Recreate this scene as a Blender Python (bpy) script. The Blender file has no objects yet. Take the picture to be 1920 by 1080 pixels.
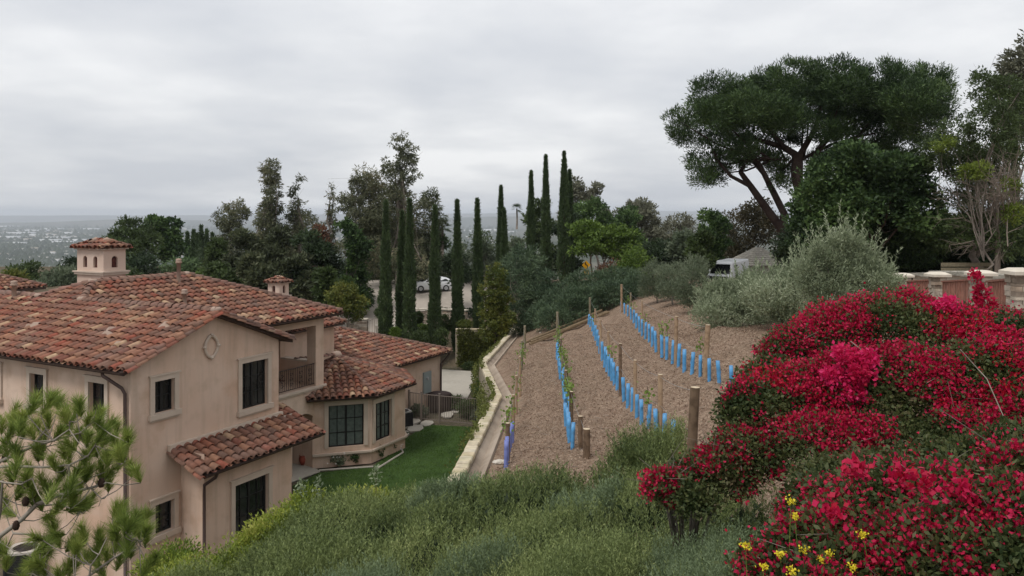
import bpy, math, random
import numpy as np
from mathutils import Vector
# ------------------------------------------------------------------ camera, sky, sun, exposure
CZ = 12.2; F = 1480.0
S = bpy.context.scene
cd = bpy.data.cameras.new('camera'); cam = bpy.data.objects.new('camera', cd); S.collection.objects.link(cam)
cd.sensor_width = 36; cd.lens = F/1920*36; cd.shift_y = -137/1920; cd.clip_start = .1; cd.clip_end = 60000
cam.location = (0, 0, CZ); cam.rotation_euler = (math.radians(90), 0, 0); S.camera = cam
SUN_EL, SUN_AZ = math.radians(58), math.radians(220)
w = bpy.data.worlds.new('World'); S.world = w; w.use_nodes = True
nt = w.node_tree; nt.nodes.clear(); N = nt.nodes.new; K = nt.links.new
out = N('ShaderNodeOutputWorld'); bg = N('ShaderNodeBackground'); K(bg.outputs[0], out.inputs[0])
sky = N('ShaderNodeTexSky'); sky.sky_type = 'NISHITA'; sky.sun_disc = False
sky.sun_elevation = SUN_EL; sky.sun_rotation = SUN_AZ; sky.altitude = 200; sky.dust_density = 4
tc = N('ShaderNodeTexCoord'); sep = N('ShaderNodeSeparateXYZ'); K(tc.outputs['Generated'], sep.inputs[0])
def wm(op, a, b=None, c=None):
    n = N('ShaderNodeMath'); n.operation = op
    for i, v in enumerate((a, b, c)):
        if v is None: continue
        if isinstance(v, (int, float)): n.inputs[i].default_value = v
        else: K(v, n.inputs[i])
    return n.outputs[0]
zz = wm('MAXIMUM', sep.outputs[2], 0.0); den = wm('ADD', zz, 0.16)
comb = N('ShaderNodeCombineXYZ'); K(wm('DIVIDE', sep.outputs[0], den), comb.inputs[0]); K(wm('DIVIDE', sep.outputs[1], den), comb.inputs[1])
mp = N('ShaderNodeMapping'); mp.inputs['Scale'].default_value = (.8, .75, 1); mp.inputs['Location'].default_value = (1.3, 4.2, 0); K(comb.outputs[0], mp.inputs[0])
n1 = N('ShaderNodeTexNoise'); n1.inputs['Scale'].default_value = .75; n1.inputs['Detail'].default_value = 6; n1.inputs['Roughness'].default_value = .48; K(mp.outputs[0], n1.inputs['Vector'])
n2 = N('ShaderNodeTexNoise'); n2.inputs['Scale'].default_value = 2.6; n2.inputs['Detail'].default_value = 5; K(mp.outputs[0], n2.inputs['Vector'])
cl = wm('ADD', wm('MULTIPLY', n1.outputs[0], .75), wm('MULTIPLY', n2.outputs[0], .25))
rp = N('ShaderNodeValToRGB'); K(cl, rp.inputs[0])
e = rp.color_ramp.elements; e[0].position = .38; e[0].color = (.63, .655, .70, 1); e[1].position = .62; e[1].color = (.95, .955, .96, 1)
x = rp.color_ramp.elements.new(.5); x.color = (.765, .78, .805, 1)
# thicker, dimmer air low down, brighter overhead
hz = N('ShaderNodeMapRange'); K(sep.outputs[2], hz.inputs[0]); hz.inputs[1].default_value = 0; hz.inputs[2].default_value = .3; hz.inputs[3].default_value = .92; hz.inputs[4].default_value = 1.04
vm = N('ShaderNodeVectorMath'); vm.operation = 'SCALE'; K(rp.outputs[0], vm.inputs[0]); K(hz.outputs[0], vm.inputs[3])
vs = N('ShaderNodeVectorMath'); vs.operation = 'SCALE'; K(sky.outputs[0], vs.inputs[0]); vs.inputs[3].default_value = .10
mx = N('ShaderNodeMix'); mx.data_type = 'RGBA'; mx.inputs[0].default_value = .93; K(vs.outputs[0], mx.inputs[6]); K(vm.outputs[0], mx.inputs[7])
K(mx.outputs[2], bg.inputs[0]); bg.inputs[1].default_value = 1.0
sd = bpy.data.lights.new('sun', 'SUN'); sd.energy = 1.8; sd.angle = math.radians(18); sd.color = (1, .965, .92)
so = bpy.data.objects.new('sun', sd); S.collection.objects.link(so)
so.rotation_euler = (math.radians(90)-SUN_EL, 0, -SUN_AZ+math.pi)
S.view_settings.view_transform = 'Standard'; S.view_settings.look = 'None'; S.view_settings.exposure = .12; S.view_settings.gamma = 1
# ------------------------------------------------------------------ helpers
rng = np.random.default_rng(7); random.seed(7)
COL = S.collection
def P(px, py, d): return np.array(((px-960)/F*d, d, CZ-(py-403)/F*d))
class MB:
    def __init__(s): s.v = []; s.f = []; s.m = []; s.mi = 0
    def add(s, V, Fs):
        b = len(s.v); s.v.extend([tuple(map(float, p)) for p in V])
        for f in Fs: s.f.append([b+i for i in f]); s.m.append(s.mi)
    def obox(s, c, a, b, d):               # box with one corner c and three edge vectors
        c, a, b, d = map(np.array, (c, a, b, d))
        V = [c, c+a, c+a+b, c+b, c+d, c+a+d, c+a+b+d, c+b+d]
        Fs = [(0,3,2,1),(4,5,6,7),(0,1,5,4),(1,2,6,5),(2,3,7,6),(3,0,4,7)]
        if np.dot(np.cross(a, b), d) < 0: Fs = [f[::-1] for f in Fs]
        s.add(V, Fs)
    def box(s, x0, y0, z0, x1, y1, z1): s.obox((x0,y0,z0), (x1-x0,0,0), (0,y1-y0,0), (0,0,z1-z0))
    def quad(s, *p): s.add(p, [tuple(range(len(p)))])
    def tube(s, pts, rad, n=6, caps=True):
        pts = [np.array(p, float) for p in pts]; k = len(pts)
        if not hasattr(rad, '__len__'): rad = [rad]*k
        V = []; Fs = []
        up = None
        for i, p in enumerate(pts):
            t = pts[min(i+1, k-1)]-pts[max(i-1, 0)]; t = t/(np.linalg.norm(t)+1e-9)
            if up is None: up = np.array((1,0,0.)) if abs(t[2]) > .8 else np.array((0,0,1.))
            a = np.cross(t, up); a /= np.linalg.norm(a)+1e-9; b = np.cross(t, a); up = -b if False else up
            for j in range(n):
                q = 2*math.pi*j/n; V.append(p+rad[i]*(a*math.cos(q)+b*math.sin(q)))
        for i in range(k-1):
            for j in range(n):
                j2 = (j+1) % n; Fs.append((i*n+j, i*n+j2, (i+1)*n+j2, (i+1)*n+j))
        if caps: Fs.append(tuple(range(n))); Fs.append(tuple(range((k-1)*n, k*n))[::-1])
        s.add(V, Fs)
    def lathe(s, c, prof, n=16, sx=1, sy=1):
        V = []; Fs = []; k = len(prof)
        for r, z in prof:
            for j in range(n):
                q = 2*math.pi*j/n; V.append((c[0]+sx*r*math.cos(q), c[1]+sy*r*math.sin(q), c[2]+z))
        for i in range(k-1):
            for j in range(n): j2 = (j+1) % n; Fs.append((i*n+j, i*n+j2, (i+1)*n+j2, (i+1)*n+j))
        Fs.append(tuple(range(n))[::-1]); Fs.append(tuple(range((k-1)*n, k*n)))
        s.add(V, Fs)
    def poly(s, pts, h):                   # polygon slab: pts top outline, thickness vector h
        n = len(pts); pts = [np.array(p, float) for p in pts]; h = np.array(h, float)
        V = pts+[p+h for p in pts]
        s.add(V, [tuple(range(n)), tuple(range(n, 2*n))[::-1]]+[(i, i+n, (i+1) % n+n, (i+1) % n) for i in range(n)])
    def build(s, name, mats, parent=None, smooth=False, loc=None):
        me = bpy.data.meshes.new(name)
        V = np.array(s.v, float)
        if loc is not None: V = V-np.array(loc)
        me.from_pydata(V.tolist(), [], s.f)
        if not isinstance(mats, (list, tuple)): mats = [mats]
        for m in mats: me.materials.append(m)
        if len(mats) > 1: me.polygons.foreach_set('material_index', s.m)
        if smooth: me.polygons.foreach_set('use_smooth', [True]*len(me.polygons))
        me.update(); o = bpy.data.objects.new(name, me); COL.objects.link(o)
        if loc is not None: o.location = loc
        if parent: setp(o, parent)
        return o
def setp(o, parent):
    o.parent = parent
    p = parent; off = Vector((0,0,0))
    while p is not None: off += Vector(p.location); p = p.parent
    o.location = Vector(o.location)-off
def npmesh(name, V, Q, mats, parent=None, mi=None, smooth=False):
    me = bpy.data.meshes.new(name); n = len(V); m, k = Q.shape
    me.vertices.add(n); me.vertices.foreach_set('co', np.asarray(V, np.float32).ravel())
    me.loops.add(m*k); me.loops.foreach_set('vertex_index', Q.astype(np.int32).ravel())
    me.polygons.add(m); me.polygons.foreach_set('loop_start', np.arange(0, m*k, k, dtype=np.int32))
    if not isinstance(mats, (list, tuple)): mats = [mats]
    for t in mats: me.materials.append(t)
    if mi is not None: me.polygons.foreach_set('material_index', np.asarray(mi, np.int32))
    if smooth: me.polygons.foreach_set('use_smooth', np.ones(m, bool))
    me.update(calc_edges=True); me.validate()
    o = bpy.data.objects.new(name, me); COL.objects.link(o)
    if parent: setp(o, parent)
    return o
def tag(o, label=None, cat=None, group=None, kind=None):
    if label: o['label'] = label
    if cat: o['category'] = cat
    if group: o['group'] = group
    if kind: o['kind'] = kind
    return o
def thing(name, label, cat, loc=(0,0,0), group=None):
    o = bpy.data.objects.new(name, None); COL.objects.link(o); o.location = [float(a) for a in loc]; o.empty_display_size = .3
    return tag(o, label, cat, group)
ORD = ['nearest','second','third','fourth','fifth','sixth','seventh','eighth','ninth','tenth','eleventh','twelfth','thirteenth','fourteenth','fifteenth','sixteenth','seventeenth','eighteenth','nineteenth','twentieth','twenty-first','twenty-second','twenty-third','twenty-fourth','twenty-fifth','twenty-sixth','twenty-seventh','twenty-eighth','twenty-ninth','thirtieth','thirty-first','thirty-second','thirty-third','thirty-fourth']
def nrm(a): return a/(np.linalg.norm(a, axis=-1, keepdims=True)+1e-9)
# ------------------------------------------------------------------ materials
def mat(name, col, rough=.8, spec=.3, metal=0, noise=None, bump=None, island=0, coat=0, trans=0):
    """noise=(scale, colour2, lo, hi[,detail]) ; bump=(scale, strength, distance)"""
    m = bpy.data.materials.new(name); m.use_nodes = True; t = m.node_tree; b = t.nodes['Principled BSDF']
    b.inputs['Roughness'].default_value = rough; b.inputs['Specular IOR Level'].default_value = spec; b.inputs['Metallic'].default_value = metal
    b.inputs['Base Color'].default_value = (*col, 1)
    tc = t.nodes.new('ShaderNodeTexCoord'); last = None
    if noise:
        nl = noise if isinstance(noise, list) else [noise]
        for ns in nl:
            n = t.nodes.new('ShaderNodeTexNoise'); n.inputs['Scale'].default_value = ns[0]; n.inputs['Detail'].default_value = ns[4] if len(ns) > 4 else 5
            t.links.new(tc.outputs['Object'], n.inputs['Vector'])
            r = t.nodes.new('ShaderNodeMapRange'); r.inputs[1].default_value = ns[2]; r.inputs[2].default_value = ns[3]; t.links.new(n.outputs[0], r.inputs[0])
            mx = t.nodes.new('ShaderNodeMix'); mx.data_type = 'RGBA'; t.links.new(r.outputs[0], mx.inputs[0]); mx.inputs[7].default_value = (*ns[1], 1)
            if last is None: mx.inputs[6].default_value = (*col, 1)
            else: t.links.new(last, mx.inputs[6])
            last = mx.outputs[2]
    if island:
        g = t.nodes.new('ShaderNodeNewGeometry'); h = t.nodes.new('ShaderNodeHueSaturation')
        r = t.nodes.new('ShaderNodeMapRange'); r.inputs[3].default_value = 1-island; r.inputs[4].default_value = 1+island
        t.links.new(g.outputs['Random Per Island'], r.inputs[0]); t.links.new(r.outputs[0], h.inputs['Value'])
        h.inputs['Color'].default_value = (*col, 1)
        if last is not None: t.links.new(last, h.inputs['Color'])
        last = h.outputs[0]
    if last is not None: t.links.new(last, b.inputs['Base Color'])
    if bump:
        n = t.nodes.new('ShaderNodeTexNoise'); n.inputs['Scale'].default_value = bump[0]; n.inputs['Detail'].default_value = 6
        t.links.new(tc.outputs['Object'], n.inputs['Vector'])
        bp = t.nodes.new('ShaderNodeBump'); bp.inputs['Strength'].default_value = bump[1]; bp.inputs['Distance'].default_value = bump[2]
        t.links.new(n.outputs[0], bp.inputs['Height']); t.links.new(bp.outputs[0], b.inputs['Normal'])
    return m
def leafmat(name, cols, rough=.55, trans=.3, nscale=.6, spec=.25):
    """leaf colours picked per leaf, with a slow drift through the crown"""
    m = bpy.data.materials.new(name); m.use_nodes = True; t = m.node_tree; b = t.nodes['Principled BSDF']; o = t.nodes['Material Output']
    b.inputs['Roughness'].default_value = rough; b.inputs['Specular IOR Level'].default_value = spec
    g = t.nodes.new('ShaderNodeNewGeometry'); tc = t.nodes.new('ShaderNodeTexCoord')
    n = t.nodes.new('ShaderNodeTexNoise'); n.inputs['Scale'].default_value = nscale; n.inputs['Detail'].default_value = 3; t.links.new(tc.outputs['Object'], n.inputs['Vector'])
    a = t.nodes.new('ShaderNodeMath'); a.operation = 'MULTIPLY_ADD'; t.links.new(n.outputs[0], a.inputs[0]); a.inputs[1].default_value = 1.5; a.inputs[2].default_value = -.5
    c = t.nodes.new('ShaderNodeMath'); c.operation = 'MULTIPLY_ADD'; t.links.new(g.outputs['Random Per Island'], c.inputs[0]); c.inputs[1].default_value = .55; t.links.new(a.outputs[0], c.inputs[2])
    r = t.nodes.new('ShaderNodeValToRGB'); t.links.new(c.outputs[0], r.inputs[0]); el = r.color_ramp.elements
    k = len(cols)
    for i, cc in enumerate(cols):
        p = .15+.85*i/max(1, k-1)
        if i == 0: el[0].position = p; el[0].color = (*cc, 1)
        elif i == k-1: el[-1].position = p; el[-1].color = (*cc, 1)
        else: q = el.new(p); q.color = (*cc, 1)
    t.links.new(r.outputs[0], b.inputs['Base Color'])
    tr = t.nodes.new('ShaderNodeBsdfTranslucent'); t.links.new(r.outputs[0], tr.inputs[0])
    mx = t.nodes.new('ShaderNodeMixShader'); mx.inputs[0].default_value = trans; t.links.new(b.outputs[0], mx.inputs[1]); t.links.new(tr.outputs[0], mx.inputs[2]); t.links.new(mx.outputs[0], o.inputs[0])
    return m
def rampmat(name, cols, rough=.8, bump=None, spec=.2, dirt=None):
    """a colour picked per island (tile, stone, board)"""
    m = bpy.data.materials.new(name); m.use_nodes = True; t = m.node_tree; b = t.nodes['Principled BSDF']
    b.inputs['Roughness'].default_value = rough; b.inputs['Specular IOR Level'].default_value = spec
    g = t.nodes.new('ShaderNodeNewGeometry'); tc = t.nodes.new('ShaderNodeTexCoord')
    r = t.nodes.new('ShaderNodeValToRGB'); r.color_ramp.interpolation = 'LINEAR'; t.links.new(g.outputs['Random Per Island'], r.inputs[0]); el = r.color_ramp.elements
    k = len(cols)
    for i, cc in enumerate(cols):
        p = i/max(1, k-1)
        if i == 0: el[0].position = p; el[0].color = (*cc, 1)
        elif i == k-1: el[-1].position = p; el[-1].color = (*cc, 1)
        else: q = el.new(p); q.color = (*cc, 1)
    last = r.outputs[0]
    n = t.nodes.new('ShaderNodeTexNoise'); n.inputs['Scale'].default_value = 6; n.inputs['Detail'].default_value = 6; t.links.new(tc.outputs['Object'], n.inputs['Vector'])
    mr = t.nodes.new('ShaderNodeMapRange'); mr.inputs[1].default_value = .3; mr.inputs[2].default_value = .7; mr.inputs[3].default_value = .72; mr.inputs[4].default_value = 1.2; t.links.new(n.outputs[0], mr.inputs[0])
    h = t.nodes.new('ShaderNodeHueSaturation'); t.links.new(last, h.inputs['Color']); t.links.new(mr.outputs[0], h.inputs['Value'])
    last = h.outputs[0]
    if dirt:
        n = t.nodes.new('ShaderNodeTexNoise'); n.inputs['Scale'].default_value = dirt[0]; n.inputs['Detail'].default_value = 7; t.links.new(tc.outputs['Object'], n.inputs['Vector'])
        mr = t.nodes.new('ShaderNodeMapRange'); mr.inputs[1].default_value = .45; mr.inputs[2].default_value = .75; mr.inputs[4].default_value = dirt[2]; t.links.new(n.outputs[0], mr.inputs[0])
        mx = t.nodes.new('ShaderNodeMix'); mx.data_type = 'RGBA'; t.links.new(mr.outputs[0], mx.inputs[0]); t.links.new(last, mx.inputs[6]); mx.inputs[7].default_value = (*dirt[1], 1); last = mx.outputs[2]
    t.links.new(last, b.inputs['Base Color'])
    if bump:
        n = t.nodes.new('ShaderNodeTexNoise'); n.inputs['Scale'].default_value = bump[0]; n.inputs['Detail'].default_value = 6; t.links.new(tc.outputs['Object'], n.inputs['Vector'])
        bp = t.nodes.new('ShaderNodeBump'); bp.inputs['Strength'].default_value = bump[1]; bp.inputs['Distance'].default_value = bump[2]
        t.links.new(n.outputs[0], bp.inputs['Height']); t.links.new(bp.outputs[0], b.inputs['Normal'])
    return m
M = {}
M['stucco'] = mat('stucco', (.60,.425,.32), .9, .15, noise=[(.45, (.66,.51,.41), .35, .7), (.8, (.58,.38,.27), .52, .72), (1.6, (.47,.35,.26), .5, .85)], bump=(60, .25, .01))
def streaks(m, sc_, dark, lo, hi):              # water marks running down a wall
    t = m.node_tree; b = t.nodes['Principled BSDF']; src = b.inputs['Base Color'].links[0].from_socket; tc = t.nodes.new('ShaderNodeTexCoord'); mp = t.nodes.new('ShaderNodeMapping'); mp.inputs['Scale'].default_value = sc_; t.links.new(tc.outputs['Object'], mp.inputs[0])
    n = t.nodes.new('ShaderNodeTexNoise'); n.inputs['Scale'].default_value = 1; n.inputs['Detail'].default_value = 7; n.inputs['Roughness'].default_value = .65; t.links.new(mp.outputs[0], n.inputs['Vector']); r = t.nodes.new('ShaderNodeMapRange'); r.inputs[1].default_value = lo; r.inputs[2].default_value = hi; r.inputs[4].default_value = .55; t.links.new(n.outputs[0], r.inputs[0])
    mx = t.nodes.new('ShaderNodeMix'); mx.data_type = 'RGBA'; t.links.new(r.outputs[0], mx.inputs[0]); t.links.new(src, mx.inputs[6]); mx.inputs[7].default_value = (*dark, 1); t.links.new(mx.outputs[2], b.inputs['Base Color'])
streaks(M['stucco'], (2.6, 2.6, .22), (.40,.30,.225), .50, .74)
M['trim'] = mat('trim', (.56,.46,.375), .85, .2, noise=(2.5, (.50,.41,.33), .4, .75), bump=(40, .2, .008))
M['tile'] = rampmat('clay_tile', [(0.126,0.067,0.049),(0.272,0.079,0.050),(0.194,0.096,0.066),(0.145,0.085,0.064),(0.281,0.106,0.066),(0.213,0.111,0.075),(0.262,0.096,0.057),(0.184,0.101,0.072),(0.330,0.167,0.101),(0.252,0.121,0.078),(0.165,0.076,0.054),(0.291,0.151,0.096),(0.446,0.312,0.197)], .75, (25, .3, .01), dirt=(1.2, (.19,.14,.12), .5))
M['ridge'] = rampmat('ridge_tile', [(.17,.10,.08),(.24,.13,.10),(.20,.12,.09),(.26,.15,.11)], .8, (25, .3, .01), dirt=(2, (.20,.16,.13), .5))
M['mortar'] = mat('roof_mortar', (.36,.27,.22), .9, .1, noise=(3, (.36,.26,.2), .4, .7), bump=(30, .5, .02))
M['soffit'] = mat('dark_wood', (.075,.05,.04), .8, .2)
M['gutter'] = mat('gutter_metal', (.055,.032,.026), .5, .4)
M['glass'] = mat('dark_glass', (.010,.011,.012), .06, .5, noise=(.9, (.045,.047,.045), .45, .72))  # paler noise patches in the pane colour stand in for reflections
M['curtain_glass'] = mat('curtain_glass', (.12,.145,.132), .25, .4, noise=(7, (.085,.105,.096), .4, .7))
M['blind_glass'] = mat('blind_glass', (.06,.04,.032), .3, .4, noise=(20, (.02,.02,.02), .4, .6))
M['black'] = mat('black_frame', (.012,.012,.012), .5, .4)
M['iron'] = mat('brown_iron', (.045,.03,.024), .55, .4)
M['fence_metal'] = mat('tan_metal', (.20,.165,.14), .6, .3)
M['dark'] = mat('entry_shade_paint', (.02,.016,.014), .9, .1)  # shade inside the arched entry, put into the colour
M['door'] = mat('door_wood', (.035,.016,.012), .5, .3)
M['concrete'] = mat('concrete', (.42,.385,.33), .9, .15, noise=[(.5, (.36,.33,.28), .4, .7), (4, (.46,.43,.37), .5, .8)], bump=(30, .2, .01))
M['swale'] = mat('swale_concrete', (.34,.275,.215), .9, .1, noise=[(1.5, (.25,.20,.155), .4, .65), (.3, (.42,.35,.28), .45, .7)], bump=(20, .4, .02))
M['capstone'] = rampmat('cap_stone', [(.50,.43,.31),(.58,.50,.37),(.54,.48,.37),(.46,.38,.26),(.60,.53,.41)], .9, (25, .5, .02), dirt=(3, (.27,.25,.11), .6))
M['block'] = rampmat('block_wall', [(.34,.29,.22),(.40,.34,.26),(.30,.25,.19)], .9, (10, .5, .03))
M['stone'] = rampmat('stacked_stone', [(.30,.24,.19),(.42,.36,.30),(.22,.17,.13),(.50,.44,.36),(.36,.27,.20)], .9, (14, .6, .03))
M['stonecap'] = mat('cast_cap', (.62,.56,.47), .8, .2, noise=(4, (.50,.45,.37), .4, .7))
M['redwood'] = rampmat('fence_board', [(.28,.125,.09),(.34,.16,.115),(.24,.11,.08),(.31,.15,.11)], .8, (20, .2, .01))
M['woodpost'] = mat('pine_post', (.34,.235,.15), .8, .2, noise=[(9, (.22,.145,.09), .45, .7), (2, (.40,.29,.19), .5, .7)], bump=(30, .3, .01))
M['darkpost'] = mat('weathered_post', (.17,.115,.075), .85, .2, noise=[(7, (.10,.066,.042), .45, .65)], bump=(25, .4, .01))
M['greypost'] = mat('grey_green_post', (.22,.19,.125), .85, .2, noise=(9, (.15,.125,.085), .4, .7), bump=(30, .3, .01))
M['cutwood'] = mat('cut_wood', (.55,.46,.33), .85, .2, noise=(20, (.40,.30,.2), .4, .7))
M['lumber'] = rampmat('landscape_timber', [(.20,.15,.085),(.27,.20,.12),(.16,.115,.07),(.24,.19,.12)], .85, (20, .4, .02))
M['tube'] = rampmat('grow_tube_blue', [(.09,.33,.64),(.11,.37,.68),(.085,.30,.58),(.13,.40,.68)], .45, None, .4, dirt=(5, (.16,.24,.34), .5))
M['tube_mauve'] = rampmat('grow_tube_faded', [(.16,.20,.50),(.2,.23,.48)], .5)
M['wire'] = mat('wire', (.35,.35,.34), .4, .5, metal=.8)
M['terracotta'] = mat('terracotta', (.34,.08,.05), .7, .3)
M['panelgrey'] = mat('panel_metal', (.27,.31,.31), .5, .4)
M['white'] = mat('white_paint', (.72,.73,.74), .35, .5)
M['acbody'] = mat('condenser_metal', (.03,.03,.033), .5, .4)
M['actop'] = mat('condenser_top', (.36,.35,.33), .6, .3)
M['ac_light'] = mat('condenser_top_light', (.50,.47,.43), .6, .3)
M['rubber'] = mat('rubber', (.02,.02,.02), .8, .2)
M['yellow'] = mat('sign_yellow', (.85,.42,.015), .5, .3)
M['lightmetal'] = mat('galvanised', (.4,.4,.4), .5, .4)
M['shingle'] = rampmat('shake_roof', [(.27,.25,.21),(.33,.31,.26),(.24,.22,.19),(.36,.33,.28)], .9)
M['rock'] = mat('pale_rock', (.55,.50,.44), .9, .1, noise=(8, (.4,.36,.3), .4, .7))
# bark
M['bark'] = mat('bark_brown', (.085,.06,.045), .95, .1, noise=(4, (.05,.036,.028), .4, .7), bump=(8, .6, .05))
M['bark_grey'] = mat('bark_grey', (.22,.19,.16), .95, .1, noise=(3, (.12,.10,.085), .4, .65), bump=(8, .4, .03))
M['bark_pale'] = mat('bark_pale', (.34,.30,.25), .9, .1, noise=(5, (.2,.17,.14), .4, .7), bump=(12, .4, .02))
M['bark_red'] = mat('bark_pine', (.06,.042,.035), .95, .1, noise=(2, (.035,.023,.02), .4, .65), bump=(5, .8, .08))
M['twig'] = mat('bare_twig', (.20,.165,.135), .95, .1)
# leaves
G_ = leafmat
M['l_euc'] = G_('eucalyptus_leaf', [(0.050,0.057,0.034),(0.105,0.116,0.063),(0.171,0.179,0.101),(0.276,0.241,0.147)], nscale=.25)
M['l_euc_dark'] = G_('dark_gum_leaf', [(0.031,0.036,0.021),(0.058,0.069,0.036),(0.095,0.113,0.055),(0.146,0.153,0.079)], nscale=.25)
M['l_rust'] = G_('rusty_leaf', [(0.065,0.036,0.023),(0.130,0.065,0.039),(0.208,0.098,0.058),(0.130,0.091,0.052)], nscale=.4)
M['l_grey'] = G_('greybrown_leaf', [(0.085,0.087,0.058),(0.144,0.147,0.099),(0.205,0.206,0.146),(0.120,0.113,0.082)], nscale=.3)
M['l_pine'] = G_('stone_pine_needles', [(0.018,0.036,0.015),(0.036,0.065,0.022),(0.063,0.105,0.031),(0.105,0.156,0.044)], trans=.15, nscale=.22)
M['l_cyp'] = G_('cypress_foliage', [(0.045,0.067,0.030),(0.074,0.112,0.046),(0.114,0.161,0.064)], trans=.12, nscale=.7)
M['l_dark'] = G_('dark_broad_leaf', [(0.025,0.047,0.019),(0.051,0.091,0.032),(0.091,0.149,0.046),(0.155,0.237,0.073)], nscale=.35)
M['l_deep'] = G_('deep_green_leaf', [(0.020,0.031,0.015),(0.034,0.057,0.025),(0.064,0.092,0.039)], nscale=.3)
M['l_mid'] = G_('mid_green_leaf', [(0.039,0.058,0.022),(0.070,0.102,0.034),(0.102,0.144,0.049)], nscale=.4)
M['l_bright'] = G_('bright_green_leaf', [(0.056,0.094,0.018),(0.106,0.169,0.030),(0.163,0.237,0.044)], nscale=.5)
M['l_lime'] = G_('lime_leaf', [(.09,.13,.02),(.15,.20,.03),(.21,.26,.05)], nscale=.8)
M['l_olive'] = G_('olive_leaf', [(0.152,0.187,0.112),(0.232,0.276,0.164),(0.340,0.383,0.250),(0.447,0.483,0.340)], nscale=.5)
M['l_olive_dk'] = G_('dark_olive_leaf', [(0.082,0.110,0.065),(0.130,0.162,0.097),(0.194,0.227,0.145)], nscale=.4)  # darker mix of olive leaf colours
M['l_pepper'] = G_('pepper_leaf', [(0.065,0.111,0.046),(0.111,0.169,0.072),(0.156,0.221,0.098)], nscale=.4)
M['l_yellow'] = G_('yellow_leaf', [(0.065,0.098,0.022),(0.131,0.150,0.033),(0.187,0.185,0.039)], nscale=.7)
M['l_juniper'] = G_('juniper_foliage', [(0.044,0.074,0.041),(0.081,0.121,0.065),(0.132,0.183,0.091)], trans=.15, nscale=.5)
M['l_cover'] = G_('shrub_foliage', [(0.073,0.104,0.037),(0.144,0.183,0.064),(0.220,0.269,0.096),(0.324,0.354,0.138)], trans=.25, nscale=.55)
M['l_cover_grey'] = G_('greygreen_shrub', [(0.102,0.140,0.068),(0.162,0.214,0.112),(0.239,0.299,0.162)], trans=.25, nscale=.8)
M['l_lush'] = G_('yellowgreen_shrub', [(0.088,0.142,0.021),(0.188,0.250,0.038),(0.311,0.356,0.059),(0.449,0.451,0.119)], trans=.35, nscale=1.2)
M['l_boug'] = G_('bougainvillea_leaf', [(0.028,0.047,0.015),(0.059,0.079,0.027),(0.098,0.111,0.037),(0.098,0.072,0.039)], trans=.25, nscale=1.5)
M['bract'] = G_('bougainvillea_bract', [(0.269,0.004,0.024),(0.433,0.008,0.044),(0.569,0.016,0.088),(0.464,0.009,0.040),(0.524,0.022,0.032)], .5, .35, nscale=1.3)
M['bract_pink'] = G_('bougainvillea_bract_magenta', [(0.495,0.011,0.063),(0.684,0.023,0.135),(0.738,0.045,0.198)], .5, .4, nscale=2)
M['petal_y'] = G_('mustard_petal', [(.75,.60,.03),(.85,.75,.06)], .5, .3)
M['petal_w'] = G_('rose_petal', [(.75,.70,.66),(.8,.78,.74)], .5, .3)
M['needle'] = G_('pine_needle', [(0.099,0.149,0.030),(0.187,0.250,0.049),(0.287,0.341,0.076),(0.374,0.400,0.111)], trans=.2, nscale=4)
M['cone'] = mat('pine_cone', (.05,.03,.022), .8, .2)
M['l_vine'] = G_('vine_leaf', [(.10,.17,.03),(.17,.25,.05),(.22,.30,.07)], nscale=3)
M['l_ivy'] = G_('ivy_leaf', [(.07,.08,.02),(.13,.15,.035),(.19,.20,.06)], nscale=1.5)
M['l_palm'] = G_('palm_frond', [(.05,.075,.04),(.09,.12,.06)], nscale=.5)
# ------------------------------------------------------------------ terrain
CP = [(5.5,22,-4.7),(6.8,49,-6.1),(2.9,13,-4.6),(3.3,21,-5.5),(4.9,49,-7.25),(1.3,14,-5.6),(1.5,20,-5.9),(2.7,48,-7.8),(-.1,20,-6.3),(.7,46,-7.75),
 (-1.5,20.5,-7.1),(-.5,31,-7.45),(-1.5,42,-8.0),(.22,64,-9.5),(8.7,48,-5.4),(8.8,44,-5.15),(8.35,38,-4.9),(6.85,27,-4.2),(14,26,-3.9),(14,45,-4.6),(25,20,-3),
 (25,60,-4.5),(10,60,-5.8),(4,64,-7.6),(12,80,-6.2),(4,80,-6.8),(0,80,-8.2),(25,90,-6),(0,0,-3.2),(4,5,-3.3),(6,10,-3.7),(12,12,-3.4),(-3,5,-3.9),(0,8,-4.6),(0,14,-5.7),(20,5,-2.6),
 (-6,14,-7.2),(-12,14,-9.8),(-20,14,-12.3),(-20,5,-10),(-6,18,-8.7),(-3,20,-7.9),(-8,20,-11),(-14,20,-12.5),(-10,23,-12.5),(-4,25,-9.5),(40,30,-3),(45,90,-6),(40,0,-2),(60,60,-5),(-40,0,-12.5),(-40,30,-12.6)]
_c = np.array([(a, b) for a, b, _ in CP]); _z = np.array([z for _, _, z in CP])
def _ph(p): d2 = ((p[:, None, :]-_c[None])**2).sum(-1); return np.sqrt(d2+6.0)
_A = np.zeros((len(CP)+3,)*2); _A[:len(CP), :len(CP)] = _ph(_c); _q = np.c_[np.ones(len(CP)), _c]; _A[:len(CP), len(CP):] = _q; _A[len(CP):, :len(CP)] = _q.T
_w = np.linalg.solve(_A, np.r_[_z, 0, 0, 0])
def T(x, y):
    x = np.atleast_1d(np.asarray(x, float)); y = np.atleast_1d(np.asarray(y, float)); sh = np.broadcast(x, y).shape
    p = np.c_[np.broadcast_to(x, sh).ravel(), np.broadcast_to(y, sh).ravel()]
    z = np.c_[_ph(p), np.ones(len(p)), p] @ _w
    return CZ+z.reshape(sh)
def T1(x, y): return float(T(x, y)[0])
WL = np.array([(-2.1,12),(-1.28,20.5),(-.5,31),(-1.5,42),(.22,64),(.22,70)])
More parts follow.
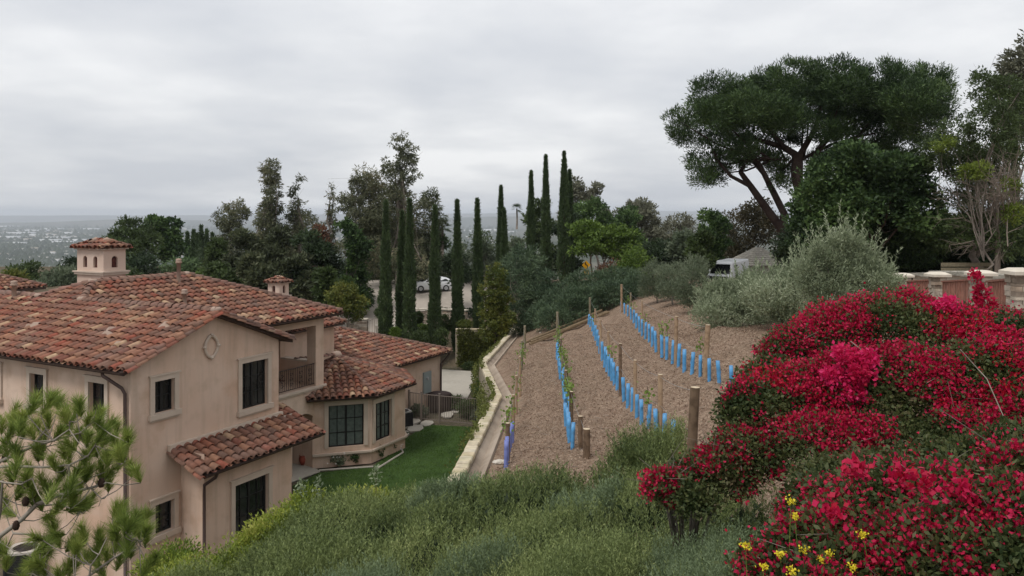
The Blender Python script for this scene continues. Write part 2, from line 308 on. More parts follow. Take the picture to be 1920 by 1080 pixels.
def wx(y): return np.interp(y, WL[:, 1], WL[:, 0])
def wzf(y): return CZ+np.interp(y, [12, 20.5, 31, 42, 64, 70], [-6.25, -6.68, -7.16, -7.92, -9.34, -9.4])
def ramp(y): return np.clip((np.asarray(y, float)-64)*.275, 0, 4.4)
def sm(a, b, x): t = np.clip((x-a)/(b-a), 0, 1); return t*t*(3-2*t)
def TF(x, y):                                   # whole far ground
    x = np.asarray(x, float); y = np.asarray(y, float)
    hill = T(x, y).reshape(np.broadcast(x, y).shape); hill = np.clip(hill, 2.2, 11)
    t = sm(-5.5, -.3, x); return ramp(y)*(1-t)+hill*t
def G(px, py, d0=6, d1=95):                     # where the sight line through a photo pixel meets the hillside
    d = np.arange(d0, d1, .05); x = (px-960)/F*d; z = CZ-(py-403)/F*d
    h = T(x, d); i = np.argmax(z < h); i = i if (z < h).any() else len(d)-1
    return np.array((x[i], d[i], h[i]))
def gridmesh(name, X, Y, Z, m, smooth=True):
    a, b = X.shape; V = np.stack([X, Y, Z], -1).reshape(-1, 3)
    i, j = np.meshgrid(np.arange(a-1), np.arange(b-1), indexing='ij'); k = i*b+j
    Q = np.stack([k, k+b, k+b+1, k+1], -1).reshape(-1, 4)
    return npmesh(name, V, Q, m, smooth=smooth)
def fbm(x, y, seed=0, o=5, s=1.0):
    r = np.random.default_rng(seed); v = 0; a = 1
    for k in range(o):
        for _ in range(3):
            t = r.uniform(0, 2*math.pi); f = s*2**k*r.uniform(.7, 1.4); v = v+a*np.sin(f*(x*math.cos(t)+y*math.sin(t))+r.uniform(0, 6.28))
        a *= .55
    return v/3
M['mulch'] = mat('wood_chip_soil', (.20,.141,.098), .97, .05, noise=[(.5, (.245,.17,.122), .4, .62), (6, (.33,.245,.18), .45, .75, 8), (2.2, (.17,.11,.078), .52, .72), (30, (.50,.40,.31), .58, .68, 3), (24, (.10,.065,.045), .60, .72, 3)], bump=(12, 1.0, .10))
M['slope'] = mat('hillside_soil', (.12,.095,.065), .97, .05, noise=[(1.2, (.07,.06,.04), .35, .65), (12, (.2,.16,.11), .5, .75)], bump=(10, .8, .05))
M['yard'] = mat('yard_soil', (.12,.10,.07), .97, .05, noise=[(.6, (.075,.07,.045), .35, .65), (7, (.2,.165,.12), .5, .75)], bump=(8, .6, .04))
M['lawn'] = mat('lawn_grass', (.048,.088,.018), .9, .15, noise=[(.35, (.058,.112,.03), .35, .7), (1.5, (.025,.05,.014), .45, .7), (25, (.06,.10,.03), .5, .75)], bump=(60, .9, .04))
M['drive'] = mat('driveway_concrete', (.40,.35,.30), .9, .1, noise=[(.2, (.34,.30,.255), .4, .6), (2, (.45,.40,.34), .5, .8)])
M['asphalt'] = mat('asphalt', (.09,.088,.085), .95, .1, noise=(3, (.12,.115,.11), .4, .7))
# vineyard slope, right of the retaining wall
ys = np.linspace(10.5, 64, 300); ts = np.linspace(0, 1, 300)**1.25
Y, Tt = np.meshgrid(ys, ts, indexing='ij'); X = (wx(Y)+.10)+Tt*(46-wx(Y))
Z = T(X, Y).reshape(X.shape)+.05*fbm(X, Y, 3, 6, 1.3)*np.clip(X-wx(Y)-1.1, 0, 1)
_wb = 1-sm(.6, 1.4, X-wx(Y)); Z = Z*(1-_wb)+_wb*(wzf(Y)-.14); Z -= .15*(X-wx(Y) < .56)
# low furrows along the vine rows
Z += .09*np.sin((X-.06*Y)*2*math.pi/1.85)*np.clip((9-X)/2, 0, 1)*np.clip(X-wx(Y)-1.1, 0, 1)
tag(gridmesh('vineyard_soil', X, Y, Z, M['mulch']), kind='structure')
# near slope, from under the camera down to the yard
ys = np.linspace(-10, 20.4, 90); xs = np.linspace(-45, 46, 200); Y, X = np.meshgrid(ys, xs, indexing='ij'); Z = np.maximum(T(X, Y).reshape(X.shape), -.35)-.22*((X > wx(Y)-.6) & (Y > 11))
tag(gridmesh('near_slope', X, Y, Z, M['slope']), kind='structure')
ys = np.linspace(20.4, 26, 20); ts = np.linspace(0, 1, 120); Y, Tt = np.meshgrid(ys, ts, indexing='ij'); X = -45+Tt*(wx(Y)-.3+45)
Z = np.maximum(T(X, Y).reshape(X.shape)-(Y-20.4)*1.6, -.35)
tag(gridmesh('yard_slope', X, Y, Z, M['slope']), kind='structure')
# the yard, flat
xs = np.linspace(-90, 0, 40); ys = np.linspace(18, 64, 20); 
mb = MB(); pts = [(-90,18),(-1.6,18),(-1.6,20.5),(-.65,31),(-1.65,42),(.12,64),(-90,64)]
mb.quad(*[(a, b, -.06) for a, b in pts]); tag(mb.build('yard_ground', M['yard']), kind='structure')
# ground beyond the yard and the vines
xs = np.linspace(-90, 90, 240); ys = np.linspace(63.8, 120, 70); Y, X = np.meshgrid(ys, xs, indexing='ij')
Z = TF(X, Y)-.05; Z = np.where(Y < 64, np.where(X < .3, -.1, Z), Z)
tag(gridmesh('far_ground', X, Y, Z, M['slope']), kind='structure')
# right flank 
# valley: drops from the hill and runs to the horizon
M['valley'] = mat('valley_land', (.075,.085,.06), .95, .05, noise=[(.0012, (.13,.125,.10), .42, .62, 8), (.006, (.05,.062,.042), .45, .6, 8), (.02, (.17,.165,.15), .56, .72, 6)])
ang = np.linspace(0, 2*math.pi, 181); rr = np.array([0, 60, 96, 118, 150, 220, 330, 480, 700, 1000, 1500, 2300, 3500, 5500, 8500, 13000, 19000, 28000.])
R_, A_ = np.meshgrid(rr, ang, indexing='ij'); X = R_*np.sin(A_)*1.0; Y = 20+R_*np.cos(A_)
Z = -3.5-135*sm(118, 600, R_) + 2.0*fbm(X/300, Y/300, 5, 3, 1)*sm(700, 2000, R_)
Z = np.where(X > 60, np.maximum(Z, -3.5-60*sm(300, 900, R_)), Z)
tag(gridmesh('valley_ground', X, Y, Z, M['valley']), kind='structure')
# far hills
M['hill'] = mat('far_hill', (.07,.08,.06), .95, .05, noise=(.001, (.12,.115,.09), .4, .6))
def ridge(name, x0, x1, y, hs, seed, base=-145, depth=2500):
    n = 120; xs = np.linspace(x0, x1, n); t = np.linspace(0, 1, n); v = np.interp(t, np.linspace(0, 1, len(hs)), hs)
    prof = (v-base)*(1+.05*fbm(t*30, t*0, seed, 5, 1)); k = np.linspace(-1, 1, 17)
    X, Kk = np.meshgrid(xs, k, indexing='ij'); Y = y+Kk*depth; Z = base+(prof[:, None])*np.cos(Kk*math.pi/2)**1.3+10*fbm(X/700, Y/700, seed+1, 4, 1)*np.cos(Kk*math.pi/2)
    tag(gridmesh(name, X, Y, Z, M['hill']), kind='structure')
ridge('far_hills', -16000, 14000, 19500, [-20,-10,0,0,10,30,50,80,95,80,60,60,40], 11)
ridge('near_hills', -9000, 9000, 11500, [-140,-100,-60,-75,-60,-30,-5,-20,20,40,30,10], 12, depth=1500)
# ------------------------------------------------------------------ house, in its own axes u (away, along the gable wall) and v (to the left)
OX, OY = -11.94, 24.70; U2 = np.array((.4664, .8846)); V2 = np.array((-.8846, .4664))
def H(u, v, z): return np.array((OX+u*U2[0]+v*V2[0], OY+u*U2[1]+v*V2[1], z))
def uvz(px, py, u=None, v=None):                # photo pixel on a wall plane -> (u, v, z)
    kx = (px-960)/F; a = kx*U2[0]+U2[1]; b = kx*V2[0]+V2[1]; a0 = OX*U2[0]+OY*U2[1]; b0 = OX*V2[0]+OY*V2[1]
    d = (u+a0)/a if u is not None else (v+b0)/b
    return a*d-a0, b*d-b0, CZ-(py-403)/F*d
class HB(MB):                                    # mesh builder working in house axes
    def h(s, u0, v0, z0, u1, v1, z1): s.obox(H(u0,v0,z0), H(u1,v0,0)-H(u0,v0,0), H(u0,v1,0)-H(u0,v0,0), (0,0,z1-z0))
villa = thing('villa', 'large tan stucco villa with red clay barrel tile roofs and dark framed windows', 'house', H(3,3,0))
ZE = 7.4; PT = .39
def wall(mb, o, e, w, h, holes, rev=.22, inn=None, top=None):
    """wall face from corner o along unit e, width w, height h; holes (a0,z0,a1,z1) get reveals running along inn"""
    e = np.array(e); o = np.array(o); inn = np.array(inn)
    As = sorted({0, w, *[q for a in holes for q in (a[0], a[2])]}); Zs = sorted({0, h, *[q for a in holes for q in (a[1], a[3])]})
    pt = lambda a, z, k=0: o+e*a+np.array((0,0,z))+inn*k
    for i in range(len(As)-1):
        for j in range(len(Zs)-1):
            a, b, c, d = As[i], As[i+1], Zs[j], Zs[j+1]; m = ((a+b)/2, (c+d)/2)
            if any(q[0] < m[0] < q[2] and q[1] < m[1] < q[3] for q in holes): continue
            mb.quad(pt(a,c), pt(b,c), pt(b,d), pt(a,d))
    for q in holes:
        a, c, b, d = q
        mb.quad(pt(a,c), pt(a,c,rev), pt(b,c,rev), pt(b,c)); mb.quad(pt(a,d), pt(b,d), pt(b,d,rev), pt(a,d,rev))
        mb.quad(pt(a,c), pt(a,d), pt(a,d,rev), pt(a,c,rev)); mb.quad(pt(b,c), pt(b,c,rev), pt(b,d,rev), pt(b,d))
def window(o, e, inn, hole, cols, rows, label, trim=.17, sill=True, glass='glass', thick=True, split=True):
    o = np.array(o); e = np.array(e); inn = np.array(inn); a0, z0, a1, z1 = hole; outw = -inn; zu = np.array((0,0,1.))
    q = lambda a, z, k: o+e*a+zu*z+outw*k
    w = bpy.data.objects.new('window', None); COL.objects.link(w); w.location = q((a0+a1)/2, z0, 0); w.empty_display_size = .2; w['label'] = label
    setp(w, villa)
    def bx(mb, a, z, b, c, k0, k1): mb.obox(q(a, z, k0), e*(b-a), zu*(c-z), outw*(k1-k0))
    mb = MB(); g = .002
    bx(mb, a0-trim, z0, a0-g, z1, 0.003, .06); bx(mb, a1+g, z0, a1+trim, z1, .003, .06); bx(mb, a0-trim, z1+g, a1+trim, z1+trim, .003, .065)
    bx(mb, a0-trim-.05, z1+trim, a1+trim+.05, z1+trim+.05, .003, .10)
    if sill: bx(mb, a0-trim-.05, z0-trim, a1+trim+.05, z0-g, .003, .13); bx(mb, a0-trim, z0-trim-.07, a1+trim, z0-trim, .003, .07)
    mb.build('trim', M['trim'], w)
    mb = MB(); f = .06
    bx(mb, a0, z0, a0+f, z1, -.20, -.12); bx(mb, a1-f, z0, a1, z1, -.20, -.12); bx(mb, a0+f, z0, a1-f, z0+f, -.20, -.12); bx(mb, a0+f, z1-f, a1-f, z1, -.20, -.12)
    for i in range(1, cols):
        a = a0+(a1-a0)*i/cols; t = .05 if (split and i*2 == cols) else .017; bx(mb, a-t, z0+f, a+t, z1-f, -.196 if t > .02 else -.19, -.125 if t > .02 else -.135)
    for j in range(1, rows):
        z = z0+(z1-z0)*j/rows; bx(mb, a0+f, z-.016, a1-f, z+.016, -.192, -.133)
    mb.build('frame', M['black'], w)
    mb = MB(); mb.quad(q(a0, z0, -.17), q(a1, z0, -.17), q(a1, z1, -.17), q(a0, z1, -.17)); mb.build('pane', M[glass], w)
    return w
eu = np.array((*U2, 0)); ev = np.array((*V2, 0)); eu_, ev_ = -eu, -ev
UG = 6.37; ZG = .39*3.63
# --- gable wall (v=0), with two storeys of windows
def hl(xl, yt, xr, yb, v=None, u=None, ref='l'):
    a = uvz(xl, yt, u, v); b = uvz(xr, yt, u, v); c = uvz(xl, yb, u, v)
    if v is not None: return [a[0], c[2], b[0], a[2]]
    return [b[1], c[2], a[1], a[2]]
h1 = hl(288.7, 716, 326, 777, v=0); h2 = hl(452.5, 682, 501, 770, v=0); h3 = hl(289.5, 947.5, 325, 1005, v=0)
mb = MB(); wall(mb, H(0,0,-.4)*0+H(0,0,0), eu, UG, 7.25, [h1, h2, h3], inn=ev)
# gable triangle (apex under the roof)
mb.quad(H(0,0,7.25), H(UG,0,7.25), H(UG,0,ZE+.0), H(UG/2,0,ZE+ZG-.03), H(0,0,ZE+.0))
h4 = hl(58, 698.7, 84, 757, u=0); h5 = hl(168, 715, 198, 777, u=0)
h6 = [h4[0]+2.62, h4[1], h4[2]+2.62, h4[3]]
# left wall (u=0) runs along v
for L_, holes in ((0, [h5, h4, h6]),): wall(mb, H(0,0,0), ev, 14, ZE+.05, holes, inn=eu)
mb.build('gable_wall', M['stucco'], villa)
window(H(0,0,0), eu, ev, h1, 2, 2, 'small upper window left on the gable wall')
window(H(0,0,0), eu, ev, h2, 4, 3, 'tall upper window with wide sill on the gable wall')
window(H(0,0,0), eu, ev, h3, 2, 2, 'small lower window on the gable wall')
window(H(0,0,0), ev, eu, h5, 2, 2, 'side window nearest the downpipe', glass='blind_glass'); window(H(0,0,0), ev, eu, h4, 2, 2, 'second side window from the downpipe'); window(H(0,0,0), ev, eu, h6, 2, 2, 'side window at the picture edge')
# medallion
mc = uvz(395, 649.5, v=0); mb = MB(); n = 40
pts = [H(mc[0]+.27*math.cos(t)*(1+.03*math.cos(4*t)), -.04, mc[2]+.36*math.sin(t)*(1+.03*math.cos(4*t))) for t in np.linspace(0, 2*math.pi, n+1)]
mb.tube(pts, .055, 8)
for k in range(4): t = k*math.pi/2; mb.lathe(H(mc[0]+.30*math.cos(t), -.06, mc[2]+.40*math.sin(t)-.05), [(0,0),(.07,.03),(.08,.06),(.05,.1),(0,.11)], 8)
mb.build('medallion', M['trim'], villa, True)
# small outlet cover and lamp on the side wall
mb = HB(); q = uvz(112, 1017, u=0); mb.h(-.09, q[1]-.09, q[2]-.14, -.004, q[1]+.09, q[2]+.14); mb.h(-.13, q[1]-.06, q[2]-.02, -.09, q[1]+.06, q[2]+.12); mb.build('wall_outlet', M['trim'], villa)
# --- garage bay under the shed roof
g0, g1, gv, gz = 1.9, 5.9, -1.1, 4.1
hg = hl(439.5, 911, 502.5, 1012, v=gv); hg = [hg[0]-g0, hg[1], hg[2]-g0, hg[3]]
mb = MB(); wall(mb, H(g0,gv,0), eu, g1-g0, gz, [hg], inn=ev); wall(mb, H(g0,gv,0), ev, -gv, gz+.25, [], inn=eu); wall(mb, H(g1,gv,0), ev, -gv, gz+.25, [], inn=eu_)
mb.build('porch_wall', M['stucco'], villa); window(H(g0,gv,0), eu, ev, hg, 4, 3, 'large window under the small shed roof', sill=True)
# --- main block front with balcony over arch
vm, um = 4.05, 13.55
b0 = uvz(521, 700, v=vm)[0]; b1 = uvz(592, 700, v=vm)[0]; zt, zf = 6.87, 3.95
a0, a1, az = uvz(548, 800, v=vm)[0], uvz(589.5, 800, v=vm)[0], 2.45
mb = HB()
mb.h(b0-2.5, vm, 3.35, b0, vm+.35, ZE+.1); mb.h(b0, vm, zt, um, vm+.35, ZE+.1)
mb.h(b0, vm, 3.1, b1-.001, vm+.35, zf); mb.h(UG+.002, vm, 0, a0, vm+.35, 3.1); mb.h(b1, vm, 3.1, um, vm+.55, zt)
mb.h(a1, vm, 0, um-.4, vm+2.0, 3.1)
k = 14                                                         # segmental arch head
pts = [H(a0+(a1-a0)*i/k, vm, az+.32*math.sin(math.pi*i/k)**.8) for i in range(k+1)]
mb.poly(pts+[H(a1, vm, 3.1), H(a0, vm, 3.1)], ev*2.0)
mb.h(UG+.002, vm+.35, 0, a0, vm+2.0, 3.1)
mb.h(UG, vm+3.1, zf-.15, um, vm+3.3, ZE+.05)                    # loggia back wall
mb.h(UG, vm+.35, zf-.3, um, vm+3.1, zf-.02)                     # loggia floor
# right side wall of the block with its opening
mb.h(um-.35, vm+.55, 3.1, um-.001, vm+3.1, 5.0); mb.h(um-.35, vm+.55, 6.75, um-.001, vm+3.1, ZE+.1); mb.h(um-.35, vm+2.5, 5.0, um-.001, vm+3.1, 6.75)
mb.h(um-.3, vm+3.3, 0, um, 13.2, ZE+.1); mb.h(0, 13.2, 0, um, 13.5, ZE+.1)
mb.build('main_wall', M['stucco'], villa)
mb = HB(); mb.h(b0-.05, vm-.12, zf-.09, um+.10, vm+.0-.003, zf+.0); mb.h(b0-.05, vm-.07, zf-.17, um+.05, vm-.003, zf-.09); mb.h(um-.34, vm+.58, 5.002, um+.06, vm+2.48, 5.08)
mb.build('balcony_sill', M['trim'], villa)
# near-black back panel of the entry, its colour carries the shade inside
mb = HB(); mb.h(UG, vm+2.0, 0, um-.4, vm+2.1, 3.05); mb.build('entry_shade_panel', M['dark'], villa)
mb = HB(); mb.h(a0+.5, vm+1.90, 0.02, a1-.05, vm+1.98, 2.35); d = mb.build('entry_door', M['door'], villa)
mb = HB(); mb.h(a1-.35, vm+1.83, 1.0, a1-.31, vm+1.90, 1.25); mb.build('handle', M['gutter'], d)
# railing with scrollwork
rl = bpy.data.objects.new('balcony_railing', None); COL.objects.link(rl); rl.location = H(b0, vm+.1, zf); setp(rl, villa)
mb = HB(); mb.h(b0, vm+.08, 5.0, b1, vm+.12, 5.05); mb.build('rail', M['iron'], rl); mb = HB(); mb.h(b0, vm+.085, 4.05, b1, vm+.115, 4.08); mb.build('rail', M['iron'], rl)
mb = HB(); n = int((b1-b0)/.115)
for i in range(n): a = b0+(i+.5)*(b1-b0)/n; mb.h(a-.011, vm+.09, 4.08, a+.011, vm+.11, 5.0)
mb.build('baluster', M['iron'], rl)
for s_ in range(4):
    c = b0+(s_+.55)*(b1-b0)/4.1; mb = MB()
    for zc, r, sg in ((4.30,.10,1),(4.53,.12,-1),(4.76,.10,1)):
        mb.tube([H(c+sg*r*(1-t/9)*math.cos(t), vm+.075, zc+r*(1-t/9)*math.sin(t)) for t in np.linspace(0, 7.5, 22)], .012, 5)
    mb.build('scroll', M['iron'], rl)
# --- octagonal bay
bc = (16.2, 5.5); br = 3.4; zb = 3.4; ca = math.cos(math.pi/8)
def oc(k, r): t = math.pi/8+k*math.pi/4; return (bc[0]+r/ca*math.cos(t), bc[1]+r/ca*math.sin(t))
vs = [oc(k, br) for k in range(8)]
# faces with -v side: find vertices: face2 between angles -112.5 and -67.5 deg
pA, pB, pC, pD = [(bc[0]+br/ca*math.cos(math.radians(t)), bc[1]+br/ca*math.sin(math.radians(t))) for t in (-157.5, -112.5, -67.5, -22.5)]
mb = MB(); wins = []
for (p, q_), px in (((pA, pB), (616,761,682,840)), ((pB, pC), (703,757,733.5,829.5)), ((pC, pD), None)):
    A3, B3 = H(*p, 0), H(*q_, 0); L = np.linalg.norm(B3-A3); ee = (B3-A3)/L; inn = np.array((-ee[1], ee[0], 0))
    hole = []
    if px:
        def onp(x_, y_):
            kx = (x_-960)/F; nn = inn; d = np.dot(A3[:2], nn[:2])/(kx*nn[0]+nn[1]); pt = np.array((kx*d, d, CZ-(y_-403)/F*d)); return np.dot(pt[:2]-A3[:2], ee[:2]), pt[2]
        l = onp(px[0], px[1]); r = onp(px[2], px[1]); b = onp(px[0], px[3]); hole = [[l[0], b[1], r[0], l[1]]]; wins.append((A3, ee, inn, hole[0]))
    wall(mb, A3, ee, L, zb, hole, inn=inn)
mb.build('bay_wall', M['stucco'], villa)
for (A3, ee, inn, ho), lb in zip(wins, ('broad bay window facing the lawn with pale curtains', 'narrower bay window on the right face of the bay')): window(A3, ee, inn, ho, 4, 3, lb, trim=.2, sill=False, glass='curtain_glass')
mb = MB()
for p, q_ in ((pA, pB), (pB, pC), (pC, pD)):
    A3, B3 = H(*p, 0), H(*q_, 0); ee = (B3-A3)/np.linalg.norm(B3-A3); o_ = np.array((ee[1], -ee[0], 0)); L = np.linalg.norm(B3-A3)
    t = .07; mb.obox(A3+(0,0,.60)+o_*.003, ee*L, o_*.14, (0,0,.09)); mb.obox(A3+(0,0,.54)+o_*.003, ee*L, o_*.07, (0,0,.06))
mb.build('bay_sill', M['trim'], villa)
# --- low right wing
vw, uw, zw = 5.65, 26.45, 3.4
mb = MB(); wall(mb, H(18,vw,0), eu, uw-18, zw, [], inn=ev); wall(mb, H(uw,vw,0), ev, 9, zw, [], inn=eu_); wall(mb, H(uw,vw+9,0), eu_, uw-10, zw, [], inn=ev_)
mb.build('wing_wall', M['stucco'], villa)
mb = HB(); wall(mb, H(13.2,7.2,3), eu, 4.8, 3.2, [], inn=ev); wall(mb, H(18,7.2,3), ev, 5, 3.2, [], inn=eu_); mb.build('upper_wall', M['stucco'], villa)
mb = HB(); q = uvz(792.5, 699, v=vw); r = uvz(806, 737, v=vw); mb.h(q[0], vw-.12, r[2]+.1, r[0], vw-.003, q[2]); pn = mb.build('electric_panel', M['panelgrey'], villa)
mb = MB(); c_ = uvz(798, 709, v=vw); mb.tube([H(c_[0], vw-.12, c_[2]), H(c_[0], vw-.2, c_[2])], .09, 12); mb.build('meter', M['lightmetal'], pn)
mb = HB(); q = uvz(754, 746, v=vw); mb.h(q[0]-.06, vw-.07, q[2]-.12, q[0]+.06, vw-.003, q[2]+.12); mb.build('wall_outlet', M['trim'], villa)
# ------------------------------------------------------------------ barrel tile roofs
class TB:
    def __init__(s): s.V = []; s.Q = []; s.n = 0
    def add(s, V, Q): s.V.append(V); s.Q.append(Q+s.n); s.n += len(V)
    def build(s, name, m, parent): return npmesh(name, np.concatenate(s.V), np.concatenate(s.Q), m, parent)
NS = 7
def barrel(tb, C, e, s_, n, L=.47, r=.14, r2=.115, lift=.045):
    """half-round tiles with lower end at each C (k,3); e across, s_ up the slope, n out of the roof"""
    C = np.atleast_2d(C); k = len(C); th = np.linspace(0, math.pi, NS)
    jit = rng.normal(0, 1, (k, 4)); ang = jit[:, 0]*.025
    E = nrm(e[None]*np.cos(ang)[:, None]+s_[None]*np.sin(ang)[:, None]); Sv = nrm(s_[None]*np.cos(ang)[:, None]-e[None]*np.sin(ang)[:, None])
    lf = lift+np.abs(jit[:, 1])*.010; base = C+E*(jit[:, 2]*.008)[:, None]+Sv*(jit[:, 3]*.02)[:, None]
    def ring(off, rad, up): return (base+Sv*off)[:, None, :]+E[:, None, :]*(rad*np.cos(th))[None, :, None]+n[None, None, :]*((rad*.92*np.sin(th))[None, :, None]+up[:, None, None])
    R0 = ring(0, r, lf); R1 = ring(L, r2, lf*0+.0); R2 = ring(0, r-.022, lf); R3 = ring(.14, r-.022, lf*.7)
    V = np.concatenate([R0, R1, R2, R3], 1).reshape(-1, 3); Q = []
    for j in range(NS-1):
        Q += [(j, j+1, NS+j+1, NS+j), (2*NS+j, 2*NS+j+1, j+1, j), (3*NS+j, 3*NS+j+1, 2*NS+j+1, 2*NS+j)]
    Q = np.array(Q)[None]+(np.arange(k)*4*NS)[:, None, None]; tb.add(V, Q.reshape(-1, 4))
def pans(tb, C, e, s_, n, L=.47, r=.10):
    C = np.atleast_2d(C); k = len(C); th = np.linspace(math.pi, 2*math.pi, 4)
    def ring(off, up): return (C+s_*off)[:, None, :]+e[None, None, :]*(r*np.cos(th))[None, :, None]+n[None, None, :]*((r*.45*np.sin(th))[None, :, None]+up)
    V = np.concatenate([ring(0, .05), ring(L, .02)], 1).reshape(-1, 3); Q = np.array([(j, j+1, 4+j+1, 4+j) for j in range(3)])[None]+(np.arange(k)*8)[:, None, None]
    tb.add(V, Q.reshape(-1, 4))
SP, EX = .325, .39
def tiles(tb, o, e, s_, alen, slen, inside, a_from=0, dense=SP):
    """o eave start; e along the eave; s_ up slope; inside(a, run) with run measured horizontally"""
    e, s_, o = map(np.array, (e, s_, o)); n = np.cross(e, s_); n /= np.linalg.norm(n); n = n if n[2] > 0 else -n
    hr = math.hypot(s_[0], s_[1]); na = int(alen/dense); nsl = int(slen/EX)+1
    A, B = np.meshgrid((np.arange(na)+.5)*alen/na+a_from, np.arange(nsl)*EX-.06, indexing='ij')
    B = B+rng.normal(0, .012, B.shape)
    ok = inside(A, (B+.2)*hr); a, b = A[ok], B[ok]
    barrel(tb, o+a[:, None]*e+b[:, None]*s_, e, s_, n)
    a2 = a+dense/2; pans(tb, o+a2[:, None]*e+b[:, None]*s_+n*.0, e, s_, n)
def ridge_tiles(tb, p, q, r=.15, ex=.36, up=.05):
    p, q = np.array(p, float), np.array(q, float); L = np.linalg.norm(q-p); s_ = (q-p)/L; e = np.cross(s_, (0,0,1.)); e /= np.linalg.norm(e); n = np.cross(e, s_); n = n if n[2] > 0 else -n
    k = max(1, int(L/ex)); C = p+s_*(np.arange(k)*L/k)[:, None]+n*up; barrel(tb, C, e, s_, n, L=ex+.10, r=r, r2=r-.02, lift=.03)
def slope(dirh, p=PT): d = np.array((dirh[0], dirh[1], p)); return d/np.linalg.norm(d)
roofs = []
def roof_thing(name, label=None):
    r = bpy.data.objects.new(name, None); COL.objects.link(r); r.location = H(3,3,ZE); setp(r, villa)
    if label: r['label'] = label
    return r
# gable wing + main hip roof (they share the left slope)
ov, ou = .3, .45; w_ = 5.03; e0 = vm-.5; e1 = e0+2*w_; wr = UG/2+ou     # wr: run of the wing slope
rf = roof_thing('main_roof')
tb = TB(); Lmax = 24
tiles(tb, H(-ou,-ov,ZE), ev, slope(eu), Lmax, 5.6, lambda a, r: (r <= wr) | (r <= np.minimum(a-ov-e0, e1-(a-ov))))
uR = um+.72
tiles(tb, H(-ou,e0,ZE), eu, slope(ev), uR+ou, 5.6, lambda a, r: (r <= np.minimum(np.minimum(a, uR+ou-a), w_)) & ~(np.minimum(a, 2*wr-a) > r-.05))
tiles(tb, H(uR,e0,ZE), ev, slope(eu_), e1-e0, 5.6, lambda a, r: r <= np.minimum(a, e1-e0-a))
tiles(tb, H(-ou+2*wr,-ov,ZE), ev, slope(eu_), e0+ov+wr, 4.0, lambda a, r: (r <= wr) & (a-ov-e0 < r+.1))
tiles(tb, H(uR,e1,ZE), eu_, slope(ev_), uR+ou, 5.6, lambda a, r: (r <= np.minimum(np.minimum(a, uR+ou-a), w_)))
tb.build('roof_tiles', M['tile'], rf)
tb = TB(); zr_ = ZE+PT*w_; zg_ = ZE+PT*wr; rL = H(-ou+w_, e0+w_, zr_); rR = H(uR-w_, e0+w_, zr_)
ridge_tiles(tb, rL, rR); ridge_tiles(tb, H(uR,e0,ZE), rR); ridge_tiles(tb, H(uR,e1,ZE), rR)
jn = H(-ou+wr, e0+wr, zg_); jf = H(-ou+wr, e1-wr, zg_)
ridge_tiles(tb, jn, rL); ridge_tiles(tb, jf, rL); ridge_tiles(tb, H(-ou+wr,-ov,zg_), jn); ridge_tiles(tb, H(-ou+wr,Lmax-ov,zg_), jf)
tb.build('ridge_tiles', M['ridge'], rf)
tb = TB()
for (p, q) in ((H(-ou+.02,-ov,ZE+.02), H(-ou+wr,-ov,zg_+.02)), (H(-ou+2*wr-.02,-ov,ZE+.02), H(-ou+wr,-ov,zg_+.02))):
    ridge_tiles(tb, p, q, r=.12, up=.0); ridge_tiles(tb, p+(0,0,-.09)+ev_*.07, q+(0,0,-.09)+ev_*.07, r=.11, up=0)
tb.build('rake_tiles', M['tile'], rf)
mb = MB()
for p in (rL, rR, jn, jf, H(-ou+wr,-ov+.1,zg_)): mb = MB(); mb.lathe(np.array(p)+(0,0,.0), [(.0,0),(.19,.02),(.19,.13),(.13,.19),(0,.21)], 10); mb.build('ridge_mortar', M['mortar'], rf, True)
for px, py in ((55,616),(66,613),(200,630),(208,622),(222,650),(312,612),(306,617)):          # mortar patches and vent tiles on the left slope
    best = None
    for r in np.linspace(.1, wr, 200):
        a = uvz(px, py, u=-ou+r)
        if best is None or abs(a[2]-(ZE+PT*r)) < best[0]: best = (abs(a[2]-(ZE+PT*r)), a, r)
    a, r = best[1], best[2]; s_ = slope(eu); n_ = np.cross(s_, ev); n_ = n_ if n_[2] > 0 else -n_
    V = []; c = H(a[0], a[1], ZE+PT*r)
    k = 9; ring = [c+ev*rng.uniform(.10,.26)*math.cos(t)+s_*rng.uniform(.16,.40)*math.sin(t)+n_*.06 for t in np.linspace(0, 2*math.pi, k, endpoint=False)]
    m1 = MB(); m1.add(ring+[c+n_*.20], [(i, (i+1) % k, k) for i in range(k)]); m1.build('mortar_patch', M['mortar'], rf)
mb = MB(); th = (0,0,-.12)
def dz(p): return p+np.array((0,0,-.02))
mb.poly([dz(H(-ou,-ov,ZE)), dz(H(-ou,Lmax,ZE)), dz(H(-ou+wr,Lmax,zg_)), dz(H(-ou+wr,-ov,zg_))], th)
mb.poly([dz(H(-ou+wr,-ov,zg_)), dz(H(-ou+wr,e0+wr,zg_)), dz(H(-ou+2*wr,e0,ZE)), dz(H(-ou+2*wr,-ov,ZE))], th)
mb.poly([dz(H(-ou+2*wr,e0,ZE)), dz(H(-ou+wr,e0+wr,zg_)), dz(rL), dz(rR), dz(H(uR,e0,ZE))], th)
mb.poly([dz(H(uR,e0,ZE)), dz(rR), dz(H(uR,e1,ZE))], th)
mb.poly([dz(H(uR,e1,ZE)), dz(rR), dz(rL), dz(H(-ou,e1,ZE))], th)
mb.poly([dz(jn), dz(rL), dz(jf)], th)
mb.build('roof_deck', M['soffit'], rf)
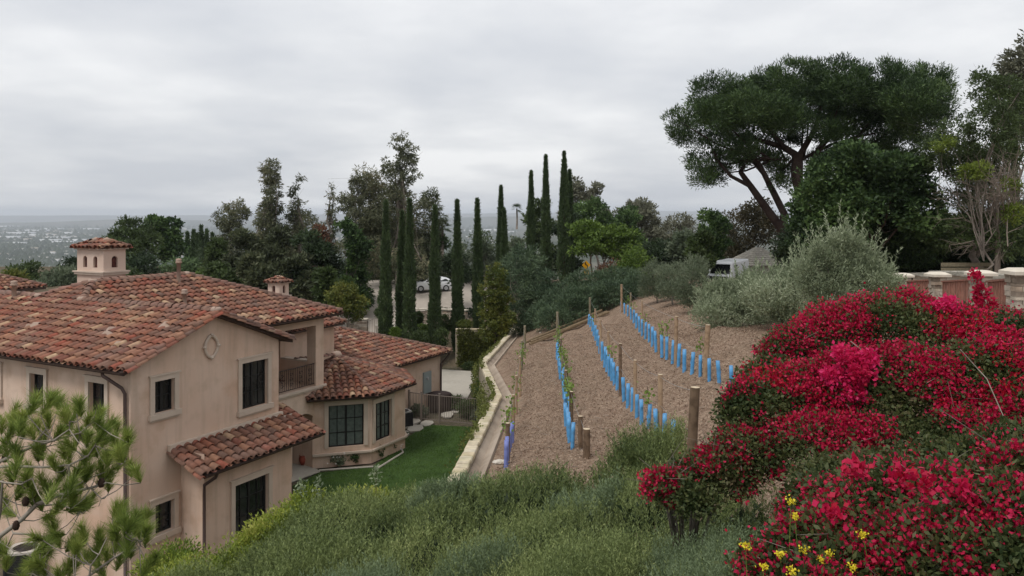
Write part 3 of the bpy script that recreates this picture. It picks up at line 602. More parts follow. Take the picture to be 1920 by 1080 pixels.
def gutter(parts, p, q, rad=.075):
    p, q = np.array(p), np.array(q); s_ = (q-p)/np.linalg.norm(q-p); e = np.cross(s_, (0,0,1.)); V = []; Q = []; n = 7
    for pt in (p, q):
        for j in range(n):
            t = math.pi+math.pi*j/(n-1); V.append(pt+e*rad*math.cos(t)+np.array((0,0,rad*math.sin(t))))
    parts.add(V, [(j, j+1, n+j+1, n+j) for j in range(n-1)]+[tuple(range(n)), tuple(range(n, 2*n))])
mb = MB(); gutter(mb, H(-ou-.03,-ov,ZE-.03), H(-ou-.03,18,ZE-.03)); gutter(mb, H(-ou+2*wr,e0-.05,ZE-.03), H(uR+.05,e0-.05,ZE-.03)); mb.build('gutter', M['gutter'], rf)
def pipe(pts, r=.055): 
    mb = MB(); mb.tube(pts, r, 8); return mb.build('downpipe', M['gutter'], villa, True)
pipe([H(-ou,.75,ZE-.05), H(-ou,.7,ZE-.22), H(-.14,.22,ZE-.62), H(-.09,.14,ZE-.8), H(-.09,.12,0)])
mb = MB()
# vent pipes
def vent(px, py, base, r=.09):
    """clay vent whose foot sits on the roof behind that point"""
    o = MB(); o.lathe(base, [(r,-.9),(r,0)]+[(r,py),(r*1.6,py),(r*1.6,py+.06),(r*1.2,py+.1),(r*1.5,py+.15),(r*1.2,py+.2),(0,py+.22)], 10); return o.build('vent_pipe', M['mortar'], villa, True)
def on_front(px, py):                      # point of the main roof's front slope seen at a pixel
    b = None
    for r in np.linspace(0, w_, 300):
        a = uvz(px, py, v=e0+r); d = abs(a[2]-(ZE+PT*r))
        if b is None or d < b[0]: b = (d, a)
    return H(*b[1])
vent(0, .95, on_front(335, 533)); vent(0, .45, on_front(346, 571))
pv = H(2.9, 11.2, ZE+PT*3.3); vent(0, .6, pv)
# shed roof over the porch bay
rs = roof_thing('shed_roof'); tb = TB(); s_ = slope(ev); zs = 3.88; us0, us1 = 1.5, 6.43
tiles(tb, H(us0,-1.58,zs), eu, s_, us1-us0, 1.75, lambda a, r: r <= 1.62); tiles(tb, H(us1,-1.58,zs), eu, s_, .65, 2.3, lambda a, r: (r > 0))
tb.build('roof_tiles', M['tile'], rs)
tb = TB(); ridge_tiles(tb, H(us0-.02,-1.6,zs-.02), H(us0-.02,-.02,zs+PT*1.58), r=.13, up=-.02); ridge_tiles(tb, H(us0-.1,-1.6,zs-.12), H(us0-.1,-.02,zs+PT*1.58-.1), r=.11, up=-.02); tb.build('rake_tiles', M['tile'], rs)
mb = MB(); mb.poly([H(us0,-1.56,zs-.03), H(us1+.6,-1.56,zs-.03), H(us1+.6,0,zs-.03+PT*1.56), H(us0,0,zs-.03+PT*1.56)], (0,0,-.12)); mb.build('roof_deck', M['soffit'], rs)
mb = HB(); mb.obox(H(us0-.15,-.16,zs+PT*1.58+.02), eu*5.1, ev*.155, (0,0,.13)); mb.obox(H(us0-.15,-.16,zs+PT*1.58-.10), eu*.12, ev*.15, (0,0,.12)); mb.h(6.38, -.25, zs+.45, 6.95, .02, zs+.62); mb.build('flashing', M['trim'], rs)
mb = MB(); gutter(mb, H(us0,-1.64,zs-.02), H(us1+.65,-1.64,zs-.02)); mb.build('gutter', M['gutter'], rs)
pipe([H(2.0,-1.6,zs-.08), H(2.0,-1.5,zs-.25), H(1.83,-1.18,zs-.5), H(1.83,-1.17,zs-.8), H(1.83,-1.17,0)])
# bay roof
rb = roof_thing('bay_roof'); tb = TB(); ro = br+.45; zo = 3.42; ph = .335; ap = H(*bc, zo+ph*ro)
ovt = [(bc[0]+ro/ca*math.cos(math.radians(t)), bc[1]+ro/ca*math.sin(math.radians(t))) for t in (-202.5,-157.5,-112.5,-67.5,-22.5,22.5)]
for i in range(5):
    A3, B3 = H(*ovt[i], zo), H(*ovt[i+1], zo); L = np.linalg.norm(B3-A3); ee = (B3-A3)/L; inn = np.array((-ee[1], ee[0], 0))
    tiles(tb, A3, ee, slope(inn, ph), L, ro*1.06, lambda a, r, L=L: (r <= ro) & (np.abs(a-L/2) <= (1-r/ro)*L/2+.03), dense=.29)
tb.build('roof_tiles', M['tile'], rb); tb = TB()
for t in ovt[1:]: ridge_tiles(tb, H(*t, zo), ap, r=.11, up=.05)
ridge_tiles(tb, H(bc[0]-3.0, bc[1]+.1, ap[2]+.25), ap+(0,0,.05), r=.13); tb.build('ridge_tiles', M['ridge'], rb)
mb = MB(); mb.lathe(ap, [(0,-.05),(.28,.02),(.30,.14),(.2,.28),(0,.33)], 12); mb.build('roof_mortar', M['mortar'], rb, True)
mb = MB()
for i in range(5): mb.poly([H(*ovt[i], zo-.03), H(*ovt[i+1], zo-.03), ap-(0,0,.03)], (0,0,-.1))
mb.build('roof_deck', M['soffit'], rb); mb = MB()
for i in range(1, 4): c2 = [np.array(bc)+(np.array(p)-np.array(bc))*1.015 for p in (ovt[i], ovt[i+1])]; gutter(mb, H(*c2[0], zo-.02), H(*c2[1], zo-.02))
mb.build('gutter', M['gutter'], rb)
# low wing roof
rw = roof_thing('wing_roof'); tb = TB(); e2 = 5.2; ur = 27.0; ww = 5.0; u_s = 13.0; pw = .34; zl = 3.42
bayin = lambda u, v: (np.hypot(u-bc[0], v-bc[1]) < ro*1.0) & (zo+ph*(ro-np.hypot(u-bc[0], v-bc[1])) > zl+pw*(v-e2))
tiles(tb, H(u_s,e2,zl), eu, slope(ev, pw), ur-u_s, 5.4, lambda a, r: (r <= np.minimum(ur-u_s-a, ww)) & ~bayin(a+u_s, e2+r))
tiles(tb, H(ur,e2,zl), ev, slope(eu_, pw), 2*ww, 5.4, lambda a, r: r <= np.minimum(a, 2*ww-a)); tiles(tb, H(ur,e2+2*ww,zl), eu_, slope(ev_, pw), ur-u_s, 5.4, lambda a, r: r <= np.minimum(a, ww))
tb.build('roof_tiles', M['tile'], rw); tb = TB(); rr2 = H(ur-ww, e2+ww, zl+pw*ww)
ridge_tiles(tb, H(ur,e2,zl), rr2); ridge_tiles(tb, H(ur,e2+2*ww,zl), rr2); ridge_tiles(tb, H(u_s+.4,e2+ww,zl+pw*ww), rr2); tb.build('ridge_tiles', M['ridge'], rw)
mb = MB(); mb.poly([H(u_s,e2,zl-.03), H(ur,e2,zl-.03), rr2-(0,0,.03), H(u_s,e2+ww,zl+pw*ww-.03)], (0,0,-.1)); mb.poly([H(ur,e2,zl-.03), H(ur,e2+2*ww,zl-.03), rr2-(0,0,.03)], (0,0,-.1)); mb.poly([H(u_s,e2+2*ww,zl-.03), H(u_s,e2+ww,zl+pw*ww-.03), rr2-(0,0,.03), H(ur,e2+2*ww,zl-.03)], (0,0,-.1))
mb.build('roof_deck', M['soffit'], rw); mb = MB(); gutter(mb, H(u_s+5,e2-.05,zl-.03), H(ur+.05,e2-.05,zl-.03)); mb.build('gutter', M['gutter'], rw)
pipe([H(ur-.15,e2,zl-.05), H(ur-.2,e2+.05,zl-.25), H(uw-.05,vw-.08,zl-.75), H(uw-.05,vw-.08,0)])
vent(0, .35, H(20.2, 8.6, zl+pw*3.4))
# small upper roof behind
ru = roof_thing('upper_roof'); tb = TB(); e3, u3 = 6.8, 18.45; zu_ = 6.2; wu = 2.6
tiles(tb, H(13.6,e3,zu_), eu, slope(ev), u3-13.6, 3, lambda a, r: (r <= np.minimum(u3-13.6-a, wu))); tiles(tb, H(u3,e3,zu_), ev, slope(eu_), 2*wu, 3, lambda a, r: r <= np.minimum(a, 2*wu-a)); tb.build('roof_tiles', M['tile'], ru)
tb = TB(); ridge_tiles(tb, H(u3,e3,zu_), H(u3-wu,e3+wu,zu_+PT*wu)); ridge_tiles(tb, H(13.6,e3+wu,zu_+PT*wu), H(u3-wu,e3+wu,zu_+PT*wu)); tb.build('ridge_tiles', M['ridge'], ru)
mb = MB(); mb.poly([H(13.6,e3,zu_-.03), H(u3,e3,zu_-.03), H(u3-wu,e3+wu,zu_+PT*wu-.03), H(13.6,e3+wu,zu_+PT*wu-.03)], (0,0,-.1)); mb.poly([H(u3,e3,zu_-.03), H(u3,e3+2*wu,zu_-.03), H(u3-wu,e3+wu,zu_+PT*wu-.03)], (0,0,-.1)); mb.build('roof_deck', M['soffit'], ru)
# far left roof of the same house
rl2 = roof_thing('far_roof'); tb = TB(); eF, uF, zF, wF = 30.3, 16.0, 7.4, 5.0
tiles(tb, H(-8,eF,zF), eu, slope(ev), uF+8, 5.5, lambda a, r: r <= np.minimum(uF+8-a, wF)); tb.build('roof_tiles', M['tile'], rl2)
tb = TB(); ridge_tiles(tb, H(uF,eF,zF), H(uF-wF,eF+wF,zF+PT*wF)); ridge_tiles(tb, H(-8,eF+wF,zF+PT*wF), H(uF-wF,eF+wF,zF+PT*wF)); tb.build('ridge_tiles', M['ridge'], rl2)
mb = MB(); mb.poly([H(-8,eF,zF-.03), H(uF,eF,zF-.03), H(uF-wF,eF+wF,zF+PT*wF-.03), H(-8,eF+wF,zF+PT*wF-.03)], (0,0,-.15)); mb.poly([H(uF,eF,zF-.03), H(uF,eF+2*wF,zF-.03), H(uF-wF,eF+wF,zF+PT*wF-.03)], (0,0,-.15)); mb.build('roof_deck', M['soffit'], rl2)
mb = HB(); mb.h(-8, eF+.5, 0, uF-.5, eF+9, zF-.15); mb.h(0, 13.5, 0, .3, eF+.5, ZE); mb.build('far_wall', M['stucco'], villa)
# chimneys with arched vents and little tile hats
def chimney(u, v, lu, lv, z0, zc, z1, nu, nv, wh, name, label):
    c = bpy.data.objects.new(name, None); COL.objects.link(c); c.location = H(u, v, z0); c['label'] = label; setp(c, villa)
    mb = HB(); t = .12
    mb.h(u, v, z0, u+lu, v+lv, zc)
    # upper box with arched holes, front (v side) and left (u side)
    def face(o, e, inn, L, n):
        aw = .30*L/n if n > 1 else .28*L; mrg = (L-n*aw)/(n+1)*1.0; z2 = zc+.14+wh
        hs = [(mrg+(aw+mrg)*i, aw) for i in range(n)]; q = lambda a, z, k=0: o+e*a+np.array((0,0,z))+inn*k
        cur = 0
        for a, wd in hs:
            mb.quad(q(cur, zc), q(a, zc), q(a, z1), q(cur, z1)); mb.quad(q(a, zc), q(a+wd, zc), q(a+wd, zc+.18), q(a, zc+.18)); cur = a+wd
            k = 8; arc = [(a+wd/2-wd/2*math.cos(math.pi*i/k), z2-wd/2+wd/2*math.sin(math.pi*i/k)) for i in range(k+1)]
            for i in range(k): mb.quad(q(*arc[i]), q(*arc[i+1]), q(arc[i+1][0], z1), q(arc[i][0], z1)); mb.quad(q(*arc[i]), q(*arc[i], .1), q(*arc[i+1], .1), q(*arc[i+1]))
            mb.quad(q(a, zc+.18), q(a, zc+.18, .1), q(a, z2-wd/2, .1), q(a, z2-wd/2)); mb.quad(q(a+wd, zc+.18), q(a+wd, z2-wd/2), q(a+wd, z2-wd/2, .1), q(a+wd, zc+.18, .1)); mb.quad(q(a, zc+.18), q(a+wd, zc+.18), q(a+wd, zc+.18, .1), q(a, zc+.18, .1))
        mb.quad(q(cur, zc), q(L, zc), q(L, z1), q(cur, z1))
    face(H(u,v,0), eu, ev, lu, nu); face(H(u,v,0), ev, eu, lv, nv); face(H(u+lu,v,0), ev, eu_, lv, nv); face(H(u,v+lv,0), eu, ev_, lu, nu)
    mb.build('stack', M['stucco'] if False else M['chim'], c)
    mb = HB(); mb.h(u-.14, v-.14, zc-.04, u+lu+.14, v+lv+.14, zc+.02); mb.h(u-.09, v-.09, zc-.14, u+lu+.09, v+lv+.09, zc-.04); mb.build('cornice', M['trim'], c)
    mb = HB(); mb.h(u+.1, v+.1, zc+.03, u+lu-.1, v+lv-.1, z1-.02); mb.build('vent_screen', M['clayscreen'], c)
    tb = TB(); o_ = .14; hw = min(lu, lv)/2+o_; pp = .42
    for (A3, ee, inn, L) in ((H(u-o_,v-o_,z1), eu, ev, lu+2*o_), (H(u-o_,v+lv+o_,z1), ev_, eu, lv+2*o_), (H(u+lu+o_,v-o_,z1), ev, eu_, lv+2*o_), (H(u+lu+o_,v+lv+o_,z1), eu_, ev_, lu+2*o_)):
        tiles(tb, A3, ee, slope(inn, pp), L, hw*1.05, lambda a, r, L=L: r-.1 <= np.minimum(a, L-a), dense=.26)
    if lv > lu: r0, r1 = H(u+lu/2, v-o_+hw, z1+pp*hw), H(u+lu/2, v+lv+o_-hw, z1+pp*hw)
    else: r0, r1 = H(u-o_+hw, v+lv/2, z1+pp*hw), H(u+lu+o_-hw, v+lv/2, z1+pp*hw)
    for p, r_ in ((H(u-o_,v-o_,z1), r0), (H(u+lu+o_,v-o_,z1), r0), (H(u-o_,v+lv+o_,z1), r1), (H(u+lu+o_,v+lv+o_,z1), r1)): ridge_tiles(tb, p, r_, r=.09, ex=.3)
    if np.linalg.norm(r1-r0) > .2: ridge_tiles(tb, r0, r1, r=.1)
    tb.build('cap_tiles', M['tile'], c)
    mb = MB(); mb.lathe(r0, [(0,0),(.17,.03),(.17,.12),(0,.2)], 8); mb.build('cap_mortar', M['mortar'], c, True); mb = MB(); mb.lathe(r1, [(0,0),(.17,.03),(.17,.12),(0,.2)], 8); mb.build('cap_mortar', M['mortar'], c, True)
    mb = HB(); mb.h(u-.1, v-.1, z1-.06, u+lu+.1, v+lv+.1, z1-.01); mb.build('cap_deck', M['trim'], c)
M['chim'] = mat('chimney_stucco', (.56,.42,.34), .9, .15, noise=(1, (.62,.49,.41), .4, .7), bump=(60, .2, .01)); M['clayscreen'] = mat('clay_screen', (.11,.035,.028), .8, .2, noise=(18, (.04,.02,.02), .45, .6))
chimney(6.05, 10.0, 1.08, 1.85, 7.9, 9.68, 10.72, 1, 2, .55, 'chimney', 'big chimney with arched vents and tiled cap')
chimney(20.8, 14.0, .82, .98, 4, 7.08, 7.93, 1, 1, .52, 'chimney', 'small distant chimney with one arched vent per side')
# ------------------------------------------------------------------ retaining wall, gutter, lawn, yard
def side(p, q, off):
    d = (q-p)/np.linalg.norm(q-p); return np.array((d[1], -d[0]))*off
wys = np.r_[np.linspace(17, 31, 36), np.linspace(31, 42, 28)[1:], np.linspace(42, 64, 54)[1:]]
wc = np.c_[wx(wys), wys]; wz = wzf(wys)+.02
rwall = thing('retaining_wall', 'long curving block retaining wall with rounded cream cap beside the lawn', 'wall', (wc[20][0], wc[20][1], 0))
mb = MB()
for i in range(len(wc)-1):
    p, q = wc[i], wc[i+1]; a0_, a1_ = wz[i]-.1, wz[i+1]-.1
    V = [(p[0]-.24,p[1],-.1),(q[0]-.24,q[1],-.1),(q[0]-.24,q[1],a1_),(p[0]-.24,p[1],a0_),(p[0]+.1,p[1],-.1),(q[0]+.1,q[1],-.1),(q[0]+.1,q[1],a1_),(p[0]+.1,p[1],a0_)]
    mb.add(V, [(0,1,2,3),(7,6,5,4),(3,2,6,7)])
mb.quad((-4.6,64.15,-.1),(.3,64.15,-.1),(.3,64.15,wz[-1]-.1),(-4.6,64.15,wz[-1]-.1))
mb.build('block_face', M['block'], rwall)
mb = MB()
def capstone(p, q, za, zb, wdt=.35, h=.12):
    p3 = np.array((*p, za)); q3 = np.array((*q, zb)); d = q3-p3; L = np.linalg.norm(d); d /= L; e = np.cross(d, (0,0,1.)); e /= np.linalg.norm(e); u = np.cross(e, d)
    p3 = p3+d*.012; L -= .02+abs(rng.normal(0, .004)); e0_ = e*wdt/2*rng.uniform(.95, 1.05); p3 = p3+e*rng.normal(0, .006)+u*rng.normal(0, .004)
    prof = [(-1,-.8),(-1,.55),(-.88,.9),(-.5,1.0),(.5,1.0),(.88,.9),(1,.55),(1,-.8)]
    V = [p3+d*t*L+e0_*a+u*h/1.6*b for t in (0, .06, .94, 1) for a, b in [(a*(1 if t in (.06, .94) else .93), b*(1 if t in (.06, .94) else .9)) for a, b in prof]]
    n = 8; F_ = [(k*n+j, k*n+(j+1) % n, (k+1)*n+(j+1) % n, (k+1)*n+j) for k in range(3) for j in range(n)]
    mb.add(V, F_+[tuple(range(n))[::-1], tuple(range(3*n, 4*n))])
for i in range(len(wc)-1): capstone(wc[i]-(.07,0), wc[i+1]-(.07,0), wz[i], wz[i+1])
for i in range(11): capstone((-4.6+i*.44,64.3),(-4.16+i*.44,64.3), wz[-1], wz[-1])
mb.build('cap', M['capstone'], rwall, False)
# V shaped concrete gutter beside the wall
mb = MB(); pr = [(.10,.02),(.13,.03),(.30,-.10),(.46,.03),(.57,.08),(.61,-.1)]
for i in range(len(wc)-1):
    p, q = wc[i], wc[i+1]; f = .15
    for (a, za), (b, zb_) in zip(pr[:-1], pr[1:]): mb.quad((p[0]+a,p[1],wz[i]-f+za),(p[0]+b,p[1],wz[i]-f+zb_),(q[0]+b,q[1],wz[i+1]-f+zb_),(q[0]+a,q[1],wz[i+1]-f+za))
tag(mb.build('drainage_gutter', M['swale']), 'shallow concrete drainage gutter running along the wall cap', 'drain')
def flat(name, pts, z, m, label=None, cat=None, kind='structure'):
    o = MB(); o.poly([(a, b, z) for a, b in pts], (0,0,-.05)); o = o.build(name, m); tag(o, label, cat, None, kind); return o
def L0(px, py, z=0): d = (CZ-z)*F/(py-403); return ((px-960)/F*d, d)
# lawn as grass with short blades
lp = [L0(548, 912), L0(600, 887), L0(640, 882), L0(695, 877), L0(735, 850), L0(762, 822), L0(800, 797), L0(905, 802), (-1.2, 40), (-.8,31), (-1.3,26), (-6,26.5), H(7.5,-7,0)[:2], H(7.2,-1,0)[:2]]
flat('lawn_ground', lp, .02, M['lawn'])
def inpoly(x, y, poly):
    c = np.zeros(x.shape, bool); n = len(poly)
    for i in range(n):
        x1, y1 = poly[i]; x2, y2 = poly[(i+1) % n]; m_ = ((y1 > y) != (y2 > y)) & (x < (x2-x1)*(y-y1)/(y2-y1+1e-12)+x1); c ^= m_
    return c
def leaves(name, Pt, D, L, W, m, parent=None, spread=.6, fold=0, tri=False):
    """one small leaf per point, long axis D jittered by spread"""
    k = len(Pt); D = nrm(np.broadcast_to(D, Pt.shape)+rng.normal(0, spread, Pt.shape)); R = nrm(np.cross(D, rng.normal(0, 1, Pt.shape)))
    L = (np.ones(k)*L)*rng.uniform(.7, 1.3, k); W = (np.ones(k)*W)*rng.uniform(.7, 1.3, k)
    a = Pt+D*(L*.45)[:, None]+R*(W*.5)[:, None]; b = Pt+D*(L*.45)[:, None]-R*(W*.5)[:, None]; t = Pt+D*L[:, None]
    if tri: V = np.stack([Pt+R*(W*.5)[:, None], t, Pt-R*(W*.5)[:, None]], 1).reshape(-1, 3); Q = np.arange(3*k).reshape(-1, 3)
    else: V = np.stack([Pt, a, t, b], 1).reshape(-1, 3); Q = np.arange(4*k).reshape(-1, 4)
    return npmesh(name, V, Q, m, parent)
x = rng.uniform(-14, 0, 90000); y = rng.uniform(27, 46, 90000); ok = inpoly(x, y, lp); x, y = x[ok], y[ok]
M['l_grass'] = leafmat('grass_blade', [(.055,.11,.02),(.085,.155,.03),(.13,.20,.045)], nscale=.35)
tag(leaves('grass', np.c_[x, y, np.full(len(x), .01)], np.array((0,0,1.)), .07, .03, M['l_grass'], spread=.5, tri=True), kind='stuff')
# entry paving and stepping stones
flat('entry_paving', [L0(546, 905), L0(600, 885), H(a1,vm,0)[:2], H(a1,vm+2,0)[:2], H(UG,vm+2,0)[:2], H(UG,0,0)[:2]], .045, M['concrete'])
flat('court_paving', [L0(700, 687), (-6.3,68.5-6), (-3.2,61.5), (-2.6,58), (-3.0,52), (-3.3,48.6), (-7.2,49.6), (-7.2,56)], .03, M['concrete'])
for i, (px, py, sx, sy) in enumerate([(756,815,22,10),(778,804,26,8),(800,795,22,6),(838,779,22,10),(758,799,20,8),(776,791,20,6)]):
    x0, y0 = L0(px, py); pts = []
    for k in range(7): t = k*2*math.pi/7+rng.uniform(-.2, .2); r_ = rng.uniform(.85, 1.1); pts.append((x0+sx/F*y0*.6*r_*math.cos(t), y0+.75*r_*math.sin(t)))
    o = MB(); o.poly([(a, b, .07) for a, b in pts], (0,0,-.08)); o = o.build('stepping_stone', M['concrete'])
    tag(o, ['flagstone nearest the bay, beside the white rose','flagstone between the lawn edge and the gate post','small flagstone at the foot of the gate','flagstone lying inside the gate on the court side','flagstone right beside the dark condenser','flagstone just behind the dark condenser'][i], 'flagstone', 'stepping stones by the gate')
# metal fence and gate
def fence(x0, y0, x1, y1, h, label, name='metal_fence', cat='fence', posts=True):
    t = thing(name, label, cat, (x0, y0, 0), 'metal fence sections across the yard'); A3 = np.array((x0,y0,0.)); B3 = np.array((x1,y1,0.)); L = np.linalg.norm(B3-A3); e = (B3-A3)/L; n = np.array((-e[1], e[0], 0)); z = np.array((0,0,1.))
    for p in ((A3,B3) if posts else ()): mb = MB(); mb.obox(p-e*.04-n*.04, e*.08, n*.08, z*(h+.08)); mb.obox(p-e*.05-n*.05+z*(h+.08), e*.10, n*.10, z*.03); mb.build('post', M['fence_metal'], t)
    mb = MB()
    for zz_ in (.12, h-.05): mb = MB(); mb.obox(A3+e*.05-n*.018+z*zz_, e*(L-.1), n*.036, z*.04); mb.build('rail', M['fence_metal'], t)
    pass; mb = MB(); k = int(L/.11)
    for i in range(1, k): mb.obox(A3+e*(i*L/k-.010)-n*.010+z*.10, e*.020, n*.020, z*(h-.10))
    mb.build('picket', M['fence_metal'], t); return t
f = [(L0(767, 785), L0(790, 789)), (L0(790, 789), L0(824, 793)), (L0(824, 793), L0(907, 801))]
fence(*f[0][0], *f[0][1], 1.62, 'short tan metal fence piece against the villa wall'); fence(*f[1][0], *f[1][1], 1.62, 'narrow tan metal gate between two posts', 'metal_gate', 'gate', False); fence(*f[2][0], *f[2][1], 1.62, 'long tan metal picket fence reaching the retaining wall')
# condensers
def condenser(x0, y0, z0, s_, h, rot, label, top):
    t = thing('air_conditioner', label, 'air conditioner', (x0, y0, z0)); c, s2 = math.cos(rot), math.sin(rot); e = np.array((c, s2, 0)); n = np.array((-s2, c, 0)); z = np.array((0,0,1.)); o = np.array((x0, y0, z0))
    mb = MB(); mb.obox(o-e*(s_/2+.08)-n*(s_/2+.08)-z*.02, e*(s_+.16), n*(s_+.16), z*.08); mb.build('pad', M['concrete'], t)
    mb = MB(); b = s_/2; mb.obox(o-e*(b-.02)-n*(b-.02)+z*.07, e*(s_-.04), n*(s_-.04), z*(h-.14))
    for k in range(14):
        zz_ = .12+k*(h-.24)/14
        mb.obox(o-e*b-n*b+z*zz_, e*s_, n*s_, z*.022)
    for a, b_ in ((-1,-1),(1,-1),(1,1),(-1,1)): mb.obox(o+e*(a*b-.03)+n*(b_*b-.03)+z*.065, e*.06, n*.06, z*(h-.13))
    mb.build('cabinet', M['acbody'], t)
    mb = MB(); k = 24; ri = b*.80; inner = [o+e*ri*math.cos(q)+n*ri*math.sin(q)+z*h for q in np.linspace(0, 2*math.pi, k, endpoint=False)]
    def sq(q): cq, sq_ = math.cos(q), math.sin(q); m_ = (abs(cq)**6+abs(sq_)**6)**(1/6); return b*1.03*cq/m_, b*1.03*sq_/m_
    outer = [o+e*sq(q)[0]+n*sq(q)[1]+z*h for q in np.linspace(0, 2*math.pi, k, endpoint=False)]; low = [p-z*.07 for p in outer]
    V = inner+outer+low+[p-z*.06 for p in inner]; mb.add(V, [(i, (i+1) % k, k+(i+1) % k, k+i) for i in range(k)]+[(k+i, k+(i+1) % k, 2*k+(i+1) % k, 2*k+i) for i in range(k)]+[(i, 3*k+i, 3*k+(i+1) % k, (i+1) % k) for i in range(k)])
    mb.build('top_cover', top, t)
    mb = MB()
    for q in range(3, 9): r_ = ri*q/8; mb.tube([o+e*r_*math.cos(a)+n*r_*math.sin(a)+z*(h+.005+.03*(1-r_/ri)) for a in np.linspace(0, 2*math.pi, 21)], .006, 4)
    for q in range(8): a = q*math.pi/4; mb.tube([o+z*(h+.035), o+e*ri*math.cos(a)+n*ri*math.sin(a)+z*(h+.005)], .006, 4)
    mb.build('fan_guard', M['iron'], t)
    mb = MB()
    for q in range(3): a = q*2.1; d_ = e*math.cos(a)+n*math.sin(a); p_ = -e*math.sin(a)+n*math.cos(a); mb.quad(o+z*(h-.13)+d_*.05-p_*.06, o+z*(h-.10)+d_*.05+p_*.06, o+z*(h-.08)+d_*ri*.9+p_*.13, o+z*(h-.14)+d_*ri*.9-p_*.13)
    mb.build('fan_blade', M['lightmetal'], t)
x0, y0 = L0(761, 797); condenser(x0-.1, y0-.3, 0, .78, .92, .55, 'dark condenser box beside the bay at the lawn edge', M['actop'])
condenser(-16.4, 26.6, .0, .95, 1.0, .25, 'dark condenser with pale rim standing below the side wall', M['ac_light'])
# terracotta pot by the arch
x0, y0 = L0(569, 873); t = thing('flower_pot', 'red clay pot standing inside the arched entry', 'pot', (x0, y0, .05)); mb = MB(); mb.lathe((x0,y0,.05), [(.0,0),(.13,0),(.2,.18),(.22,.32),(.16,.42),(.2,.47),(.17,.47),(.13,.40),(0,.4)], 16); mb.build('pot', M['terracotta'], t, True)
# covered grill behind the fence
x0, y0 = L0(820, 783, 0); M['cover'] = mat('dark_cover', (.035,.022,.02), .7, .3, bump=(5, .5, .05)); mb = MB(); rr_ = [(1.0,0),(1.02,.5),(1.0,1.0),(1.05,1.12),(.98,1.22),(.6,1.32),(0,1.36)]
mb.lathe((x0+.0,y0+1.6,0), [(r_*.72, z_*.92) for r_, z_ in rr_], 14, 1, .6); tag(mb.build('covered_grill', M['cover'], smooth=True), 'dark brown covered grill standing behind the fence', 'grill')
# driveway, stone walls and gate beyond the low wing
def drape(name, pts, off, m, n=26, **kw):
    xs = [p[0] for p in pts]; ys = [p[1] for p in pts]; X, Y = np.meshgrid(np.linspace(min(xs), max(xs), n*2), np.linspace(min(ys), max(ys), n), indexing='ij'); Z = TF(X, Y)+off
    i, j = np.meshgrid(np.arange(2*n-1), np.arange(n-1), indexing='ij'); k = (i*n+j).ravel(); cx = (X[:-1,:-1]+X[1:,1:]).ravel()/2; cy = (Y[:-1,:-1]+Y[1:,1:]).ravel()/2
    k = k[inpoly(cx, cy, pts)]; return tag(npmesh(name, np.stack([X, Y, Z], -1).reshape(-1, 3), np.stack([k, k+n, k+n+1, k+1], -1), m, smooth=True), **kw)
drape('driveway', [(-16,66),(-11.5,65.2),(-9.5,68),(-7,72),(-2.5,74),(-1.2,80),(-2,93),(-16,96),(-20,84),(-19,74)], .02, M['drive'], 60, kind='structure')
def stonewall(name, pts, h, label, cat='wall', th=.4, cap=True, zf=None):
    t = thing(name, label, cat, (*pts[0], float(TF(*pts[0])))); mb = MB(); mc = MB()
    for p, q in zip(pts[:-1], pts[1:]):
        p = np.array(p, float); q = np.array(q, float); L = np.linalg.norm(q-p); e = (q-p)/L; n = np.array((-e[1], e[0])); k = max(1, int(L/.34)); rows = int(h/.13)
        zb_ = (float(TF(*p)) if zf is None else zf)-.3; zt_ = float(TF(*p) if zf is None else zf)+h
        for r_ in range(int((zt_-zb_)/.13)):
            a = -rng.uniform(0, .2)
            while a < L:
                l = rng.uniform(.2, .5); b = min(a+l, L); a_ = max(a, 0)
                if b-a_ > .05:
                    o_ = th/2+rng.uniform(0, .05); c0 = p+e*(a_+.008)-n*o_
                    mb.obox((*c0, zb_+r_*.13), (*(e*(b-a_-.016)), 0), (*(n*2*o_), 0), (0,0,.118))
                a = b
        c0 = p-e*.04-n*(th/2+.08); mc.obox((*c0, zt_), (*(e*(L+.08)), 0), (*(n*(th+.16)), 0), (0,0,.12))
    mb.build('stonework', M['stone'], t); 
    if cap: mc.build('cap', M['stonecap'], t)
    return t
cw = [(-10.4+6.3*k/7, 71.6+.9*math.sin(math.pi*k/7)) for k in range(8)]
stonewall('stone_wall', cw, 1.25, 'curved stacked stone wall with pale cap behind the cypresses', zf=2.25)
stonewall('stone_wall', [(-13.9,66.4),(-12.1,66.2)], 1.3, 'low stone wall beside the small iron gate', zf=2.1)
t = stonewall('stone_wall', [(-12.0,70.9),(-11.2,71)], 1.9, 'short stone pier standing between the left cypresses', zf=2.3)
t = thing('garden_gate', 'small arched iron gate beside the low stone wall', 'gate', (-11.4,66,2)); mb = MB(); n = 9
for i in range(n): q = i/(n-1); mb.tube([(-11.95+q*1.15, 66.1, 1.9), (-11.95+q*1.15, 66.1, 3.35+.18*math.sin(math.pi*q))], .018, 5)
mb.build('picket', M['fence_metal'], t); mb = MB(); mb.tube([(-11.95+q*1.15, 66.1, 3.35+.18*math.sin(math.pi*q)) for q in np.linspace(0,1,10)], .025, 5); mb.build('frame', M['fence_metal'], t); mb = MB(); mb.tube([(-11.95,66.1,2.1),(-10.8,66.1,2.1)], .025, 5); mb.build('frame', M['fence_metal'], t)
mb = MB(); mb.lathe((-10.9+.3,68.9,2.0), [(1.3,0),(1.35,.62),(1.25,.66),(1.15,.62),(0,.6)], 24); tag(mb.build('planter_ring', M['concrete'], smooth=False), 'low round concrete planter beside the drive', 'planter')
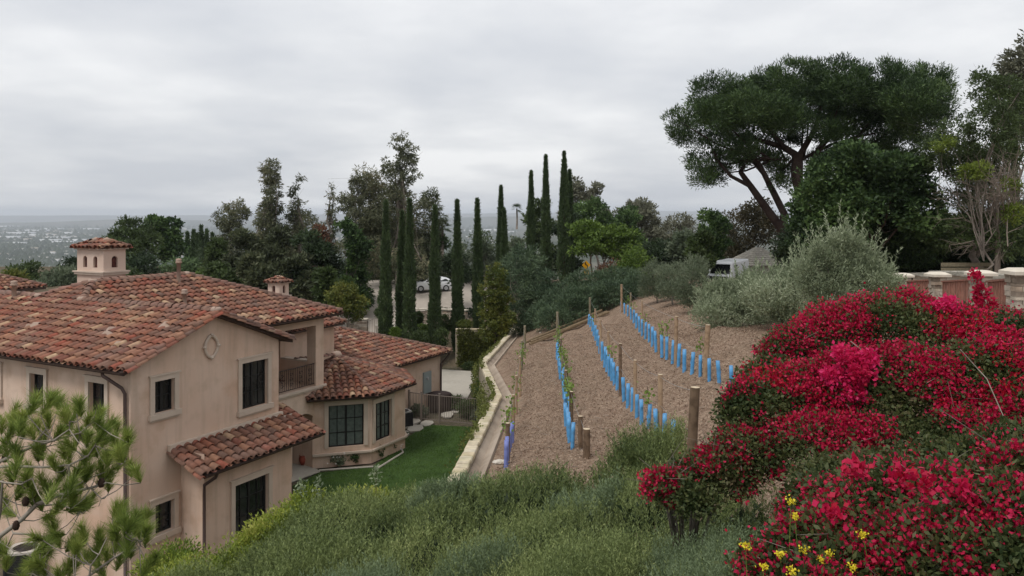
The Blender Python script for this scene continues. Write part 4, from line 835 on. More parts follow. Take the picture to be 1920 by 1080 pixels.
mb = MB(); mb.box(-10.2, 66.2, 1.3, -9.75, 66.6, 2.55); mb.box(-10.24, 66.16, 2.55, -9.71, 66.64, 2.62); tag(mb.build('utility_box', M['panelgrey']), 'pale grey-green utility box between two cypress trunks', 'utility box')
# white hatchback
def car(x, y, z, rot, label):
    t = thing('parked_car', label, 'car', (x, y, z)); c, s2 = math.cos(rot), math.sin(rot); e = np.array((c, s2, 0)); n = np.array((-s2, c, 0)); zv = np.array((0,0,1.)); o = np.array((x, y, z))
    top = [(-2.1,.55),(-2.0,.78),(-1.55,.90),(-1.05,.98),(-.25,1.38),(.3,1.46),(.9,1.44),(1.6,1.30),(1.95,1.05),(2.08,.75),(2.1,.42)]; q = lambda a, b, h: o+e*a+n*b+zv*h
    def loft(secs, name, m, sm_=True):
        mb = MB(); k = len(secs[0]); V = [p for s in secs for p in s]; mb.add(V, [(i*k+j, i*k+j+1, (i+1)*k+j+1, (i+1)*k+j) for i in range(len(secs)-1) for j in range(k-1)]+[tuple(range(k)), tuple(range((len(secs)-1)*k, len(secs)*k))[::-1]]); return mb.build(name, m, t, sm_)
    secs = []
    for a, h in top:
        belt = min(h, .92+.06*(a+2)/4); wb = .86-.10*max(0, abs(a)-1.6)/.5; wt = .60 if h > 1.0 else wb-.06
        secs.append([q(a,-wb+.04,.22), q(a,-wb,.45), q(a,-wb,belt-.08), q(a,-wb+.03,belt), q(a,-wt-.05,h-.04 if h > belt else h), q(a,-wt+.1,h), q(a,wt-.1,h+.01), q(a,wt+.05,h-.04 if h > belt else h), q(a,wb-.03,belt), q(a,wb,belt-.08), q(a,wb,.45), q(a,wb-.04,.22)])
    loft(secs, 'body', M['white'])
    for sg in (-1, 1):
        mb = MB(); s3 = [(-.85,1.0),(-.25,1.30),(.3,1.37),(.9,1.35),(1.45,1.20),(1.55,1.02)]
        mb.poly([q(a, sg*(.855-.27*(h-.95)/.45), h) for a, h in s3], n*sg*.012); mb.build('side_window', M['glass'], t)
        for a in (-1.3, 1.3):
            mb = MB(); mb.tube([q(a, sg*.68, .32), q(a, sg*.88, .32)], .32, 18); wh = mb.build('wheel', M['rubber'], t); mb = MB(); mb.tube([q(a, sg*.882, .32), q(a, sg*.895, .32)], .20, 12); mb.build('rim', M['lightmetal'], wh)
        mb = MB(); mb.poly([q(-2.02, sg*.55, .70), q(-2.02, sg*.80, .68), q(-1.75, sg*.84, .82), q(-1.85, sg*.6, .84)], (e*-.03+zv*.02)); mb.build('headlight', M['lightmetal'], t)
    mb = MB(); mb.quad(q(-1.08,-.62,1.0), q(-1.08,.62,1.0), q(-.33,.55,1.37), q(-.33,-.55,1.37)); o2 = mb.build('windscreen', M['glass'], t); o2.location = Vector(o2.location)+Vector((e*-.02+zv*.03)); return t
car(-8.2, 80.6, float(TF(-8.2,80.6))+.05, .32, 'white hatchback parked on the driveway behind the cypresses')
# delivery van, front towards us
def van(x, y, z, rot, label):
    t = thing('van', label, 'van', (x, y, z)); c, s2 = math.cos(rot), math.sin(rot); e = np.array((c, s2, 0)); n = np.array((-s2, c, 0)); zv = np.array((0,0,1.)); o = np.array((x, y, z)); q = lambda a, b, h: o+e*a+n*b+zv*h
    mb = MB(); pr_ = [(-2.4,.35),(-2.4,1.05),(-2.1,1.15),(-1.75,1.95),(-1.5,2.1),(2.6,2.15),(2.7,1.9),(2.7,.35)]
    V = [q(a, -.95+(.08 if h > 1.5 else 0), h) for a, h in pr_]+[q(a, .95-(.08 if h > 1.5 else 0), h) for a, h in pr_]; k = 8
    mb.add(V, [tuple(range(k)), tuple(range(k, 2*k))[::-1]]+[(i, i+k, (i+1) % k+k, (i+1) % k) for i in range(k)]); b = mb.build('body', M['white'], t)
    bv = b.modifiers.new('bevel', 'BEVEL'); bv.width = .08; bv.segments = 3
    mb = MB(); mb.quad(q(-2.14,-.78,1.2), q(-2.14,.78,1.2), q(-1.80,.72,1.92), q(-1.80,-.72,1.92)); mb.build('windscreen', M['glass'], t)
    mb = MB(); mb.obox(q(-2.46,-.7,.62), n*1.4, e*.05, zv*.4); mb.build('grille', M['black'], t); mb = MB(); mb.obox(q(-2.52,-.9,.32), n*1.8, e*.14, zv*.24); mb.build('bumper', M['black'], t)
    for sg in (-1, 1):
        mb = MB(); mb.obox(q(-2.45, sg*.78-.12, .82), n*.24, e*.04, zv*.2); mb.build('headlight', M['lightmetal'], t)
        mb = MB(); mb.quad(q(-1.6, sg*.935, 1.25), q(-.5, sg*.935, 1.25), q(-.5, sg*.89, 1.85), q(-1.4, sg*.89, 1.85)); mb.build('side_window', M['glass'], t)
        for a in (-1.6, 1.8): mb = MB(); mb.tube([q(a, sg*.75, .36), q(a, sg*.96, .36)], .36, 16); mb.build('wheel', M['rubber'], t)
    return t
vp = P(1365, 489, 62); van(vp[0]+.3, 63, vp[2]-2.15, 1.0, 'white van with black grille parked beyond the olive trees')
# curve warning sign
sp_ = P(1099, 497, 80); sg = thing('road_sign', 'yellow diamond curve warning sign with a small speed plate below', 'road sign', (sp_[0], 80, sp_[2]-2.2)); mb = MB(); mb.tube([(sp_[0],80.05,sp_[2]-2.6),(sp_[0],80.05,sp_[2]+.4)], .035, 6); mb.build('pole', M['lightmetal'], sg)
ry = .35; ex_ = np.array((math.cos(ry), math.sin(ry), 0)); ny = np.array((math.sin(ry), -math.cos(ry), 0)); zv = np.array((0,0,1.)); c0 = sp_
mb = MB(); mb.poly([c0+ex_*.47, c0+zv*.47, c0-ex_*.47, c0-zv*.47], ny*.02); dm = mb.build('plate', M['yellow'], sg)
mb = MB(); k0 = c0+ny*.028; path = [(.13,-.24),(.13,-.04),(-.10,.10),(-.10,.22)]
for (a, b), (c1, d1) in zip(path[:-1], path[1:]): mb.tube([k0+ex_*a+zv*b, k0+ex_*c1+zv*d1], .045, 5)
mb.poly([k0+ex_*-.21+zv*.18, k0+ex_*.01+zv*.18, k0+ex_*-.10+zv*.34], ny*.01); mb.build('arrow', M['black'], dm)
c1 = c0-zv*.74; mb = MB(); mb.poly([c1-ex_*.26-zv*.24, c1+ex_*.26-zv*.24, c1+ex_*.26+zv*.24, c1-ex_*.26+zv*.24], ny*.02); pl = mb.build('speed_plate', M['yellow'], sg)
fc = bpy.data.curves.new('speed_number', 'FONT'); fc.body = '15'; fc.size = .46; fc.align_x = 'CENTER'; fc.align_y = 'CENTER'; fc.extrude = .004
fo = bpy.data.objects.new('tmp', fc); COL.objects.link(fo); bpy.context.view_layer.update(); me = bpy.data.meshes.new_from_object(fo.evaluated_get(bpy.context.evaluated_depsgraph_get())); bpy.data.objects.remove(fo)
no = bpy.data.objects.new('number', me); COL.objects.link(no); me.materials.clear(); me.materials.append(M['black']); no.location = c1+ny*.03; no.rotation_euler = (math.radians(90), 0, ry); setp(no, pl)
# stone pillars and board fence along the street on the right
def pillar(px, py, d, wd, label):
    p = P(px, py, d); t = thing('stone_pillar', label, 'pillar', (p[0], d, p[2]-2)); mb = MB(); h = wd/2; zt_ = p[2]-.13; z_ = zt_-2.1
    while z_ < zt_-.02:
        r_ = min(rng.uniform(.07, .14), zt_-z_)
        for s1 in range(2):
            cut = rng.uniform(-.25, .25)*wd
            for a, b in ((-h, cut), (cut, h)):
                j = rng.uniform(0, .035); ya, yb = (-h-j, 0) if s1 == 0 else (0.004, h+j); mb.box(p[0]+a-(j if a == -h else -.006), d+ya, z_+.006, p[0]+b+(j if b == h else -.006), d+yb, z_+r_)
        z_ += r_
    mb.build('stonework', M['stone'], t); mb = MB(); c = h+.12
    mb.add([(p[0]+a*c, d+b*c, zt_+.0) for a, b in ((-1,-1),(1,-1),(1,1),(-1,1))]+[(p[0]+a*c, d+b*c, zt_+.08) for a, b in ((-1,-1),(1,-1),(1,1),(-1,1))]+[(p[0]+a*c*.55, d+b*c*.55, zt_+.15) for a, b in ((-1,-1),(1,-1),(1,1),(-1,1))], [(0,3,2,1),(8,9,10,11)]+[(i, (i+1) % 4, 4+(i+1) % 4, 4+i) for i in range(4)]+[(4+i, 4+(i+1) % 4, 8+(i+1) % 4, 8+i) for i in range(4)])
    mb.build('cap', M['stonecap'], t); return p
pd = [(1912,504,18.5,.38,'nearest stone pillar with cast cap at the right edge'),(1839,508,22.5,.38,'stone pillar second from the right edge'),(1758,511,26.5,.38,'stone pillar with both fence panels beside it, third from right'),(1693,513,31,.38,'stone pillar half hidden by the bougainvillea top'),(1514,508,44,.38,'thin distant stone pillar between olive trees'),(1487,509,52,.38,'farthest stone pillar near the shingled roof')]
pp_ = [pillar(*a) for a in pd]
def boards(p, q, top0, top1, label):
    t = thing('board_fence', label, 'fence', (p[0], p[1], p[2]-2), 'reddish board fence panels between the pillars'); p = np.array(p); q = np.array(q); e = q-p; L = np.linalg.norm(e[:2]); e = e/L; mb = MB(); n = int(L/.14); nn = np.array((-e[1], e[0], 0)); nn /= np.linalg.norm(nn)
    for i in range(n): o_ = p+e*(i*L/n+.006); mb.obox(o_+(0,0,-2.0-top0), (*(e[:2]*(L/n-.012)), 0), nn*(.02+.01*(i % 2)), (0,0,1.97))
    mb.build('board', M['redwood'], t); mb = MB(); mb.obox(p+(0,0,-.03-top0)-nn*.03, e*L, nn*.1, (0,0,.05)); mb.build('top_rail', M['redwood'], t)
for i, lb in enumerate(['board fence panel beside the nearest pillar','board fence panel between second and third pillars','board fence panel behind the bougainvillea top','far board fence panel behind the silvery olive tree','farthest short board fence panel']):
    a, b = pp_[i], pp_[i+1]; boards((a[0], a[1]+.35, a[2]-.05), (b[0], b[1]-.35, b[2]-.05), .22, .22, lb)
# street behind the pillars
# gate house with shingled roof and pale walls behind
def hipshed(px0, px1, pyt, pye, d, label, depth=5, wallh=2.4):
    a = P(px0, pye, d); b = P(px1, pye, d); zt_ = P(0, pyt, d+depth/2)[2]; t = thing('outbuilding', label, 'building', ((a[0]+b[0])/2, d, a[2]-wallh)); h = depth/2; tb = TB(); r0 = np.array((a[0]+h*.8, d+h, zt_)); r1 = np.array((b[0]-h*.8, d+h, zt_)); mb = MB(); rows = 9
    A = [a, b, np.array((b[0], d+depth, a[2])), np.array((a[0], d+depth, a[2]))]; R = [(r0, r1), (r1, r1), (r1, r0), (r0, r0)]
    for s in range(4):
        p0, p1 = A[s], A[(s+1) % 4]; q0, q1 = R[s]
        for k in range(rows):
            f0, f1 = k/rows, (k+1)/rows+.01; n = max(1, int(12*(1-f0*.6)))
            for i in range(n):
                g0_, g1_ = i/n, (i+1)/n-.004; L = lambda f_, g_: (p0+(q0-p0)*f_)*(1-g_)+(p1+(q1-p1)*f_)*g_
                up = np.array((0,0,.05)); mb.quad(L(f0,g0_)+up, L(f0,g1_)+up, L(min(f1,1),g1_)+up*.3, L(min(f1,1),g0_)+up*.3); mb.quad(L(f0,g0_), L(f0,g1_), L(f0,g1_)+up, L(f0,g0_)+up)
    mb.build('roof', M['shingle'], t); mb = MB(); mb.box(a[0]+.4, d+.4, a[2]-wallh, b[0]-.4, d+depth-.4, a[2]-.02); mb.build('wall', M['white'] if False else M['stonecap'], t); return t
hipshed(1388, 1490, 464, 499, 66, 'outbuilding with grey shingled hip roof behind the pine trunk')
hipshed(1775, 1850, 511, 526, 36, 'small pale-trimmed shingled roof between two right pillars', 4); hipshed(1845, 1960, 513, 524, 30, 'flat pale shingled roof behind the second pillar', 4)
mb = MB()
for k in range(5): q = P(1765, 500, 40); mb.box(q[0], 40, q[2]-1.0+k*.25, q[0]+2.6, 40.05, q[2]-1.0+k*.25+.2)
tag(mb.build('slat_screen', M['greypost']), 'dark grey slat screen in the shade behind the pillars', 'screen')
# lumber stacked behind the vines
la, lb_ = G(994, 648), G(1142, 587)
for i, (o1, o2, lab) in enumerate([((0,0,0),(0,0,0),'front landscape timber of the stack behind the vines'),((-.05,.22,.0),(-.1,.25,0),'middle landscape timber lying behind the front one'),((-.35,.5,.03),(-.4,.75,.02),'rear landscape timber reaching under the juniper'),((.05,.12,.15),(.6,.15,.15),'topmost landscape timber lying on the others')]):
    a = la+np.array(o1)+(0,0,.07); b = lb_+np.array(o2)+(0,0,.07); 
    if i == 3: b = a+(b-a)*.8
    mb = MB(); e = nrm(b-a); n = nrm(np.cross(e, (0,0,1.))); u = np.cross(n, e); s_ = .075; V = [p+n*s_*c+u*s_*d_ for p in (a, b) for c, d_ in ((-1,-.7),(-.7,-1),(.7,-1),(1,-.7),(1,.7),(.7,1),(-.7,1),(-1,.7))]
    mb.add(V, [(j, (j+1) % 8, 8+(j+1) % 8, 8+j) for j in range(8)]+[tuple(range(8))[::-1], tuple(range(8, 16))]); tag(mb.build('timber', M['lumber']), lab, 'timber', 'landscape timbers stacked behind the vines')
# ------------------------------------------------------------------ vine rows: grow tubes, posts, wires, young vines
TUBE = None
def tube_at(p, label, mt=None, h=.76, grp='blue grow tubes in the vine rows'):
    mb = MB(); r = .052; n = 12; k = 5; V = []; lean = rng.normal(0, .035, 2); sq = rng.uniform(.85, 1.1)
    for i in range(k):
        z_ = -.06+h*i/(k-1)*rng.uniform(.995, 1.005)+(.0)
        for j in range(n): q = 2*math.pi*j/n; V.append((r*math.cos(q)*sq+lean[0]*z_, r*math.sin(q)/sq+lean[1]*z_, z_))
    for j in range(n): q = 2*math.pi*j/n; V.append(((r-.008)*math.cos(q)*sq+lean[0]*(h-.06), (r-.008)*math.sin(q)/sq+lean[1]*(h-.06), h-.06))
    for j in range(n): q = 2*math.pi*j/n; V.append(((r-.008)*math.cos(q)*sq, (r-.008)*math.sin(q)/sq, h-.4))
    mb.add(V, [(i*n+j, i*n+(j+1) % n, (i+1)*n+(j+1) % n, (i+1)*n+j) for i in range(k+1) for j in range(n)]); mb.add([tuple(V[-n+j]) for j in range(n)], [tuple(range(n))])
    o = mb.build('grow_tube', mt or M['tube'], smooth=True); o.location = [float(a) for a in p]; o.rotation_euler = (0, 0, rng.uniform(0, 6)); tag(o, label, 'grow tube', grp); return o
def vine(p, h, label, n=40, w_=.12, long=0):
    t = thing('young_vine', label, 'vine', p, 'young vines growing out of the tubes'); p = np.array(p, float); mb = MB(); q = [p+(0,0,.3), p+(.02,.01,h*.6+.2), p+(-.02,.03,h)]; n = int(n*.6); mb.tube(q, .008, 5); mb.build('stem', M['bark'], t)
    k = rng.uniform(0, 1, n); Pt = p+np.c_[rng.normal(0, w_, n)*.7, rng.normal(0, w_, n)+long*(k-.5), .72+(h-.62)*k+rng.normal(0, .04, n)]; leaves('foliage', Pt, np.array((0,0,.3)), .085, .08, M['l_vine'], t, spread=.9)
R3 = [(1164.4,586.7),(1171,590),(1177,594),(1183,600),(1188,607),(1193,615),(1199,622),(1204,629),(1210,635),(1217,641),(1223,648),(1230,658),(1241,667),(1250,671),(1261,679),(1272,687),(1283,699),(1297,705.6),(1313,712),(1330,720),(1349,724),(1372,736)]
R2 = [(1103,609),(1106.5,614),(1110,621),(1113,629),(1116.5,637),(1120,647),(1124,661),(1129,674),(1133.5,686),(1138,694),(1142,703),(1147,711),(1152,720),(1157,730),(1163,740),(1170,752),(1177,766),(1185,775),(1194,789),(1203,801),(1215,811),(1231,822),(1245,832),(1261,848)]
for nm, R in (('right-hand', R3), ('middle', R2)):
    for i, (px, py) in enumerate(R): tube_at(G(px, py), 'blue grow tube in the %s row, %s' % (nm, 'farthest of all' if i == 0 else (ORD[i]+' from the far end')))
for i, d in ((2,.3),(4,.25),(8,.3),(12,.3),(13,.35),(18,.35)): vine(G(*R3[i]), .75+d, 'green vine shoot topping the %s tube of the right-hand row' % ORD[i])
for i, d in ((3,.2),(11,.25),(20,.4)): vine(G(*R2[i]), .75+d, 'green vine shoot topping the %s tube of the middle row' % ORD[i])
A1, B1 = G(1046, 664), G(1071, 846); dr = np.linalg.norm(B1-A1); n1 = 24
for i in range(n1):
    f_ = i/(n1-1); x_, y_ = A1[0]+(B1[0]-A1[0])*f_+rng.normal(0, .03), A1[1]+(B1[1]-A1[1])*f_; tube_at((x_, y_, T1(x_, y_)), 'blue grow tube in the crowded left-centre row, %s' % ('farthest of all' if i == 0 else ORD[i]+' from the far end'))
    if i in (0,1,2,7,8,9,10,12,14,15,16,17,18,20): vine((x_+.05, y_, T1(x_, y_)), 1.05+rng.uniform(-.1,.3), 'leafy vine on the left-centre row at its %s tube' % ('farthest' if i == 0 else ORD[i]), 55, .10)
for i, (px, py) in enumerate([(961,832),(957,842),(954.5,851),(951,868),(948.5,876)]): tube_at(G(px, py), 'faded violet-blue grow tube in the leftmost row, %s' % ('farthest of the near bunch' if i == 0 else ORD[i]+' towards the viewer'), M['tube_mauve'], .72)
for i, (px, py) in enumerate([(980,700),(978,715),(967,770),(959,820),(950,862)]): vine(G(px, py), 1.25, 'leafy vine in the leftmost row, %s from the far end' % ('first' if i == 0 else ORD[i]), 80, .13)
PT_OBJ = []
def post(px, yt, yb, r, m, label, lean=0, base=None, end='cutwood', cat='post'):
    p = base if base is not None else G(px, yb); h = CZ-(yt-403)/F*p[1]-p[2]; mb = MB(); n = 14; zt_ = p[2]+h
    mb.tube([(p[0],p[1],p[2]-.3),(p[0]+lean*.5,p[1],p[2]+h*.5),(p[0]+lean,p[1],zt_)], [r*1.04, r, r*.97], n, caps=False); t = thing('vine_post', label, 'post', (p[0],p[1],p[2]), 'round wooden vine posts'); mb.build('shaft', m, t, True)
    mb = MB(); c = [(p[0]+lean+r*.97*math.cos(q), p[1]+r*.97*math.sin(q), zt_) for q in np.linspace(0, 2*math.pi, n, endpoint=False)]; mb.quad(*c); mb.build('cut_end', M[end], t); PT_OBJ.append((p[0]+lean, p[1], zt_)); return (p[0]+lean, p[1], zt_)
WP, DP, GP = M['woodpost'], M['darkpost'], M['greypost']
p3 = [post(1165.5,533,588,.07,WP,'tall pale end post at the far end of the right-hand row'), post(1182.5,549,582,.05,GP,'greyish post just behind the far end of the right-hand row', base=G(1182.5,597)), post(1204,564,617,.04,WP,'slim post a quarter along the right-hand row', base=G(1204,628)),
  post(1270,593,680,.06,WP,'tall tan post midway along the right-hand row', .02, base=G(1267,684)), post(1328,609,712,.075,WP,'stout tan post near the close end of the right-hand row', .08, base=G(1322,712)), post(1240,610,660,.03,WP,'thin stake between tubes of the right-hand row', base=G(1235,660))]
p2 = [post(1106,558,605,.07,GP,'end post at the far end of the middle row'), post(1116,579,616,.05,WP,'second post from the far end of the middle row', base=G(1116,635)), post(1127,600,636,.045,WP,'third post from the far end of the middle row', base=G(1126,662)), post(1142,621,669,.045,WP,'fourth post from the far end of the middle row', base=G(1141,702)),
  post(1165,644,697,.05,DP,'brown post halfway along the middle row', base=G(1163,742)), post(1192.5,675,740,.05,WP,'tan post with pale cut top, past halfway in the middle row', base=G(1191,785)), post(1243,702,790,.06,WP,'tall tan post near the close end of the middle row', base=G(1238,818))]
pe = P(1303, 726, 12.6); p2.append(post(1303,726,858,.078,DP,'thickest dark round post in front with pale top', base=np.array((P(1295,850,12.6)[0], 12.6, pe[2]-1.35)), lean=.07))
p1 = [post(1045,585,640,.07,GP,'end post at the far end of the left-centre row'), post(1051.5,634,690,.05,DP,'brown post behind the leafy part of the left-centre row', base=G(1051.5,690)), post(1054.5,663,720,.05,GP,'grey-green post next along the left-centre row', base=G(1054.5,725)), post(1062,694,765,.055,DP,'dark post halfway along the left-centre row', base=G(1061,765)),
  post(1072,734,800,.06,DP,'dark post among the vines of the left-centre row', base=G(1071,805)), post(1090,780,843,.062,DP,'dark post close to the near end of the left-centre row', base=G(1088,846)), post(1101,804,860,.085,DP,'short thick near end post of the left-centre row', base=G(1100,862))]
p0 = [post(984,611,654,.07,GP,'end post at the far end of the leftmost row'), post(979.6,638,695,.05,GP,'second post of the leftmost row, grey-green', base=G(979,695)), post(976,668,735,.05,WP,'third post of the leftmost row, brownish', base=G(975,735)), post(969.5,704,775,.05,WP,'fourth post of the leftmost row', base=G(968,775)), post(963.5,740,812,.055,WP,'fifth post of the leftmost row beside the gutter', base=G(962.5,812)), post(953,793,862,.06,DP,'near dark post at the close end of the leftmost row', base=G(952,866))]
for nm, pl_ in (('right-hand', p3[:5]), ('middle', p2), ('left-centre', p1), ('leftmost', p0)):
    pl_ = sorted(pl_, key=lambda a: -a[1])
    for f_, w2 in ((.06, 'upper'), (.75, 'lower')):
        mb = MB(); pts = []
        for a, b in zip(pl_[:-1], pl_[1:]):
            a = np.array(a)-(0,0,f_); b = np.array(b)-(0,0,f_)
            for t_ in np.linspace(0, 1, 6)[:-1]: pts.append(a+(b-a)*t_-np.array((0,0,.05*math.sin(math.pi*t_))))
        pts.append(np.array(pl_[-1])-(0,0,f_)); mb.tube(pts, .0045, 4); tag(mb.build('trellis_wire', M['wire']), '%s thin trellis wire along the %s vine row' % (w2, nm), 'wire')
for i, (px, py, s_, lab) in enumerate([(938,822,.11,'pale flat rock beside the gutter, upper one'),(937,868,.16,'pale rock lying near the leftmost near post'),(1014,603+22,.1,'small pale stone beyond the far end of the rows')]):
    p = G(px, py); mb = MB(); V = []; mb.lathe(p, [(s_*.7,-.03),(s_,.02),(s_*.8,.06),(s_*.3,.085),(0,.09)], 9, 1.3, .8); tag(mb.build('rock', M['rock']), lab, 'rock')

# loose wood chips lying on the slope
k = 70000; yy = 12+33*rng.uniform(0, 1, k)**1.5; xx = wx(yy)+1.0+rng.uniform(0, 11, k); Z_ = T(xx, yy)+.05*fbm(xx, yy, 3, 6, 1.3)*np.clip(xx-wx(yy)-1.1, 0, 1)+.09*np.sin((xx-.06*yy)*2*math.pi/1.85)*np.clip((9-xx)/2, 0, 1)*np.clip(xx-wx(yy)-1.1, 0, 1)
M['chip'] = rampmat('wood_chip', [(.27,.185,.13),(.33,.24,.175),(.19,.125,.09),(.25,.17,.12),(.40,.31,.23),(.15,.10,.072),(.22,.15,.107)], .95)
tag(leaves('wood_chips', np.c_[xx, yy, Z_+.03], nrm(np.c_[rng.normal(0,1,(k,2)), np.full(k,.15)]), .058, .028, M['chip'], None, .15), kind='stuff')
k = 900; yy = rng.uniform(13, 46, k); xx = wx(yy)+1.0+rng.uniform(0, 11, k); Z_ = T(xx, yy)
tag(leaves('dry_twigs', np.c_[xx, yy, Z_+.08], nrm(np.c_[rng.normal(0,1,(k,2)), np.full(k,.05)]), .35, .02, M['twig'], None, .15), kind='stuff')
# ------------------------------------------------------------------ vegetation
def ell_pts(c, r, n, lo=.55, hi=1.0, up=0):
    d = nrm(rng.normal(0, 1, (n, 3))); 
    if up: d[:, 2] = np.where(d[:, 2] < -up, -d[:, 2], d[:, 2])
    return np.array(c)+d*np.array(r)*(rng.uniform(lo**3, hi**3, n)**(1/3))[:, None], d
def crown_leaves(name, blobs, m, parent, n, cl_r, per, L, W, spread=.8, flat=.7, droop=0., upb=.3, out=.5, lo=.5):
    """leaf clumps spread through a set of ellipsoids; n clumps shared by surface area"""
    area = np.array([(r[0]*r[1]+r[0]*r[2]+r[1]*r[2]) for _, r in blobs]); k = np.maximum(2, (n*area/area.sum()).astype(int)); Ps = []; Ds = []; C0 = []
    for (c, r), kk in zip(blobs, k):
        cc, dd = ell_pts(c, r, kk, lo, 1.03); C0.append(cc)
        sz = rng.uniform(.55, 1.35, kk)*cl_r; q = nrm(rng.normal(0, 1, (kk, per, 3)))*(rng.uniform(0, 1, (kk, per, 1))**.45)
        off = q*sz[:, None, None]*np.array((1, 1, flat)); p = cc[:, None]+off
        D = dd[:, None]*out+nrm(off)*.6+np.array((0, 0, upb-droop)); Ps.append(p.reshape(-1, 3)); Ds.append(D.reshape(-1, 3))
    P_ = np.concatenate(Ps); o = leaves(name, P_, nrm(np.concatenate(Ds)), L, W, m, parent, spread); return o, np.concatenate(C0)
def limbs(name, base, targets, r0, m, parent, fork=None, twigs=0, trunk_top=None, wob=.04):
    """tapered trunk with limbs bending to the targets"""
    mb = MB(); base = np.array(base, float); targets = np.asarray(targets); ctr = targets.mean(0); H_ = max(.5, ctr[2]-base[2]); fork = base+(ctr-base)*np.array((.5,.5,0))+np.array((0,0,H_*(.55 if fork is None else fork)))
    top = trunk_top if trunk_top is not None else fork
    k = 7; pts = [base+(0,0,-.3)]+[base+(top-base)*t+rng.normal(0, wob, 3)*H_*(t*(1-t)*4) for t in np.linspace(0, 1, k)[1:]]
    rad = [r0*1.25]+[r0*(1-.6*t) for t in np.linspace(0, 1, k)[1:]]; mb.tube(pts, rad, 8)
    for tg in targets:
        f_ = rng.uniform(.45, 1.0); s_ = base+(top-base)*f_; d = tg-s_; L = np.linalg.norm(d); q = [s_, s_+d*.35+np.array((0,0,-.06*L))+rng.normal(0, .05, 3)*L, s_+d*.7+rng.normal(0, .05, 3)*L, tg]; rr_ = r0*(1-.6*f_)*.6
        mb.tube(q, [rr_, rr_*.7, rr_*.42, rr_*.15], 5, caps=False)
        for _ in range(twigs): t = rng.uniform(.5, .95); p = s_+d*t; mb.tube([p, p+rng.normal(0, 1, 3)*L*.10+np.array((0,0,.05*L)), p+rng.normal(0, 1, 3)*L*.18+np.array((0,0,.12*L))], [rr_*.25, rr_*.15, rr_*.05], 4, caps=False)
    return mb.build(name, m, parent, True)
def gz(x, y): return float(TF(x, y)) if y >= 64 else (T1(x, y) if x > wx(y) else 0.)
def tree(label, kind, px0, px1, pyt, pyb, d, m, bark='bark', nb=9, n=150, per=26, cl=.1, leaf=(.3,.13), shape='round', trunk=.25, base=None, name='tree', cat='tree', group=None, spread=.8, droop=0, lo=.5, twigs=0, nl=9, upb=.3, flat=.7, tw=None, depth=None):
    a = P(px0, pyt, d); b = P(px1, pyb, d); cx = (a[0]+b[0])/2; w_2 = (b[0]-a[0])/2; zt_ = a[2]; zb_ = b[2]; Hh = zt_-zb_; y = d+w_2*.1; dp = depth or w_2
    bz = base if base is not None else min(zb_, gz(cx, y))
    t = thing(name, label, cat, (cx, y, bz), group); blobs = []
    c0 = zb_+Hh*trunk; ch = zt_-c0
    for i in range(nb):
        if shape == 'round':
            q = rng.uniform(0, 2*math.pi); h = (i+.5)/nb; rr_ = math.sqrt(max(.06, 1-(2*h-1)**2 if h > .35 else .9))*.62*rng.uniform(.6, 1.1); br_ = w_2*rng.uniform(.34, .5)
            c = (cx+w_2*rr_*math.cos(q), y+dp*rr_*math.sin(q), c0+br_*.6+(ch-br_*1.45)*h); r = (br_, br_, min(br_*.8, ch*.4))
        elif shape == 'tall':
            h = (i+.3)/nb; q = rng.uniform(0, 6.28); rr_ = (.85*(1-h)**.7+.16)*rng.uniform(.2, 1.1); br_ = w_2*(.58-.26*h)*rng.uniform(.6, 1.15); c = (cx+w_2*rr_*math.cos(q), y+dp*rr_*math.sin(q), c0+(ch-br_*.9)*h+br_*.1); r = (br_, br_, br_*.85)
        elif shape == 'layer':
            q = rng.uniform(0, 6.28); h = rng.uniform(.25, 1)**.8; rr_ = math.sqrt(rng.uniform(.02, 1))*(1.15-h*.45); br_ = w_2*rng.uniform(.26, .4); c = (cx+w_2*.75*rr_*math.cos(q), y+dp*.75*rr_*math.sin(q), c0+(ch-br_*.5)*h*(1-.12*rr_)); r = (br_, br_, br_*.36)
        blobs.append((c, r))
    cr = crown_leaves('crown', blobs, M[m], t, n, cl*max(w_2, 1.2)*2, per, leaf[0], leaf[1], spread, flat, droop, upb, lo=lo)[1]
    tg = np.array([b_[0] for b_ in blobs]) if nl <= 0 else cr[rng.choice(len(cr), min(nl, len(cr)), False)]
    limbs('trunk', (cx, y, bz), tg, tw or max(.08, Hh*.018), M[bark], t, twigs=twigs, trunk_top=np.array((cx+rng.normal(0,.05)*w_2, y, c0+ch*(.75 if shape == 'tall' else .35)))); return t
